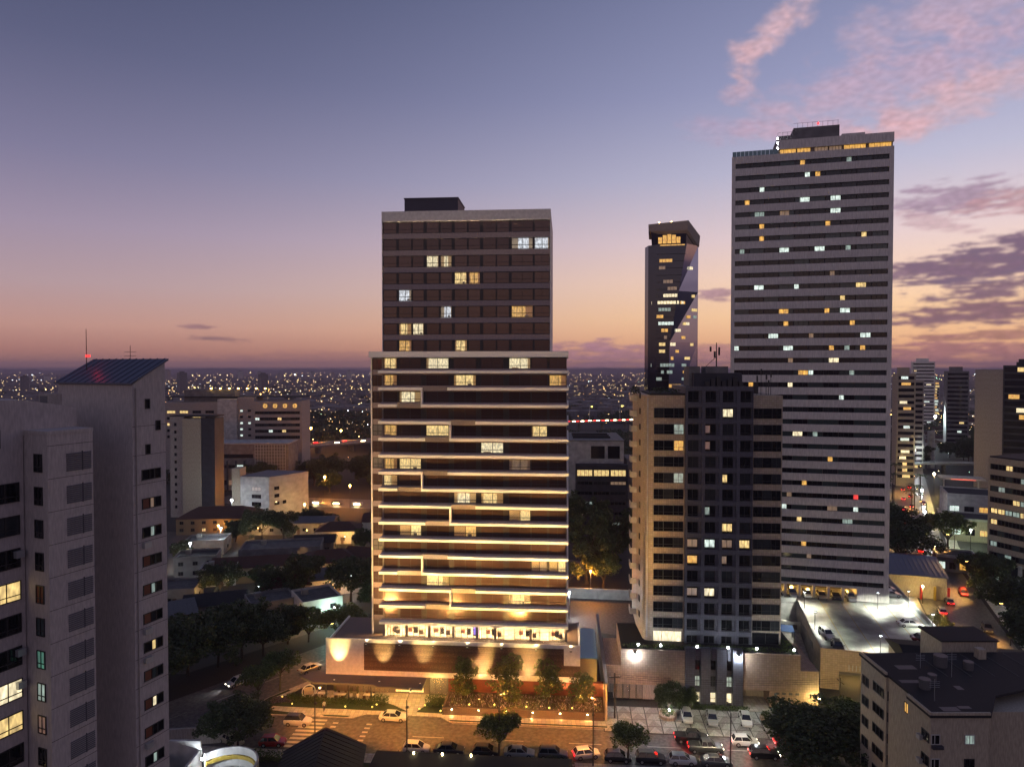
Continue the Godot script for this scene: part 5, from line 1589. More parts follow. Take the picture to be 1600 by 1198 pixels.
	bx(t, "beacon_light", Vector3(-8.8, 59.2, -2), Vector3(0.28, 0.22, 0.28), M.bulb_red)
	omni(t, Vector3(-8.6, 59.5, -1.6), Color(1.0, 0.1, 0.08), 0.35, 0.1)

# ---------------------------------------------------------------- middle distance on the left
func block(parent: Node, called: String, x0: float, x1: float, y0: float, y1: float, z0: float, z1: float, m: Material, roof: Material) -> void:
	var w := solid(parent, called, x0, x1, y0, y1, z0, z1, m)
	bb(parent, "roof", x0 - 0.1, x1 + 0.1, y1, y1 + 0.25, z0 - 0.1, z1 + 0.1, roof)

# hipped, gabled or flat house; w along its own x
func house(called: String, label: String, at: Vector3, turn: float, w: float, d: float, h: float, rise: float, wall: Material, roof: Material, kind := "hip", lit := -1) -> Node3D:
	var o := thing(called, label, "house", at, turn, "houses of the block behind the street" if called == "town_house" else "")
	solid(o, "wall", -w / 2, w / 2, 0.0, h, -d / 2, d / 2, wall)
	var rb := MB.new()
	var e := 0.45
	var q := [Vector3(-w / 2 - e, h, -d / 2 - e), Vector3(w / 2 + e, h, -d / 2 - e), Vector3(w / 2 + e, h, d / 2 + e), Vector3(-w / 2 - e, h, d / 2 + e)]
	if kind == "flat":
		rb.bounds(-w / 2 + 0.2, w / 2 - 0.2, h - 0.1, h + 0.06, -d / 2 + 0.2, d / 2 - 0.2)
		for s in [[-w / 2, w / 2, -d / 2, -d / 2 + 0.2], [-w / 2, w / 2, d / 2 - 0.2, d / 2], [-w / 2, -w / 2 + 0.2, -d / 2 + 0.2, d / 2 - 0.2], [w / 2 - 0.2, w / 2, -d / 2 + 0.2, d / 2 - 0.2]]:
			bb(o, "parapet", s[0], s[1], h, h + 0.6, s[2], s[3], wall)
		bb(o, "water_tank", -w * 0.25 - 0.7, -w * 0.25 + 0.7, h + 0.06, h + 1.3, -d * 0.2 - 0.7, -d * 0.2 + 0.7, M.concrete)
	else:
		var in_ := 0.0 if kind == "gable" else minf(w, d) * 0.42
		rb.loft([q, [Vector3(-w / 2 - e + in_, h + rise, -0.06), Vector3(w / 2 + e - in_, h + rise, -0.06), Vector3(w / 2 + e - in_, h + rise, 0.06), Vector3(-w / 2 - e + in_, h + rise, 0.06)]])
	var r := part(o, "roof", rb, roof)
	if kind != "flat":
		var n := int(w / 0.9)
		for k in n:
			# courses of the roof as ribs running down to the eaves
			var x := lerpf(-w / 2, w / 2, (k + 0.5) / n)
			if absf(x) > w / 2 - (0.0 if kind == "gable" else minf(w, d) * 0.4):
				continue
			for s in [-1.0, 1.0]:
				var len := Vector2(d / 2 + e, rise).length()
				bx(r, "roof_rib", Vector3(x, h + rise / 2 + 0.03, s * (d / 2 + e) / 2), Vector3(0.12, 0.07, len), roof, Basis(Vector3.RIGHT, s * atan2(rise, d / 2 + e)))
	for k in maxi(1, int(w / 3.4)):
		var x := lerpf(-w / 2, w / 2, (k + 0.5) / maxi(1, int(w / 3.4)))
		window(o, Vector3(x, minf(h - 1.1, 1.7), d / 2 + 0.03), 1.3, 1.1, M.frame_dark, M.lit_warm if k == lit else M.glass_dark, [0.5])
		if h > 5.0:
			window(o, Vector3(x, h - 1.3, d / 2 + 0.03), 1.3, 1.1, M.frame_dark, M.lit_white if k + 7 == lit else M.glass_dark, [0.5])
	window(o, Vector3(w / 2 + 0.03, minf(h - 1.1, 1.7), 0), 1.2, 1.1, M.frame_dark, M.glass_dark, [0.5], [], PI / 2)
	bb(o, "door", -0.45 + w * 0.12, 0.45 + w * 0.12, 0.0, 2.1, d / 2, d / 2 + 0.06, M.wood_b)
	return o

func build_left_midground() -> void:
	# narrow beige block with a dark blue flank
	var a := thing("narrow_block", "narrow beige block with a dark flank and one column of tiny windows", "building", Vector3(-123.5, 0, -262), 0.0)
	solid(a, "wall", -8.8, -3.4, 0.0, 39.0, -8.0, -1.2, M.plain_wall)
	solid(a, "front_wall", -3.4, 3.6, 0.0, 38.2, -8.0, 0.0, M.cream_wall)
	solid(a, "dark_flank", 3.6, 8.8, 0.0, 38.4, -9.0, -0.6, M.dark_wall)
	bb(a, "roof", -8.9, 8.9, 38.9, 39.4, -9.1, -1.4, M.roof_dark)
	for k in 12:
		window(a, Vector3(-6.6, 36.0 - k * 2.9, -1.16), 0.9, 1.2, M.frame_dark, M.glass_dark, [], [], 0.0, 0.09)
	# long office slab with round windows in its top storey
	var o := thing("office_slab", "long office block with four round lit windows under its roof", "building", Vector3(-120.4, 0, -350), 0.06)
	solid(o, "wall", -12.2, 12.2, 0.0, 40.6, -18.0, 0.0, M.plain_wall)
	solid(o, "wall", -20.4, -12.2, 0.0, 42.6, -18.0, -0.8, M.plain_wall)
	solid(o, "lift_shaft", -30.0, -20.4, 0.0, 41.8, -16.0, 0.6, M.pale_wall)
	solid(o, "wall", -58.0, -30.0, 0.0, 40.0, -22.0, -2.0, M.plain_wall)
	bb(o, "roof", -58.2, 12.4, 42.6, 42.9, -18.2, -6.0, M.roof_dark)
	solid(o, "plant_room", -50.0, -24.0, 40.0, 46.4, -16.0, -8.0, M.grey_wall)
	for k in 7:
		bx(o, "roof_light", Vector3(-36.0 + k * 4.6, 47.0, -7.6), Vector3(0.7, 0.5, 0.5), M.bulb_sodium)
	for k in 4:
		var rw := MB.new()
		rw.tube(Vector3(0, 0, 0), Vector3(0, 0, 0.2), 1.35, 1.35, 16)
		var p := part(o, "round_window", rw, M.frame_dark)
		p.position = Vector3(-6.2 + k * 5.0, 38.3, 0.0)
		var pn := MB.new()
		pn.tube(Vector3(0, 0, 0.2), Vector3(0, 0, 0.24), 1.2, 1.2, 16)
		part(p, "pane", pn, M.lit_amber)
		bx(p, "glazing_bar", Vector3(0, 0, 0.26), Vector3(2.4, 0.12, 0.04), M.frame_dark)
		bx(p, "glazing_bar", Vector3(0, 0, 0.27), Vector3(0.12, 2.4, 0.04), M.frame_dark)
	rng.seed = 606
	for r in 5:
		var y := 34.8 - r * 3.15
		bb(o, "window_band", -11.4, 11.2, y - 0.75, y + 0.75, 0.0, 0.05, M.glass_dark)
		for k in 10:
			var v := rng.randf()
			window(o, Vector3(-10.2 + k * 2.24, y, 0.12), 2.1, 1.4, M.frame_dark, M.glass_dark if v < 0.62 or r == 4 else M.glass_mid if v < 0.76 else M.lit_warm if v < 0.88 else M.lit_white, [0.5], [], 0.0, 0.09)
		for k in 2:
			window(o, Vector3(-18.4 + k * 4.0, y + 1.0, -0.7), 1.5, 1.1, M.frame_dark, M.lit_white if rng.randf() < 0.7 else M.glass_dark, [])
		for k in 4:
			window(o, Vector3(-54.0 + k * 6.4, y + 0.4, -1.9), 4.2, 1.4, M.frame_dark, M.lit_warm if rng.randf() < 0.3 else M.glass_dark, [0.33, 0.66])
	# lower wing in front with the lattice screen
	var w := thing("low_office_wing", "low office wing with a pale lattice screen at its right end", "building", Vector3(-126.0, 0, -322), 0.03)
	solid(w, "wall", -21.0, 20.0, 0.0, 21.8, -16.0, 0.0, M.grey_wall)
	bb(w, "roof", -21.2, 20.2, 21.8, 22.2, -16.2, 0.2, M.pale_wall)
	bb(w, "window_band", -20.6, 3.4, 15.2, 17.0, 0.0, 0.06, M.glass_dark)
	for k in 6:
		window(w, Vector3(-18.6 + k * 4.0, 11.2, 0.06), 3.2, 1.6, M.frame_dark, [M.lit_dim, M.lit_green, M.glass_dark, M.glass_dark, M.lit_white, M.glass_mid][k], [0.5])
		window(w, Vector3(-18.6 + k * 4.0, 3.6, 0.06), 3.2, 2.4, M.frame_dark, [M.lit_amber, M.lit_warm, M.glass_dark, M.lit_dim, M.glass_dark, M.lit_warm][k], [0.5])
		bb(w, "column", -20.8 + k * 4.0, -20.2 + k * 4.0, 0.0, 14.0, 0.06, 0.7, M.dark_wall)
	bb(w, "shop_sign", -17.4, -13.4, 6.8, 7.9, 0.75, 0.85, M.lit_white)
	for k in 12:
		bb(w, "lattice_bar", 4.4 + k * 1.3, 4.62 + k * 1.3, 9.0, 21.6, 0.5, 0.6, M.metal_pale)
	for k in 9:
		bb(w, "lattice_bar", 4.4, 18.9, 9.4 + k * 1.5, 9.58 + k * 1.5, 0.61, 0.68, M.metal_pale)
	bb(w, "dark_entrance", 4.0, 12.6, 3.6, 9.6, 0.0, 0.3, M.dark_wall)
	for k in 3:
		bb(w, "entrance_light", 6.0 + k * 2.1, 7.4 + k * 2.1, 6.6, 7.2, 0.3, 0.36, M.lit_cream)
	# small pale box standing corner-on
	var b := thing("corner_block", "small pale four-storey block seen corner-on, its right face lit warm", "building", Vector3(-92.6, 0, -259), 0.0)
	var left := MB.new()
	var plan := [Vector2(0, 0), Vector2(-12.0, -2.6), Vector2(-7.0, -18.0), Vector2(10.5, -15.0)]
	left.prism(plan, 0.0, 16.2)
	part(b, "wall", left, M.pale_wall)
	var rb := MB.new()
	rb.prism([Vector2(-0.1, -0.4), Vector2(-11.6, -2.9), Vector2(-7.0, -17.6), Vector2(10.0, -14.8)], 16.2, 16.35)
	part(b, "roof", rb, M.roof_blue)
	solid(b, "stair_shaft", -15.4, -12.3, 0.0, 19.0, -9.0, -3.0, M.cream_wall)
	for k in 4:
		var y := 11.6 - k * 2.9
		var ft := -atan2(2.6, 12.0)
		window(b, Vector3(-5.2, y, -1.0), 4.0, 1.5, M.frame_dark, M.lit_dim if k == 0 else M.glass_dark, [0.33, 0.66], [], ft)
		if k < 3:
			var st := atan2(15.0, 10.5)
			window(b, Vector3(2.0, y, -2.78), 2.2, 1.3, M.frame_dark, M.glass_dark, [0.5], [], st)
			if k == 2:
				window(b, Vector3(4.0, y, -5.62), 1.6, 1.3, M.frame_dark, M.glass_dark, [], [], st)
	# ---- raised highway with its moving traffic
	var hw := thing("highway_viaduct", "raised highway crossing behind the office blocks, traffic on it", "bridge", Vector3(-121.0, 0, -468), 0.63)
	solid(hw, "deck", -120.0, 170.0, 5.0, 6.0, -8.0, 8.0, M.concrete)
	bb(hw, "carriageway", -119.0, 169.0, 6.0, 6.05, -7.2, 7.2, M.asphalt)
	for s in [-7.8, 7.8]:
		bb(hw, "parapet", -120.0, 170.0, 6.0, 7.0, s - 0.15, s + 0.15, M.pale_wall)
	for k in 12:
		bb(hw, "pier", -110.0 + k * 24.0, -108.4 + k * 24.0, 0.0, 5.0, -3.0, 3.0, M.concrete)
	var hr := thing("highway_ramp", "lower slip road curving under the raised highway", "bridge", Vector3(-95.0, 0, -405), 0.08)
	solid(hr, "deck", -34.0, 60.0, 1.4, 2.2, -4.0, 4.0, M.concrete)
	bb(hr, "parapet", -34.0, 60.0, 2.2, 3.0, 3.7, 4.0, M.ochre_wall)
	for k in 5:
		bb(hr, "pier", -30.0 + k * 20.0, -29.0 + k * 20.0, 0.0, 1.4, -1.5, 1.5, M.concrete)
	# ---- houses of the block
	var L := [
		[-104, -243, 0.1, 26, 14, 5.5, 3.0, "ochre_wall", "roof_tile", "hip", 2, "long house with a red-brown roof and lamp-lit porch by the back street"],
		[-78, -241, 0.05, 30, 11, 4.0, 1.2, "grey_wall", "roof_sheet", "gable", -1, "long low shed with a bright strip under its eaves"],
		[-88, -190, 0.25, 11, 8, 5.6, 1.2, "grey_wall", "roof_dark", "flat", -1, "grey flat-roofed house behind the white street lamp"],
		[-79, -183, 0.25, 9, 7, 4.2, 1.0, "pale_wall", "roof_dark", "flat", 1, "small pale house with a lit strip on its wall"],
		[-69, -204, 0.18, 23, 11, 4.6, 1.4, "grey_wall", "roof_slab", "flat", -1, "wide flat-roofed grey building beside the back street"],
		[-72, -189, 0.2, 21, 9, 3.6, 2.0, "pale_wall", "roof_tile", "gable", 9, "long house with a dark red roof and pale railed front"],
		[-52, -193, 0.3, 15, 11, 4.0, 2.4, "cream_wall", "roof_tile", "hip", -1, "house with a dark hipped roof in the block's middle"],
		[-41, -196, -0.25, 13, 10, 4.0, 2.2, "plain_wall", "roof_tile", "gable", -1, "gabled house in the tower's warm glow"],
		[-36, -184, 0.2, 14, 9, 4.2, 1.8, "grey_wall", "roof_sheet", "gable", -1, "house with a pale sheet roof near the tower"],
		[-48, -177, 0.35, 16, 10, 4.2, 1.8, "plain_wall", "roof_sheet", "gable", -1, "house with a grey sheet roof behind the tall pine"],
		[-84, -168, 0.2, 12, 9, 3.8, 0.8, "grey_wall", "roof_slab", "flat", -1, "low house with a tan patch on its roof by the left block"],
		[-70, -160, 0.3, 13, 9, 3.4, 1.6, "plain_wall", "roof_dark", "gable", -1, "dark-roofed house in the block's shadow"],
		[-79, -150, 0.6, 15, 10, 3.8, 1.9, "ochre_wall", "roof_sheet", "gable", -1, "house with a ribbed dark roof and stained yellow wall"],
		[-66, -143, 0.7, 17, 9, 3.6, 1.4, "ochre_wall", "roof_dark", "gable", -1, "low house with a stained ochre wall along the street"],
		[-56, -157, 0.55, 10, 8, 4.6, 1.0, "grey_wall", "roof_slab", "flat", -1, "grey house with a roof terrace beside the white house"],
		[-45, -156, 0.55, 9, 10, 5.6, 1.0, "pale_wall", "roof_slab", "flat", -1, "white two-storey house lit greenish by its yard lamp"],
		[-57, -172, 0.3, 11, 9, 3.8, 1.8, "plain_wall", "roof_tile", "hip", -1, "small hip-roofed house between the trees"],
		[-44, -238, 0.0, 15, 10, 5.0, 2.2, "pale_wall", "roof_tile", "gable", -1, "gabled pale house far up by the lit avenue"],
		[-58, -228, 0.1, 14, 10, 4.2, 2.2, "plain_wall", "roof_tile", "hip", -1, "hip-roofed house below the round dark tree"],
		[-96, -214, 0.15, 12, 9, 4.0, 1.4, "grey_wall", "roof_slab", "flat", -1, "flat-roofed house right against the left block's edge"],
		[-62, -214, 0.15, 12, 8, 3.8, 1.6, "grey_wall", "roof_dark", "gable", -1, "dark gabled house in front of the wide flat building"]]
	for q in L:
		house("town_house", q[11], Vector3(q[0], 0, q[1]), q[2], q[3], q[4], q[5], q[6], M[q[7]], M[q[8]], q[9], q[10])
	# garden walls between the lots
	rng.seed = 808
	for k in 14:
		var g := thing("garden_wall", "low rendered wall between two dark gardens of the block", "wall", Vector3(rng.randf_range(-86, -38), 0, rng.randf_range(-205, -140)), rng.randf_range(0.1, 0.6) + (PI / 2 if k % 2 else 0.0), "garden walls of the block")
		bb(g, "wall", -rng.randf_range(4, 9), rng.randf_range(4, 9), 0.0, 2.0, -0.1, 0.1, [M.plain_wall, M.grey_wall, M.ochre_wall][k % 3])

# ---------------------------------------------------------------- between the towers
func build_middle_gap() -> void:
	var o := thing("white_hall", "white hall with a green-grey roof and a lit yellow window row between the towers", "building", Vector3(17.0, 0, -232), -0.05)
	solid(o, "wall", -2.0, 21.0, 0.0, 33.0, -28.0, 0.0, M.pale_wall)
	var rb := MB.new()
	rb.bounds(-2.2, 21.2, 33.0, 33.3, -28.2, 0.2)
	part(o, "roof", rb, M.concrete)
	for k in 3:
		bb(o, "roof_light_strip", 4.0, 17.0, 33.3, 33.9, -8.0 - k * 6.0, -6.4 - k * 6.0, M.roof_dark)
	window(o, Vector3(12.2, 29.2, 0.06), 4.8, 4.4, M.frame_light, M.glass_dark, [], [])
	window(o, Vector3(17.6, 29.2, 0.06), 4.2, 4.4, M.frame_light, M.glass_dark, [], [])
	solid(o, "dark_bay", 4.6, 22.0, 0.0, 25.4, 0.0, 3.0, M.dark_wall)
	for r in 6:
		for k in 3:
			var key: String = "lit_warm" if r == 0 else ["glass_mid", "glass_dark", "lit_dim", "glass_dark", "lit_green"][(r * 3 + k * 2) % 5]
			window(o, Vector3(7.6 + k * 5.6, 22.6 - r * 3.4, 3.06), 5.2, 2.2 if r == 0 else 1.2, M.frame_dark, M[key], [0.25, 0.5, 0.75], [], 0.0, 0.12)
	solid(o, "side_block", 22.0, 27.0, 0.0, 27.0, -12.0, 1.0, M.grey_wall)
	# bridge with packed traffic beyond
	var b := thing("far_bridge", "far bridge glowing with a jam of car lights", "bridge", Vector3(86.0, 0, -640), 0.6)
	b.rotation.y = 0.34
	solid(b, "deck", -60.0, 60.0, 6.6, 7.6, -6.0, 6.0, M.concrete)
	bb(b, "parapet", -60.0, 60.0, 7.6, 8.3, 5.8, 6.0, M.cream_wall)
	for k in 5:
		bb(b, "pier", -50.0 + k * 24.0, -48.0 + k * 24.0, 0.0, 6.6, -2.0, 2.0, M.concrete)
	rng.seed = 44
	for k in 26:
		var c := thing("bridge_car", "car in the far bridge jam, lights on", "car", b.transform * Vector3(-54.0 + k * 4.3, 7.6, rng.randf_range(1.0, 4.0)), b.rotation.y, "cars jammed on the far bridge")
		bb(c, "body", -2.0, 2.0, 0.2, 1.5, -0.9, 0.9, [M.car_grey, M.car_white, M.car_black][k % 3])
		bb(c, "head_light" if k % 2 else "tail_light", -1.4, 1.4, 0.7, 1.3, 0.92, 1.0, M.bulb_warm if k % 2 else M.tail_light)
	for k in 3:
		var p := thing("bridge_lamp", "tall lamp post on the far bridge, %s from the left" % ["first", "second", "third"][k], "street lamp", b.transform * Vector3(-44.0 + k * 32.0, 7.6, -5.0), 0.0, "lamp posts on the far bridge")
		bb(p, "lamp_post", -0.25, 0.25, 0.0, 15.0, -0.25, 0.25, M.metal_pale)
		bx(p, "lamp_head", Vector3(2.0, 13.6, 0), Vector3(1.5, 1.3, 1.3), M.bulb_yellow)
	# walled yard behind the tower
	var y := thing("yard_wall", "long pale yard wall under the big dark tree", "wall", Vector3(20.0, 0, -170), -0.12)
	bb(y, "wall", -14.0, 14.0, 0.0, 2.6, -0.15, 0.15, M.pale_wall)
	var r2 := thing("curved_ramp_wall", "curved pale kerb wall of the drive beside the boundary wall", "wall", Vector3(17.2, 0, -128.5), 0.0)
	var cw := MB.new()
	for k in 10:
		var a0 := PI * (0.55 + 0.5 * k / 10.0)
		var a1 := PI * (0.55 + 0.5 * (k + 1) / 10.0)
		var p0 := Vector2(cos(a0), -sin(a0)) * 5.0
		var p1 := Vector2(cos(a1), -sin(a1)) * 5.0
		cw.prism([p0, p1, p1 * 0.94, p0 * 0.94], 0.0, 1.5)
	part(r2, "wall", cw, M.pale_wall)

# ---------------------------------------------------------------- right-hand side
func tower_with_rows(label: String, at: Vector3, turn: float, w: float, d: float, h: float, wall: Material, dy: float, lit: float, seed_: int, gap := 0.5, glassm: Material = null) -> Node3D:
	var t := thing("distant_tower", label, "tower", at, turn)
	solid(t, "wall", -w / 2, w / 2, 0.0, h, -d, 0.0, wall)
	bb(t, "roof", -w * 0.3, w * 0.25, h, h + 3.0, -d * 0.8, -d * 0.3, wall)
	var r := RandomNumberGenerator.new()
	r.seed = seed_
	var n := int((h - 3.0) / dy)
	for k in n:
		var y := h - 2.0 - k * dy
		bb(t, "window_row", -w / 2 + 0.6, w / 2 - 0.6, y - dy * gap / 2, y + dy * gap / 2, 0.0, 0.06, glassm if glassm else M.glass_dark)
		if r.randf() < lit:
			var x := r.randf_range(-w / 2 + 1, w / 2 - 5)
			bb(t, "window", x, x + r.randf_range(1.6, 4.5), y - dy * gap / 2 + 0.1, y + dy * gap / 2 - 0.1, 0.06, 0.12, [M.lit_warm, M.lit_amber, M.lit_white, M.lit_cream][r.randi() % 4])
	return t

func build_right_side() -> void:
	tower_with_rows("pale white tower with dark rows, tallest in the right distance", Vector3(362, 0, -600), -0.45, 17, 14, 63, M.white_tile, 3.0, 0.3, 11, 0.36)
	tower_with_rows("squat brown tower with scattered lit windows left of the pale one", Vector3(218, 0, -372), -0.3, 12, 12, 51, M.plain_wall, 3.0, 0.4, 12)
	tower_with_rows("narrow beige tower half hidden by the white slab's edge", Vector3(192, 0, -332), -0.3, 8, 10, 55, M.cream_wall, 3.0, 0.5, 13)
	tower_with_rows("slim dark tower with pale bands right of the floodlights", Vector3(302, 0, -462), -0.4, 13, 10, 55.5, M.grey_wall, 3.0, 0.35, 14)
	tower_with_rows("narrow tower with a glowing yellow strip down its edge", Vector3(298, 0, -424), -0.5, 5, 9, 50, M.grey_wall, 3.0, 0.6, 15)
	tower_with_rows("white sliver of a lit block far behind the slim tower", Vector3(430, 0, -690), 0.0, 5, 8, 44, M.pale_wall, 3.0, 0.9, 16, 0.6)
	var big := tower_with_rows("broad dark glass tower with a stone flank at the right edge", Vector3(246, 0, -316), -0.62, 30, 16, 59, M.dark_wall, 3.2, 0.25, 17, 0.7, M.glass_dark)
	solid(big, "stone_flank", -26.0, -15.0, 0.0, 57.0, -14.0, 1.0, M.plain_wall)
	for k in 6:
		bb(big, "roof_unit", -10.0 + k * 3.0, -8.6 + k * 3.0, 59.0, 60.6 + (k % 3) * 0.5, -3.0, -2.0, M.metal_dark)
	var st := thing("lit_stair_strip", "glowing yellow stair strip on a distant tower", "window", Vector3(295.4, 26, -422.4), -0.5)
	bx(st, "window_strip", Vector3(0, 9, 0), Vector3(1.6, 20, 0.3), M.lit_warm)
	# long office facade along the street
	var f := thing("street_office", "long office block with slanting rows of windows along the right edge", "building", Vector3(131, 0, -187), 0.0)
	f.rotation.y = -1.195
	solid(f, "wall", 0.0, 62.0, 0.0, 33.4, -24.0, 0.0, M.cream_wall)
	bb(f, "roof", 0.2, 61.8, 33.4, 33.8, -23.8, -0.2, M.roof_dark)
	solid(f, "roof_block", 14.0, 40.0, 33.8, 38.0, -20.0, -8.0, M.grey_wall)
	rng.seed = 909
	for r in 9:
		var y := 31.0 - r * 3.0
		bb(f, "window_band", 0.6, 61.0, y - 0.75, y + 0.75, 0.0, 0.05, M.glass_dark)
		for k in 18:
			var v := rng.randf()
			window(f, Vector3(1.8 + k * 1.9, y, 0.1), 1.8, 1.4, M.frame_dark, M.glass_dark if v < 0.6 else M.glass_green if v < 0.76 else M.lit_warm if v < 0.86 else M.lit_green, [0.5], [], 0.0, 0.08)
	for k in 9:
		bb(f, "arch_pier", 0.4 + k * 4.0, 1.2 + k * 4.0, 0.0, 5.6, 0.0, 0.5, M.pale_wall)
		bb(f, "arch_glass", 1.3 + k * 4.0, 4.2 + k * 4.0, 0.4, 5.0, 0.02, 0.08, M.lit_green if k % 3 == 0 else M.glass_mid)
	# low flat-roofed halls across the street
	var q := [[180, -266, 19, 18, 9, "pale_wall", "low hall with a white-edged flat roof beside the far street"], [157, -231, 16, 13, 7, "cream_wall", "lower hall with a flat dark roof in front of the white-edged one"], [128, -196, 10, 9, 4, "grey_wall", "small hut by the leafy street corner"]]
	for s in q:
		var h := thing("street_hall", s[6], "building", Vector3(s[0], 0, s[1]), -0.42)
		solid(h, "wall", -s[2] / 2.0, s[2] / 2.0, 0.0, s[4], -s[3] / 2.0, s[3] / 2.0, M[s[5]])
		bb(h, "roof", -s[2] / 2.0 + 0.4, s[2] / 2.0 - 0.4, s[4], s[4] + 0.2, -s[3] / 2.0 + 0.4, s[3] / 2.0 - 0.4, M.roof_dark)
		for k in 4:
			bb(h, "parapet", [-s[2] / 2.0, -s[2] / 2.0, -s[2] / 2.0, s[2] / 2.0 - 0.4][k], [s[2] / 2.0, s[2] / 2.0, -s[2] / 2.0 + 0.4, s[2] / 2.0][k], s[4], s[4] + 0.7, [-s[3] / 2.0, s[3] / 2.0 - 0.4, -s[3] / 2.0 + 0.4, -s[3] / 2.0 + 0.4][k], [-s[3] / 2.0 + 0.4, s[3] / 2.0, s[3] / 2.0 - 0.4, s[3] / 2.0 - 0.4][k], M.pale_wall)
		for k in 4:
			window(h, Vector3(-s[2] / 2.0 + s[2] * (k + 0.5) / 4.0, s[4] * 0.45, s[3] / 2.0 + 0.05), s[2] / 6.0, 2.0, M.frame_dark, [M.lit_white, M.glass_dark, M.lit_amber, M.glass_mid][k], [0.5])
	# warehouse behind the deck
	var wh := thing("dark_warehouse", "dark ribbed warehouse roof behind the parking deck", "building", Vector3(103, 0, -182), -0.3)
	solid(wh, "wall", -9.0, 9.0, 0.0, 5.6, -11.0, 11.0, M.cream_wall)
	var wr := MB.new()
	wr.loft([[Vector3(-9.5, 5.6, -11.5), Vector3(9.5, 5.6, -11.5), Vector3(9.5, 5.6, 11.5), Vector3(-9.5, 5.6, 11.5)], [Vector3(-9.5, 8.0, -0.1), Vector3(9.5, 8.0, -0.1), Vector3(9.5, 8.0, 0.1), Vector3(-9.5, 8.0, 0.1)]])
	var wroof := part(wh, "roof", wr, M.roof_blue)
	for k in 17:
		bx(wroof, "roof_rib", Vector3(-8.8 + k * 1.1, 6.84, 5.75), Vector3(0.1, 0.08, 11.7), M.roof_blue, Basis(Vector3.RIGHT, atan2(2.4, 11.5)))
	for k in 3:
		bb(wh, "gate_post", 3.0 + k * 3.0, 3.5 + k * 3.0, 0.0, 3.4, 11.6, 12.0, [M.sign_red, M.paint_yellow, M.sign_red][k])
	# petrol station canopy with red light
	var ps := thing("red_lit_canopy", "low canopy edged in red light down the far street", "canopy", Vector3(214, 0, -324), -0.4)
	bb(ps, "roof", -9.0, 9.0, 5.0, 5.8, -5.0, 5.0, M.pale_wall)
	bb(ps, "light_strip", -5.0, 5.0, 5.1, 5.5, 5.0, 5.1, M.lit_red)
	for s in [-7.0, 7.0]:
		bb(ps, "post", s - 0.3, s + 0.3, 0.0, 5.0, -0.3, 0.3, M.pale_wall)
	# overpass closing the far street
	var ov := thing("overpass", "flat overpass closing the far end of the right street", "bridge", Vector3(225, 0, -372), -0.1)
	solid(ov, "deck", -60.0, 60.0, 5.4, 6.4, -4.0, 4.0, M.concrete)
	for k in 6:
		bb(ov, "pier", -50.0 + k * 20.0, -49.0 + k * 20.0, 0.0, 5.4, -1.5, 1.5, M.concrete)
	for k in 2:
		var tk := thing("storage_tank", "white upright tank beyond the overpass, %s of the two" % ["left", "right"][k], "tank", Vector3(236 + k * 5.4, 0, -392), 0.0, "white tanks")
		var tb := MB.new()
		tb.tube(Vector3.ZERO, Vector3(0, 20.0 + k * 1.5, 0), 1.5 + k * 0.4, 1.5 + k * 0.4, 14)
		part(tk, "shell", tb, M.pale_wall)

	# ---- the near apartment block at the lower right
	var n := thing("near_block", "near beige apartment block with a black roof at the lower right", "building", Vector3(47.2, 0, -76), 0.0)
	var hh := 18.6
	solid(n, "front_wing", 0.0, 6.6, 0.0, hh, -4.4, 0.0, M.cream_wall)
	solid(n, "recess", 0.8, 9.0, 0.0, hh - 0.1, -10.0, -4.4, M.cream_wall)
	solid(n, "middle_wing", 0.6, 14.0, 0.0, hh, -16.5, -10.2, M.cream_wall)
	solid(n, "right_wing", 6.6, 24.0, 0.0, hh - 1.0, -16.0, -3.2, M.cream_wall)
	var roof := MB.new()
	roof.prism([Vector2(-0.15, 0.15), Vector2(6.75, 0.15), Vector2(10.5, -4.5), Vector2(24, -9), Vector2(24, -17), Vector2(0.4, -16.7), Vector2(0.3, -10.0), Vector2(0.7, -9.9), Vector2(0.7, -4.3), Vector2(-0.15, -4.5)], hh, hh + 0.3)
	part(n, "roof", roof, M.roof_dark)
	for s in [[2.0, 4.0, -1.8, -0.8], [4.2, 5.6, -2.0, -1.4], [1.2, 3.6, -8.6, -7.8], [3.0, 5.4, -12.8, -11.6], [7.0, 7.8, -7.0, -6.0]]:
		bb(n, "roof_patch", s[0], s[1], hh + 0.3, hh + 0.31, s[2], s[3], M.roof_sheet)
	for s in [[3.2, -6.4, 0.9], [5.2, -8.2, 0.7], [9.0, -12.6, 1.1], [12.0, -11.6, 0.8]]:
		var tk := MB.new()
		tk.tube(Vector3(s[0], hh + 0.3, s[1]), Vector3(s[0], hh + 0.3 + s[2] * 1.3, s[1]), s[2] * 0.7, s[2] * 0.75, 12)
		part(n, "water_tank", tk, M.roof_sheet)
	var ae := MB.new()
	for s in [[2.4, -3.2, 2.6], [8.4, -9.4, 3.2], [6.0, -12.0, 2.0]]:
		ae.tube(Vector3(s[0], hh + 0.3, s[1]), Vector3(s[0], hh + 0.3 + s[2], s[1]), 0.03, 0.025, 5)
		for j in 4:
			ae.tube(Vector3(s[0] - 0.6, hh + s[2] - j * 0.22, s[1]), Vector3(s[0] + 0.6, hh + s[2] - j * 0.22, s[1]), 0.015, 0.015, 4)
	part(n, "aerial", ae, M.metal_pale)
	for s in [[-0.15, -4.4, 0.1], [0.4, -16.6, -10.0]]:
		bb(n, "roof_kerb", s[0], s[0] + 0.25, hh + 0.3, hh + 0.6, s[1], s[2], M.cream_wall)
	bb(n, "roof_kerb", 0.12, 6.7, hh + 0.3, hh + 0.58, -0.1, 0.14, M.cream_wall)
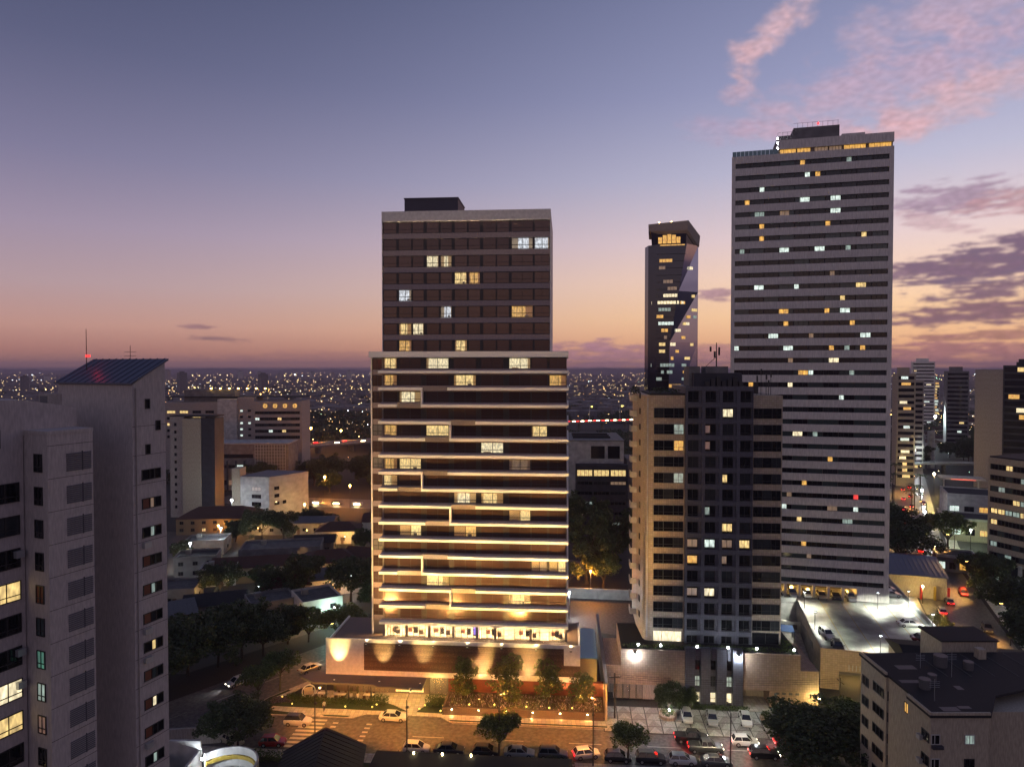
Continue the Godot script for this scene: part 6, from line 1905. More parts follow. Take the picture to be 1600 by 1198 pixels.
	for k in 5:
		bx(n, "roof_seam", Vector3(8.0 + k * 3.0, hh + 0.32, -13.0), Vector3(0.12, 0.05, 7.0), M.roof_slab)
	solid(n, "stair_head", 12.0, 19.6, hh - 3.0, hh + 1.7, -22.0, -17.1, M.cream_wall)
	bb(n, "stair_roof", 11.8, 19.8, hh + 1.7, hh + 1.9, -22.2, -16.9, M.roof_dark)
	solid(n, "chimney", 15.4, 16.4, hh - 4.0, hh + 1.6, -15.6, -14.6, M.cream_wall)
	for k in 7:
		var y := hh - 2.5 - k * 2.75
		if y < 0.9:
			break
		window(n, Vector3(4.4, y, 0.05), 1.15, 1.1, M.frame_light if k == 0 else M.frame_dark, M.lit_green if k == 0 else M.glass_dark, [0.5])
		window(n, Vector3(0.55, y, 0.05), 1.0, 1.15, M.frame_light, M.glass_dark, [0.4])
		window(n, Vector3(-0.05, y, -0.9), 1.4, 1.15, M.frame_dark, M.glass_dark, [0.5], [], -PI / 2)
		bb(n, "window_box", 0.1, 1.3, y - 1.0, y - 0.62, 0.0, 0.4, M.dark_wall)
		bb(n, "air_unit", -0.45, 0.0, y - 0.8, y - 0.3, -2.0, -1.3, M.metal_pale)
		window(n, Vector3(7.3, y, -3.1), 1.2, 1.2, M.frame_dark, M.lit_amber if k == 0 else M.glass_dark, [0.5])
		window(n, Vector3(1.3, y, -10.15), 1.1, 1.2, M.frame_dark, M.glass_dark, [0.5])
		window(n, Vector3(0.55, y, -12.0), 2.6, 1.25, M.frame_dark, M.glass_dark, [0.33, 0.66], [], -PI / 2)
		window(n, Vector3(0.55, y - 0.4, -15.2), 1.6, 1.25, M.frame_dark, M.glass_mid, [0.5], [], -PI / 2)
		if k == 0:
			window(n, Vector3(0.75, y + 0.6, -6.0), 0.9, 1.3, M.frame_dark, M.lit_amber, [0.5], [], -PI / 2)
	var n2 := thing("far_roofed_block", "dark-roofed block behind the near apartment at the right edge", "building", Vector3(62, 0, -92), -0.25)
	solid(n2, "wall", -6.0, 20.0, 0.0, 15.0, -14.0, 0.0, M.cream_wall)
	var rr := MB.new()
	rr.loft([[Vector3(-6.5, 15, -14.5), Vector3(20.5, 15, -14.5), Vector3(20.5, 15, 0.5), Vector3(-6.5, 15, 0.5)], [Vector3(-6.5, 17.0, -7.1), Vector3(20.5, 17.0, -7.1), Vector3(20.5, 17.0, -6.9), Vector3(-6.5, 17.0, -6.9)]])
	part(n2, "roof", rr, M.roof_dark)
	bb(n2, "wall_light", -2.0, 0.0, 12.4, 12.8, 0.05, 0.12, M.lit_white)
	for k in 4:
		window(n2, Vector3(-4.0 + k * 4.0, 9.0, 0.05), 1.3, 1.2, M.frame_dark, M.glass_dark, [0.5])

# ---------------------------------------------------------------- along the bottom edge
func build_foreground() -> void:
	# spiral ramp of the garage at the lower left
	var g := thing("garage_ramp", "white curved garage ramp with a yellow line and a bright lamp", "ramp", Vector3(-37.8, 0, -88.0), 0.0)
	var outer := MB.new()
	var rim := MB.new()
	for k in 14:
		var a0 := -0.45 + PI * 0.95 * k / 14.0
		var a1 := -0.45 + PI * 0.95 * (k + 1) / 14.0
		var p0 := Vector2(cos(a0), -sin(a0))
		var p1 := Vector2(cos(a1), -sin(a1))
		outer.prism([p0 * 4.4, p1 * 4.4, p1 * 4.15, p0 * 4.15], 0.0, 6.2)
		rim.prism([p0 * 4.15, p1 * 4.15, p1 * 3.95, p0 * 3.95], 4.6, 5.15)
	part(g, "curved_wall", outer, M.pale_wall)
	part(g, "yellow_line", rim, M.paint_yellow)
	var fl := MB.new()
	var pts := []
	for k in 22:
		pts.append(Vector2(cos(TAU * k / 22.0), sin(TAU * k / 22.0)) * 4.1)
	fl.prism(pts, 0.0, 3.6)
	part(g, "ramp_floor", fl, M.deck)
	solid(g, "wall", -4.6, -4.3, 0.0, 6.4, -3.0, 6.0, M.pale_wall)
	solid(g, "wall", -8.6, -4.3, 0.0, 7.6, -3.4, -3.0, M.pale_wall)
	solid(g, "wall", -8.9, -8.6, 0.0, 6.0, -3.4, 5.0, M.pale_wall)
	solid(g, "parking_floor", -8.6, -4.6, 0.0, 3.2, -3.0, 6.0, M.deck)
	var gl := thing("ramp_lamp", "dazzling white lamp on the garage ramp's wall", "light", Vector3(-41.2, 6.0, -89.6), 0.0)
	bx(gl, "lamp_housing", Vector3(0, 0.25, 0), Vector3(0.3, 0.12, 0.3), M.metal_dark)
	lamp_globe(gl, Vector3(0, 0, 0), 0.2, M.bulb_white)
	omni(gl, Vector3(0, 0, 0), Color(0.92, 0.96, 1.0), 24.0, 0.2)
	var lw := thing("lot_wall", "long pale garden wall running to the garage ramp", "wall", Vector3(-56, 0, -103), 0.12)
	bb(lw, "wall", -16.0, 13.0, 0.0, 2.6, -0.15, 0.15, M.plain_wall)
	# house with the black roof
	var h := thing("black_roofed_house", "house with a large black gabled roof at the bottom edge", "house", Vector3(-25.0, 0, -86.5), 0.12)
	solid(h, "wall", -4.6, 4.8, 0.0, 5.6, -6.2, 6.5, M.pale_wall)
	var rb := MB.new()
	rb.loft([[Vector3(-5.6, 5.2, -7.2), Vector3(5.6, 5.6, -6.6), Vector3(5.6, 5.6, 7.0), Vector3(-5.6, 5.2, 7.0)], [Vector3(-0.1, 8.2, -7.0), Vector3(0.1, 8.2, -7.0), Vector3(0.1, 8.2, 7.0), Vector3(-0.1, 8.2, 7.0)]])
	var rf := part(h, "roof", rb, M.roof_dark)
	for s in [-1.0, 1.0]:
		for k in 14:
			bx(rf, "roof_rib", Vector3(s * 2.85, 6.92, -6.2 + k * 0.95), Vector3(6.15, 0.07, 0.12), M.roof_dark, Basis(Vector3.BACK, -s * atan2(2.75, 5.6)))
	var h2 := thing("dark_shed", "black flat shed roof behind the parked cars at the bottom edge", "shed", Vector3(-6.0, 0, -88.4), -0.08)
	solid(h2, "wall", -13.0, 13.5, 0.0, 4.2, -4.6, 5.0, M.dark_wall)
	bb(h2, "roof", -13.4, 13.9, 4.2, 4.4, -5.0, 5.2, M.roof_dark)
	for k in 3:
		bx(h2, "roof_lamp", Vector3(-8.0 + k * 4.0, 4.6, -4.4), Vector3(0.16, 0.3, 0.16), M.bulb_warm)
	for k in 2:
		shrub("roadside_bush", ["dark bush by the parked white car at the bottom edge", "dark bush among the parked cars below the street tree"][k], "bush", Vector3([-36.5, 6.0][k], 0.1, [-99.5, -97.5][k]), 0.0, Vector3(3.0, 1.3, 1.4), 1300, 60 + k)
	var fence := thing("iron_fence", "thin dark fence posts along the near pavement", "fence", Vector3(-16.5, 0, -98.0), -0.07)
	for k in 6:
		bb(fence, "post", k * 1.4 - 0.04, k * 1.4 + 0.04, 0.0, 2.4, -0.04, 0.04, M.metal_dark)
	for y in [0.6, 1.4, 2.2]:
		bb(fence, "rail", 0.0, 7.0, y - 0.03, y + 0.03, -0.02, 0.02, M.metal_dark)

	# small lamps added at random spots to brighten the dark block
	rng.seed = 2727
	for k in 20:
		var x := rng.randf_range(-96, -34)
		var z := rng.randf_range(-236, -146)
		var p := thing("added_yard_lamp", "small added lamp in a dark yard of the houses' block", "light", Vector3(x, 0, z), 0.0, "lamps added to brighten the block")
		bx(p, "lamp_post", Vector3(0, 1.4, 0), Vector3(0.08, 2.8, 0.08), M.metal_dark)
		lamp_globe(p, Vector3(0, 2.95, 0), 0.16, M.bulb_white if k % 3 == 0 else M.bulb_sodium)
		omni(p, Vector3(0, 2.95, 0), Color(0.92, 0.98, 1.0) if k % 3 == 0 else Color(1.0, 0.76, 0.44), rng.randf_range(14, 40), 0.16)

# ---------------------------------------------------------------- leaves, shrubs and trees
# many small leaf faces spread through ellipsoids [centre, radii]; tone 0 dark, 1 garden green, 2 purple, 3 brighter and yellower, lamp light put into the leaf colour
func leaf_cloud(seed_: float, blobs: Array, count: int, size: float, tone: int) -> MB:
	var r := RandomNumberGenerator.new()
	r.seed = int(seed_ * 1013.0) + 7
	var b := MB.new()
	b.colored = true
	var total := 0.0
	for q in blobs:
		total += q[1].x * q[1].y + q[1].y * q[1].z + q[1].x * q[1].z
	for q in blobs:
		var k := int(count * (q[1].x * q[1].y + q[1].y * q[1].z + q[1].x * q[1].z) / total)
		for j in k:
			var d := Vector3(r.randfn(), r.randfn(), r.randfn()).normalized()
			var p: Vector3 = q[0] + d * q[1] * (1.0 - 0.55 * pow(r.randf(), 1.6)) * r.randf_range(0.9, 1.08)
			var s := size * r.randf_range(0.6, 1.35)
			var a := Vector3(r.randfn(), r.randfn() * 0.6, r.randfn()).normalized()
			var c := a.cross(d + Vector3(r.randfn(), r.randfn(), r.randfn()) * 0.6).normalized()
			var v := r.randf()
			match tone:
				0: b.tint = Color(0.030, 0.045, 0.018).lerp(Color(0.060, 0.080, 0.028), v)
				1: b.tint = Color(0.040, 0.065, 0.018).lerp(Color(0.085, 0.115, 0.03), v)
				2: b.tint = Color(0.10, 0.07, 0.08).lerp(Color(0.16, 0.10, 0.12), v)
				_: b.tint = Color(0.07, 0.09, 0.02).lerp(Color(0.13, 0.14, 0.04), v)
			b.quad(p - a * s * 0.5, p + c * s * 0.32, p + a * s * 0.5, p - c * s * 0.32)
	return b

func shrub(called: String, label: String, category: String, at: Vector3, turn: float, size: Vector3, count: int, seed_: int, purple := false) -> void:
	var o := thing(called, label, category, at, turn)
	var r := RandomNumberGenerator.new()
	r.seed = seed_
	var blobs := []
	var n := maxi(3, int(size.x / maxf(size.z, 0.5)) * 2 + 2)
	for k in n:
		blobs.append([Vector3(lerpf(-size.x, size.x, (k + 0.5) / n) * 0.9, size.y * r.randf_range(0.45, 0.6), r.randf_range(-0.2, 0.2) * size.z), Vector3(size.x / n * 1.5 + 0.2, size.y * r.randf_range(0.5, 0.65), size.z * r.randf_range(0.75, 1.0))])
	part(o, "foliage", leaf_cloud(seed_, blobs, count, 0.24, 2 if purple else 1), M.leaf)
	var st := MB.new()
	for k in 4:
		st.tube(Vector3(lerpf(-size.x, size.x, (k + 0.5) / 4) * 0.8, 0, 0), Vector3(lerpf(-size.x, size.x, (k + 0.5) / 4) * 0.8 + 0.05, size.y * 0.7, 0.05), 0.03, 0.02, 5)
	part(o, "stem", st, M.bark)

var kinds := {}

# one mesh pair per kind: trunk with limbs, crown of leaf clumps
func tree_kind(key: String, height: float, radius: float, trunk: float, count: int, leaf: float, tone: int, shape: String, seed_: int) -> void:
	var r := RandomNumberGenerator.new()
	r.seed = seed_
	var tb := MB.new()
	var blobs := []
	var base := height * trunk
	var thick := maxf(0.12, height * 0.028)
	var bend := Vector3(r.randf_range(-0.4, 0.4), 0, r.randf_range(-0.4, 0.4))
	tb.tube(Vector3.ZERO, Vector3(0, base * 0.55, 0) + bend * 0.4, thick, thick * 0.8, 8)
	tb.tube(Vector3(0, base * 0.53, 0) + bend * 0.4, Vector3(0, base, 0) + bend, thick * 0.8, thick * 0.6, 8)
	var limbs := 11 if shape != "column" else 9
	for k in limbs:
		var a := TAU * (k * 0.618 + r.randf() * 0.08)
		var up := r.randf()
		var out: float
		var y: float
		if shape == "spread":
			out = radius * sqrt(r.randf_range(0.05, 0.75))
			y = base + (height - base) * (0.42 + 0.36 * (1.0 - out / radius) + r.randf_range(-0.08, 0.08))
		elif shape == "column":
			y = lerpf(base, height * 0.92, (k + 0.5) / limbs)
			var prof := sin(PI * clampf(0.18 + 0.72 * (k + 0.5) / limbs, 0, 1))
			out = radius * 0.5 * prof * r.randf_range(0.4, 1.0)
		else:
			out = radius * sqrt(r.randf_range(0.1, 0.6))
			y = lerpf(base + radius * 0.25, height - radius * 0.35, r.randf())
		var tip := Vector3(cos(a) * out, y, sin(a) * out) + bend
		var from := Vector3(0, base * r.randf_range(0.72, 1.0), 0) + bend * 0.9
		tb.tube(from, tip, thick * 0.36, thick * 0.12, 5)
		var br := radius * r.randf_range(0.34, 0.52)
		blobs.append([tip, Vector3(br, br * r.randf_range(0.55, 0.8), br)])
		# twig clumps that break the outline
		for q in 3:
			var d := Vector3(r.randfn(), r.randfn() * 0.7, r.randfn()).normalized()
			var sr := br * r.randf_range(0.28, 0.45)
			blobs.append([tip + d * br * r.randf_range(0.85, 1.15), Vector3(sr, sr * 0.75, sr)])
	kinds[key] = [tb.mesh(), leaf_cloud(seed_, blobs, count, leaf, tone).mesh(), height]

func palm_kind(key: String, height: float, seed_: int) -> void:
	var r := RandomNumberGenerator.new()
	r.seed = seed_
	var tb := MB.new()
	tb.tube(Vector3.ZERO, Vector3(0.2, height, 0), 0.22, 0.14, 8)
	var b := MB.new()
	b.colored = true
	for k in 17:
		var a := TAU * k / 17.0 + r.randf() * 0.2
		var lift := r.randf_range(0.1, 0.9)
		var p := Vector3(0.2, height, 0)
		var d := Vector3(cos(a), lift, sin(a)).normalized()
		for j in 7:
			var q := p + d * 0.5
			var s := d.cross(Vector3.UP).normalized() * (0.55 - 0.05 * j)
			b.tint = Color(0.04, 0.06, 0.02).lerp(Color(0.08, 0.1, 0.03), r.randf())
			b.tri(p, q, p + s + d * 0.3 - Vector3(0, 0.2, 0))
			b.tri(p, q, p - s + d * 0.3 - Vector3(0, 0.2, 0))
			p = q
			d = (d - Vector3(0, 0.22, 0)).normalized()
	kinds[key] = [tb.mesh(), b.mesh(), height]

func tree(kind: String, called: String, label: String, at: Vector3, size := 1.0, group := "", wide := 1.0) -> Node3D:
	var o := thing(called, label, "tree", at, rng.randf() * TAU, group)
	o.scale = Vector3(size * wide, size, size * wide)
	put(o, "trunk", kinds[kind][0], M.bark)
	put(o, "crown", kinds[kind][1], M.leaf)
	return o

# ---------------------------------------------------------------- cars and people
# profile points along the car's length (x forward): shape "sedan", "hatch", "suv" or "pickup"
func car_meshes(shape: String) -> Dictionary:
	if cache.has("car_" + shape):
		return cache["car_" + shape]
	var L: float = {"sedan": 4.6, "hatch": 4.0, "suv": 4.4, "pickup": 5.2}[shape]
	var H: float = {"sedan": 1.45, "hatch": 1.5, "suv": 1.66, "pickup": 1.8}[shape]
	var W := 0.9 if shape != "pickup" else 0.95
	var belt := H * 0.62
	var f := L / 2
	# lower body: cross-sections from tail to nose, each a rounded eight-point ring
	var secs := [[-f, 0.42, belt * 0.86, 0.80], [-f + 0.12, 0.26, belt * 0.98, 0.92], [-f + 0.9, 0.2, belt, 1.0], [0.0, 0.2, belt, 1.0], [f - 1.25, 0.2, belt * 0.98, 1.0], [f - 0.5, 0.22, belt * 0.86, 0.96], [f - 0.1, 0.26, belt * 0.74, 0.86], [f, 0.34, belt * 0.62, 0.74]]
	var rings := []
	for s in secs:
		var w: float = W * s[3]
		var m: float = (s[1] + s[2]) / 2
		rings.append([Vector3(s[0], s[1], -w * 0.9), Vector3(s[0], m, -w), Vector3(s[0], s[2] - 0.08, -w * 0.97), Vector3(s[0], s[2], -w * 0.86), Vector3(s[0], s[2], w * 0.86), Vector3(s[0], s[2] - 0.08, w * 0.97), Vector3(s[0], m, w), Vector3(s[0], s[1], w * 0.9)])
	var body := MB.new()
	body.loft(rings)
	# cabin: glass trapezoid with a painted roof and pillars
	var c: Array = {"sedan": [-1.75, -1.05, 0.35, 1.15], "hatch": [-1.85, -1.45, 0.3, 1.05], "suv": [-2.05, -1.7, 0.35, 1.0], "pickup": [-0.7, -0.5, 0.75, 1.4]}[shape]
	var cab := MB.new()
	var w0 := W * 0.86
	var w1 := W * 0.66
	var yt := H - 0.07
	cab.loft([[Vector3(c[0], belt - 0.02, -w0), Vector3(c[3], belt - 0.02, -w0), Vector3(c[3], belt - 0.02, w0), Vector3(c[0], belt - 0.02, w0)], [Vector3(c[1], yt, -w1), Vector3(c[2], yt, -w1), Vector3(c[2], yt, w1), Vector3(c[1], yt, w1)]])
	var roof := MB.new()
	roof.loft([[Vector3(c[1] - 0.06, yt, -w1 - 0.03), Vector3(c[2] + 0.06, yt, -w1 - 0.03), Vector3(c[2] + 0.06, yt, w1 + 0.03), Vector3(c[1] - 0.06, yt, w1 + 0.03)], [Vector3(c[1] + 0.1, H, -w1 + 0.08), Vector3(c[2] - 0.1, H, -w1 + 0.08), Vector3(c[2] - 0.1, H, w1 - 0.08), Vector3(c[1] + 0.1, H, w1 - 0.08)]])
	for s in [-1.0, 1.0]:
		for p in [[c[0], c[1]], [(c[0] + c[3]) / 2 - 0.1, (c[1] + c[2]) / 2 - 0.05], [c[3], c[2]]]:
			roof.tube(Vector3(p[0], belt - 0.04, s * (w0 + 0.005)), Vector3(p[1], yt + 0.02, s * (w1 + 0.005)), 0.05, 0.045, 5, false)
	var tyre := MB.new()
	tyre.tube(Vector3(0, 0, -0.11), Vector3(0, 0, 0.11), 0.33, 0.33, 14)
	var rim := MB.new()
	rim.tube(Vector3(0, 0, -0.12), Vector3(0, 0, 0.12), 0.2, 0.2, 10)
	cache["car_" + shape] = {"L": L, "W": W, "belt": belt, "body": body.mesh(), "cabin": cab.mesh(), "roof": roof.mesh(), "tyre": tyre.mesh(), "rim": rim.mesh()}
	return cache["car_" + shape]

# turn: 0 faces +x
func car(label: String, shape: String, paint: String, at: Vector3, turn: float, lights := 0, group := "", roof_paint := "") -> Node3D:
	var m := car_meshes(shape)
	var o := thing("car", label, "car" if shape != "pickup" else "pickup", at, turn, group)
	var f: float = m.L / 2
	put(o, "body", m.body, M[paint])
	put(o, "cabin_glass", m.cabin, M.car_glass)
	put(o, "roof", m.roof, M[roof_paint if roof_paint != "" else paint])
	for x in [-f + 0.85, f - 0.85]:
		for s in [-1.0, 1.0]:
			var w := put(o, "wheel", m.tyre, M.tyre, Transform3D(Basis(), Vector3(x, 0.33, s * (m.W - 0.1))))
			put(w, "rim", m.rim, M.rim)
	for s in [-1.0, 1.0]:
		bx(o, "headlight", Vector3(f - 0.09, m.belt * 0.62, s * m.W * 0.58), Vector3(0.14, 0.16, 0.34), M.head_light if lights & 1 else M.head_off)
		bx(o, "tail_light", Vector3(-f + 0.05, m.belt * 0.78, s * m.W * 0.62), Vector3(0.12, 0.2, 0.3), M.tail_light if lights & 2 else M.tail_off)
		bx(o, "mirror", Vector3(m.L * 0.16, m.belt + 0.05, s * (m.W + 0.06)), Vector3(0.14, 0.12, 0.16), M[paint])
	bx(o, "number_plate", Vector3(-f - 0.005, m.belt * 0.6, 0), Vector3(0.03, 0.12, 0.4), M.pale_wall)
	if shape == "pickup":
		bx(o, "cargo_bed", Vector3(-1.65, m.belt + 0.015, 0), Vector3(1.5, 0.03, 1.4), M.black_matt)
	if lights & 1:
		spot(o, Vector3(f + 0.15, 0.62, 0), Vector3(1, -0.12, 0), Color(0.95, 0.97, 1.0), 22.0, 32.0, 0.8, 0.3)
	if lights & 2:
		omni(o, Vector3(-f - 0.25, 0.7, 0), Color(1.0, 0.1, 0.05), 0.8, 0.2)
	return o

func build_traffic() -> void:
	var a := Transform3D(Basis(Vector3.UP, TOWER_TURN), TOWER_AT)
	var av := TOWER_TURN
	car("white sedan stopped in the drop-off bay", "sedan", "car_white", a * Vector3(14.2, 0.03, 7.9), av, 0)
	car("white compact off-roader with a dark roof on the zebra crossing", "suv", "car_white", a * Vector3(-0.9, 0.03, 10.5), av, 0, "", "car_black")
	car("white car with headlights on driving down the left street", "hatch", "car_white", Vector3(-50.3, 0.03, -123.6), PI + 0.876, 1)
	car("pale car parked beside the podium's left corner", "sedan", "car_beige", Vector3(-38.6, 0.03, -129.2), 0.86, 0)
	# parked along the near kerb
	var row := [[-9.0, "beige pickup-like pale sedan parked at the near kerb's left end", "sedan", "car_beige", -0.5], [-2.4, "red hatchback parked by the black roof", "hatch", "car_red", 0.1], [20.0, "white hatchback first in the near kerb row", "hatch", "car_white", 0.0], [25.0, "black sedan second in the near kerb row", "sedan", "car_black", 0.0], [30.6, "black hatchback third in the near kerb row", "hatch", "car_black", 0.0], [35.6, "silver car half hidden by the street tree's trunk", "sedan", "car_silver", 0.0], [40.6, "dark off-roader right of the street tree", "suv", "car_grey", 0.0], [45.6, "white hatchback pulling out with its brake lights on", "hatch", "car_white", 0.25], [50.2, "dark car with a pale bonnet in the near kerb row", "hatch", "car_black", 0.0], [55.0, "black off-roader beside the second street tree", "suv", "car_black", 0.0], [59.6, "white hatchback right of the second street tree", "hatch", "car_white", 0.0], [64.4, "grey car last in the near kerb row", "sedan", "car_grey", 0.0]]
	for q in row:
		car(q[1], q[2], q[3], a * Vector3(q[0], 0.03, 16.7 if q[4] < 0.2 else 16.2), av + q[4], 2 if q[4] > 0.2 else 0, "cars parked along the near kerb")
	# moving right along the avenue
	car("black pickup braking in the avenue's far lane", "pickup", "car_black", a * Vector3(62.0, 0.03, 10.6), av, 3, "cars on the avenue")
	car("grey pickup braking beside the black one", "pickup", "car_grey", a * Vector3(63.6, 0.03, 13.2), av, 3, "cars on the avenue")
	car("white car with red tail lights ahead of the pickups", "hatch", "car_white", a * Vector3(70.0, 0.03, 10.9), av, 3, "cars on the avenue")
	car("black off-roader ahead of the grey pickup", "suv", "car_black", a * Vector3(72.0, 0.03, 14.2), av, 3, "cars on the avenue")
	car("dark red car by the big tree at the avenue's end", "hatch", "car_red", a * Vector3(76.4, 0.03, 10.8), av, 2, "cars on the avenue")
	# on the forecourt
	var b := Transform3D(Basis(Vector3.UP, BEIGE_TURN), BEIGE_AT)
	car("white car leftmost of the three parked on the forecourt", "hatch", "car_white", b * Vector3(12.6, 0.16, 5.2), BEIGE_TURN - PI / 2 - 0.05, 0, "cars on the forecourt")
	car("silver-white sedan in the middle of the forecourt", "sedan", "car_silver", b * Vector3(16.6, 0.16, 5.4), BEIGE_TURN - PI / 2 - 0.1, 0, "cars on the forecourt")
	car("white sedan with its tail to the hedge at the forecourt's right", "sedan", "car_white", b * Vector3(22.0, 0.16, 5.2), BEIGE_TURN - PI / 2 - 0.1, 0, "cars on the forecourt")
	# on the parking deck and under the white tower
	var d := Transform3D(Basis(Vector3.UP, WHITE_TURN), WHITE_AT)
	var paints := ["car_white", "car_black", "car_silver", "car_silver", "car_white", "car_beige", "car_grey", "car_silver"]
	var words := ["first from the left", "second from the left, black", "third from the left", "fourth from the left", "fifth from the left", "sixth from the left", "seventh from the left, dark", "last, by the lit wall"]
	for k in 8:
		car("car parked under the white tower, " + words[k], ["hatch", "sedan", "hatch", "suv"][k % 4], paints[k], d * Vector3(4.8 + k * 3.0, 6.5, -0.6), WHITE_TURN - PI / 2, 0, "cars under the white tower")
	car("white car leaving the lower corner left of the deck", "hatch", "car_white", d * Vector3(10.6, 6.5, 2.0), WHITE_TURN - PI / 2, 0)
	car("white off-roader alone on the deck's left side", "suv", "car_white", d * Vector3(16.4, 6.52, 23.6), WHITE_TURN - PI / 2 + 0.25, 0)
	car("white sedan parked across the deck's right side", "sedan", "car_white", d * Vector3(33.6, 6.52, 13.6), WHITE_TURN + 0.1, 0)
	car("black sedan at the deck's near right corner", "sedan", "car_black", d * Vector3(33.8, 6.52, 21.4), WHITE_TURN, 0)
	car("red car half hidden at the deck's near right corner", "hatch", "car_red", d * Vector3(34.2, 6.52, 25.0), WHITE_TURN, 2)
	car("black car at the deck's near left corner", "hatch", "car_black", d * Vector3(17.2, 6.52, 29.0), WHITE_TURN - PI / 2, 0)
	car("silver sedan beyond the white tower's right corner", "sedan", "car_silver", d * Vector3(35.0, 6.52, -5.0), WHITE_TURN + 0.1, 0)
	car("white car furthest back beyond the white tower's corner", "hatch", "car_white", d * Vector3(35.2, 6.52, -9.0), WHITE_TURN + 0.1, 0)
	# the street on the right
	var line := [Vector2(93, -131), Vector2(106, -161), Vector2(134, -224), Vector2(168, -284), Vector2(205, -350)]
	rng.seed = 1212
	for k in 26:
		var s := 4.0 + k * 8.6
		var p := line[0] as Vector2
		var dir := Vector2(0, -1)
		var left := s
		for j in line.size() - 1:
			var seg: Vector2 = line[j + 1] - line[j]
			if left <= seg.length():
				dir = seg.normalized()
				p = line[j] + dir * left
				break
			left -= seg.length()
		var side := Vector2(-dir.y, dir.x)
		var off := [-3.6, -0.8, 3.6][k % 3] as float
		var away := off < 2.0
		var where: String = ["nearest the camera", "by the hut", "past the warehouse", "among the street trees", "in the far jam"][mini(k / 5, 4)]
		car(["red-lit", "white", "dark", "silver", "grey"][k % 5] + " car on the right street, " + where + (", driving away" if away else ", coming towards us"), ["hatch", "sedan", "suv"][k % 3], ["car_red", "car_white", "car_black", "car_silver", "car_grey"][k % 5], Vector3(p.x + side.x * off, 0.03, p.y + side.y * off), atan2(-dir.y, dir.x) + (0.0 if away else PI), 2 if away else 1 if k > 8 else 0, "cars on the right street")
	# traffic on the left highway: bodies and lights only, they are tiny
	var hw := Transform3D(Basis(Vector3.UP, 0.63), Vector3(-121.0, 0, -468))
	for k in 16:
		var o := thing("highway_car", "far car speeding along the raised highway", "car", hw * Vector3(-60.0 + k * 11.0 + rng.randf() * 5.0, 6.06, -4.0 + 8.0 * (k % 2)), 0.63, "cars on the raised highway")
		bb(o, "body", -2.2, 2.2, 0.2, 1.5, -0.9, 0.9, [M.car_white, M.car_grey, M.car_black][k % 3])
		bb(o, "head_light" if k % 2 else "tail_light", -1.6, 1.6, 0.5, 1.0, 0.95, 1.05, M.bulb_warm if k % 2 else M.tail_light)
	for k in 5:
		var o := thing("avenue_car", "car with lights on the lit avenue behind the houses, %s from the left" % ["first", "second", "third", "fourth", "fifth"][k], "car", Vector3(-92 + k * 9.0, 0.02, -290 + k * 1.5), -0.1, "cars on the lit back avenue")
		bb(o, "body", -2.1, 2.1, 0.2, 1.4, -0.85, 0.85, [M.car_white, M.car_silver, M.car_grey][k % 3])
		bb(o, "head_light", -1.2, 1.2, 0.5, 1.0, 0.88, 0.96, M.bulb_warm)
	# the walker on the pavement and a figure behind the glass doors
	person("person in a pale top and dark trousers walking on the pavement below the hedge", a * Vector3(1.9, 0.15, 6.2), av + 0.5, Color(0.55, 0.56, 0.52), Color(0.03, 0.03, 0.04), true)
	person("person in dark clothes standing behind the stone podium's glass doors", b * Vector3(3.6, 0.1, -2.2), BEIGE_TURN, Color(0.03, 0.03, 0.035), Color(0.02, 0.02, 0.03), false)

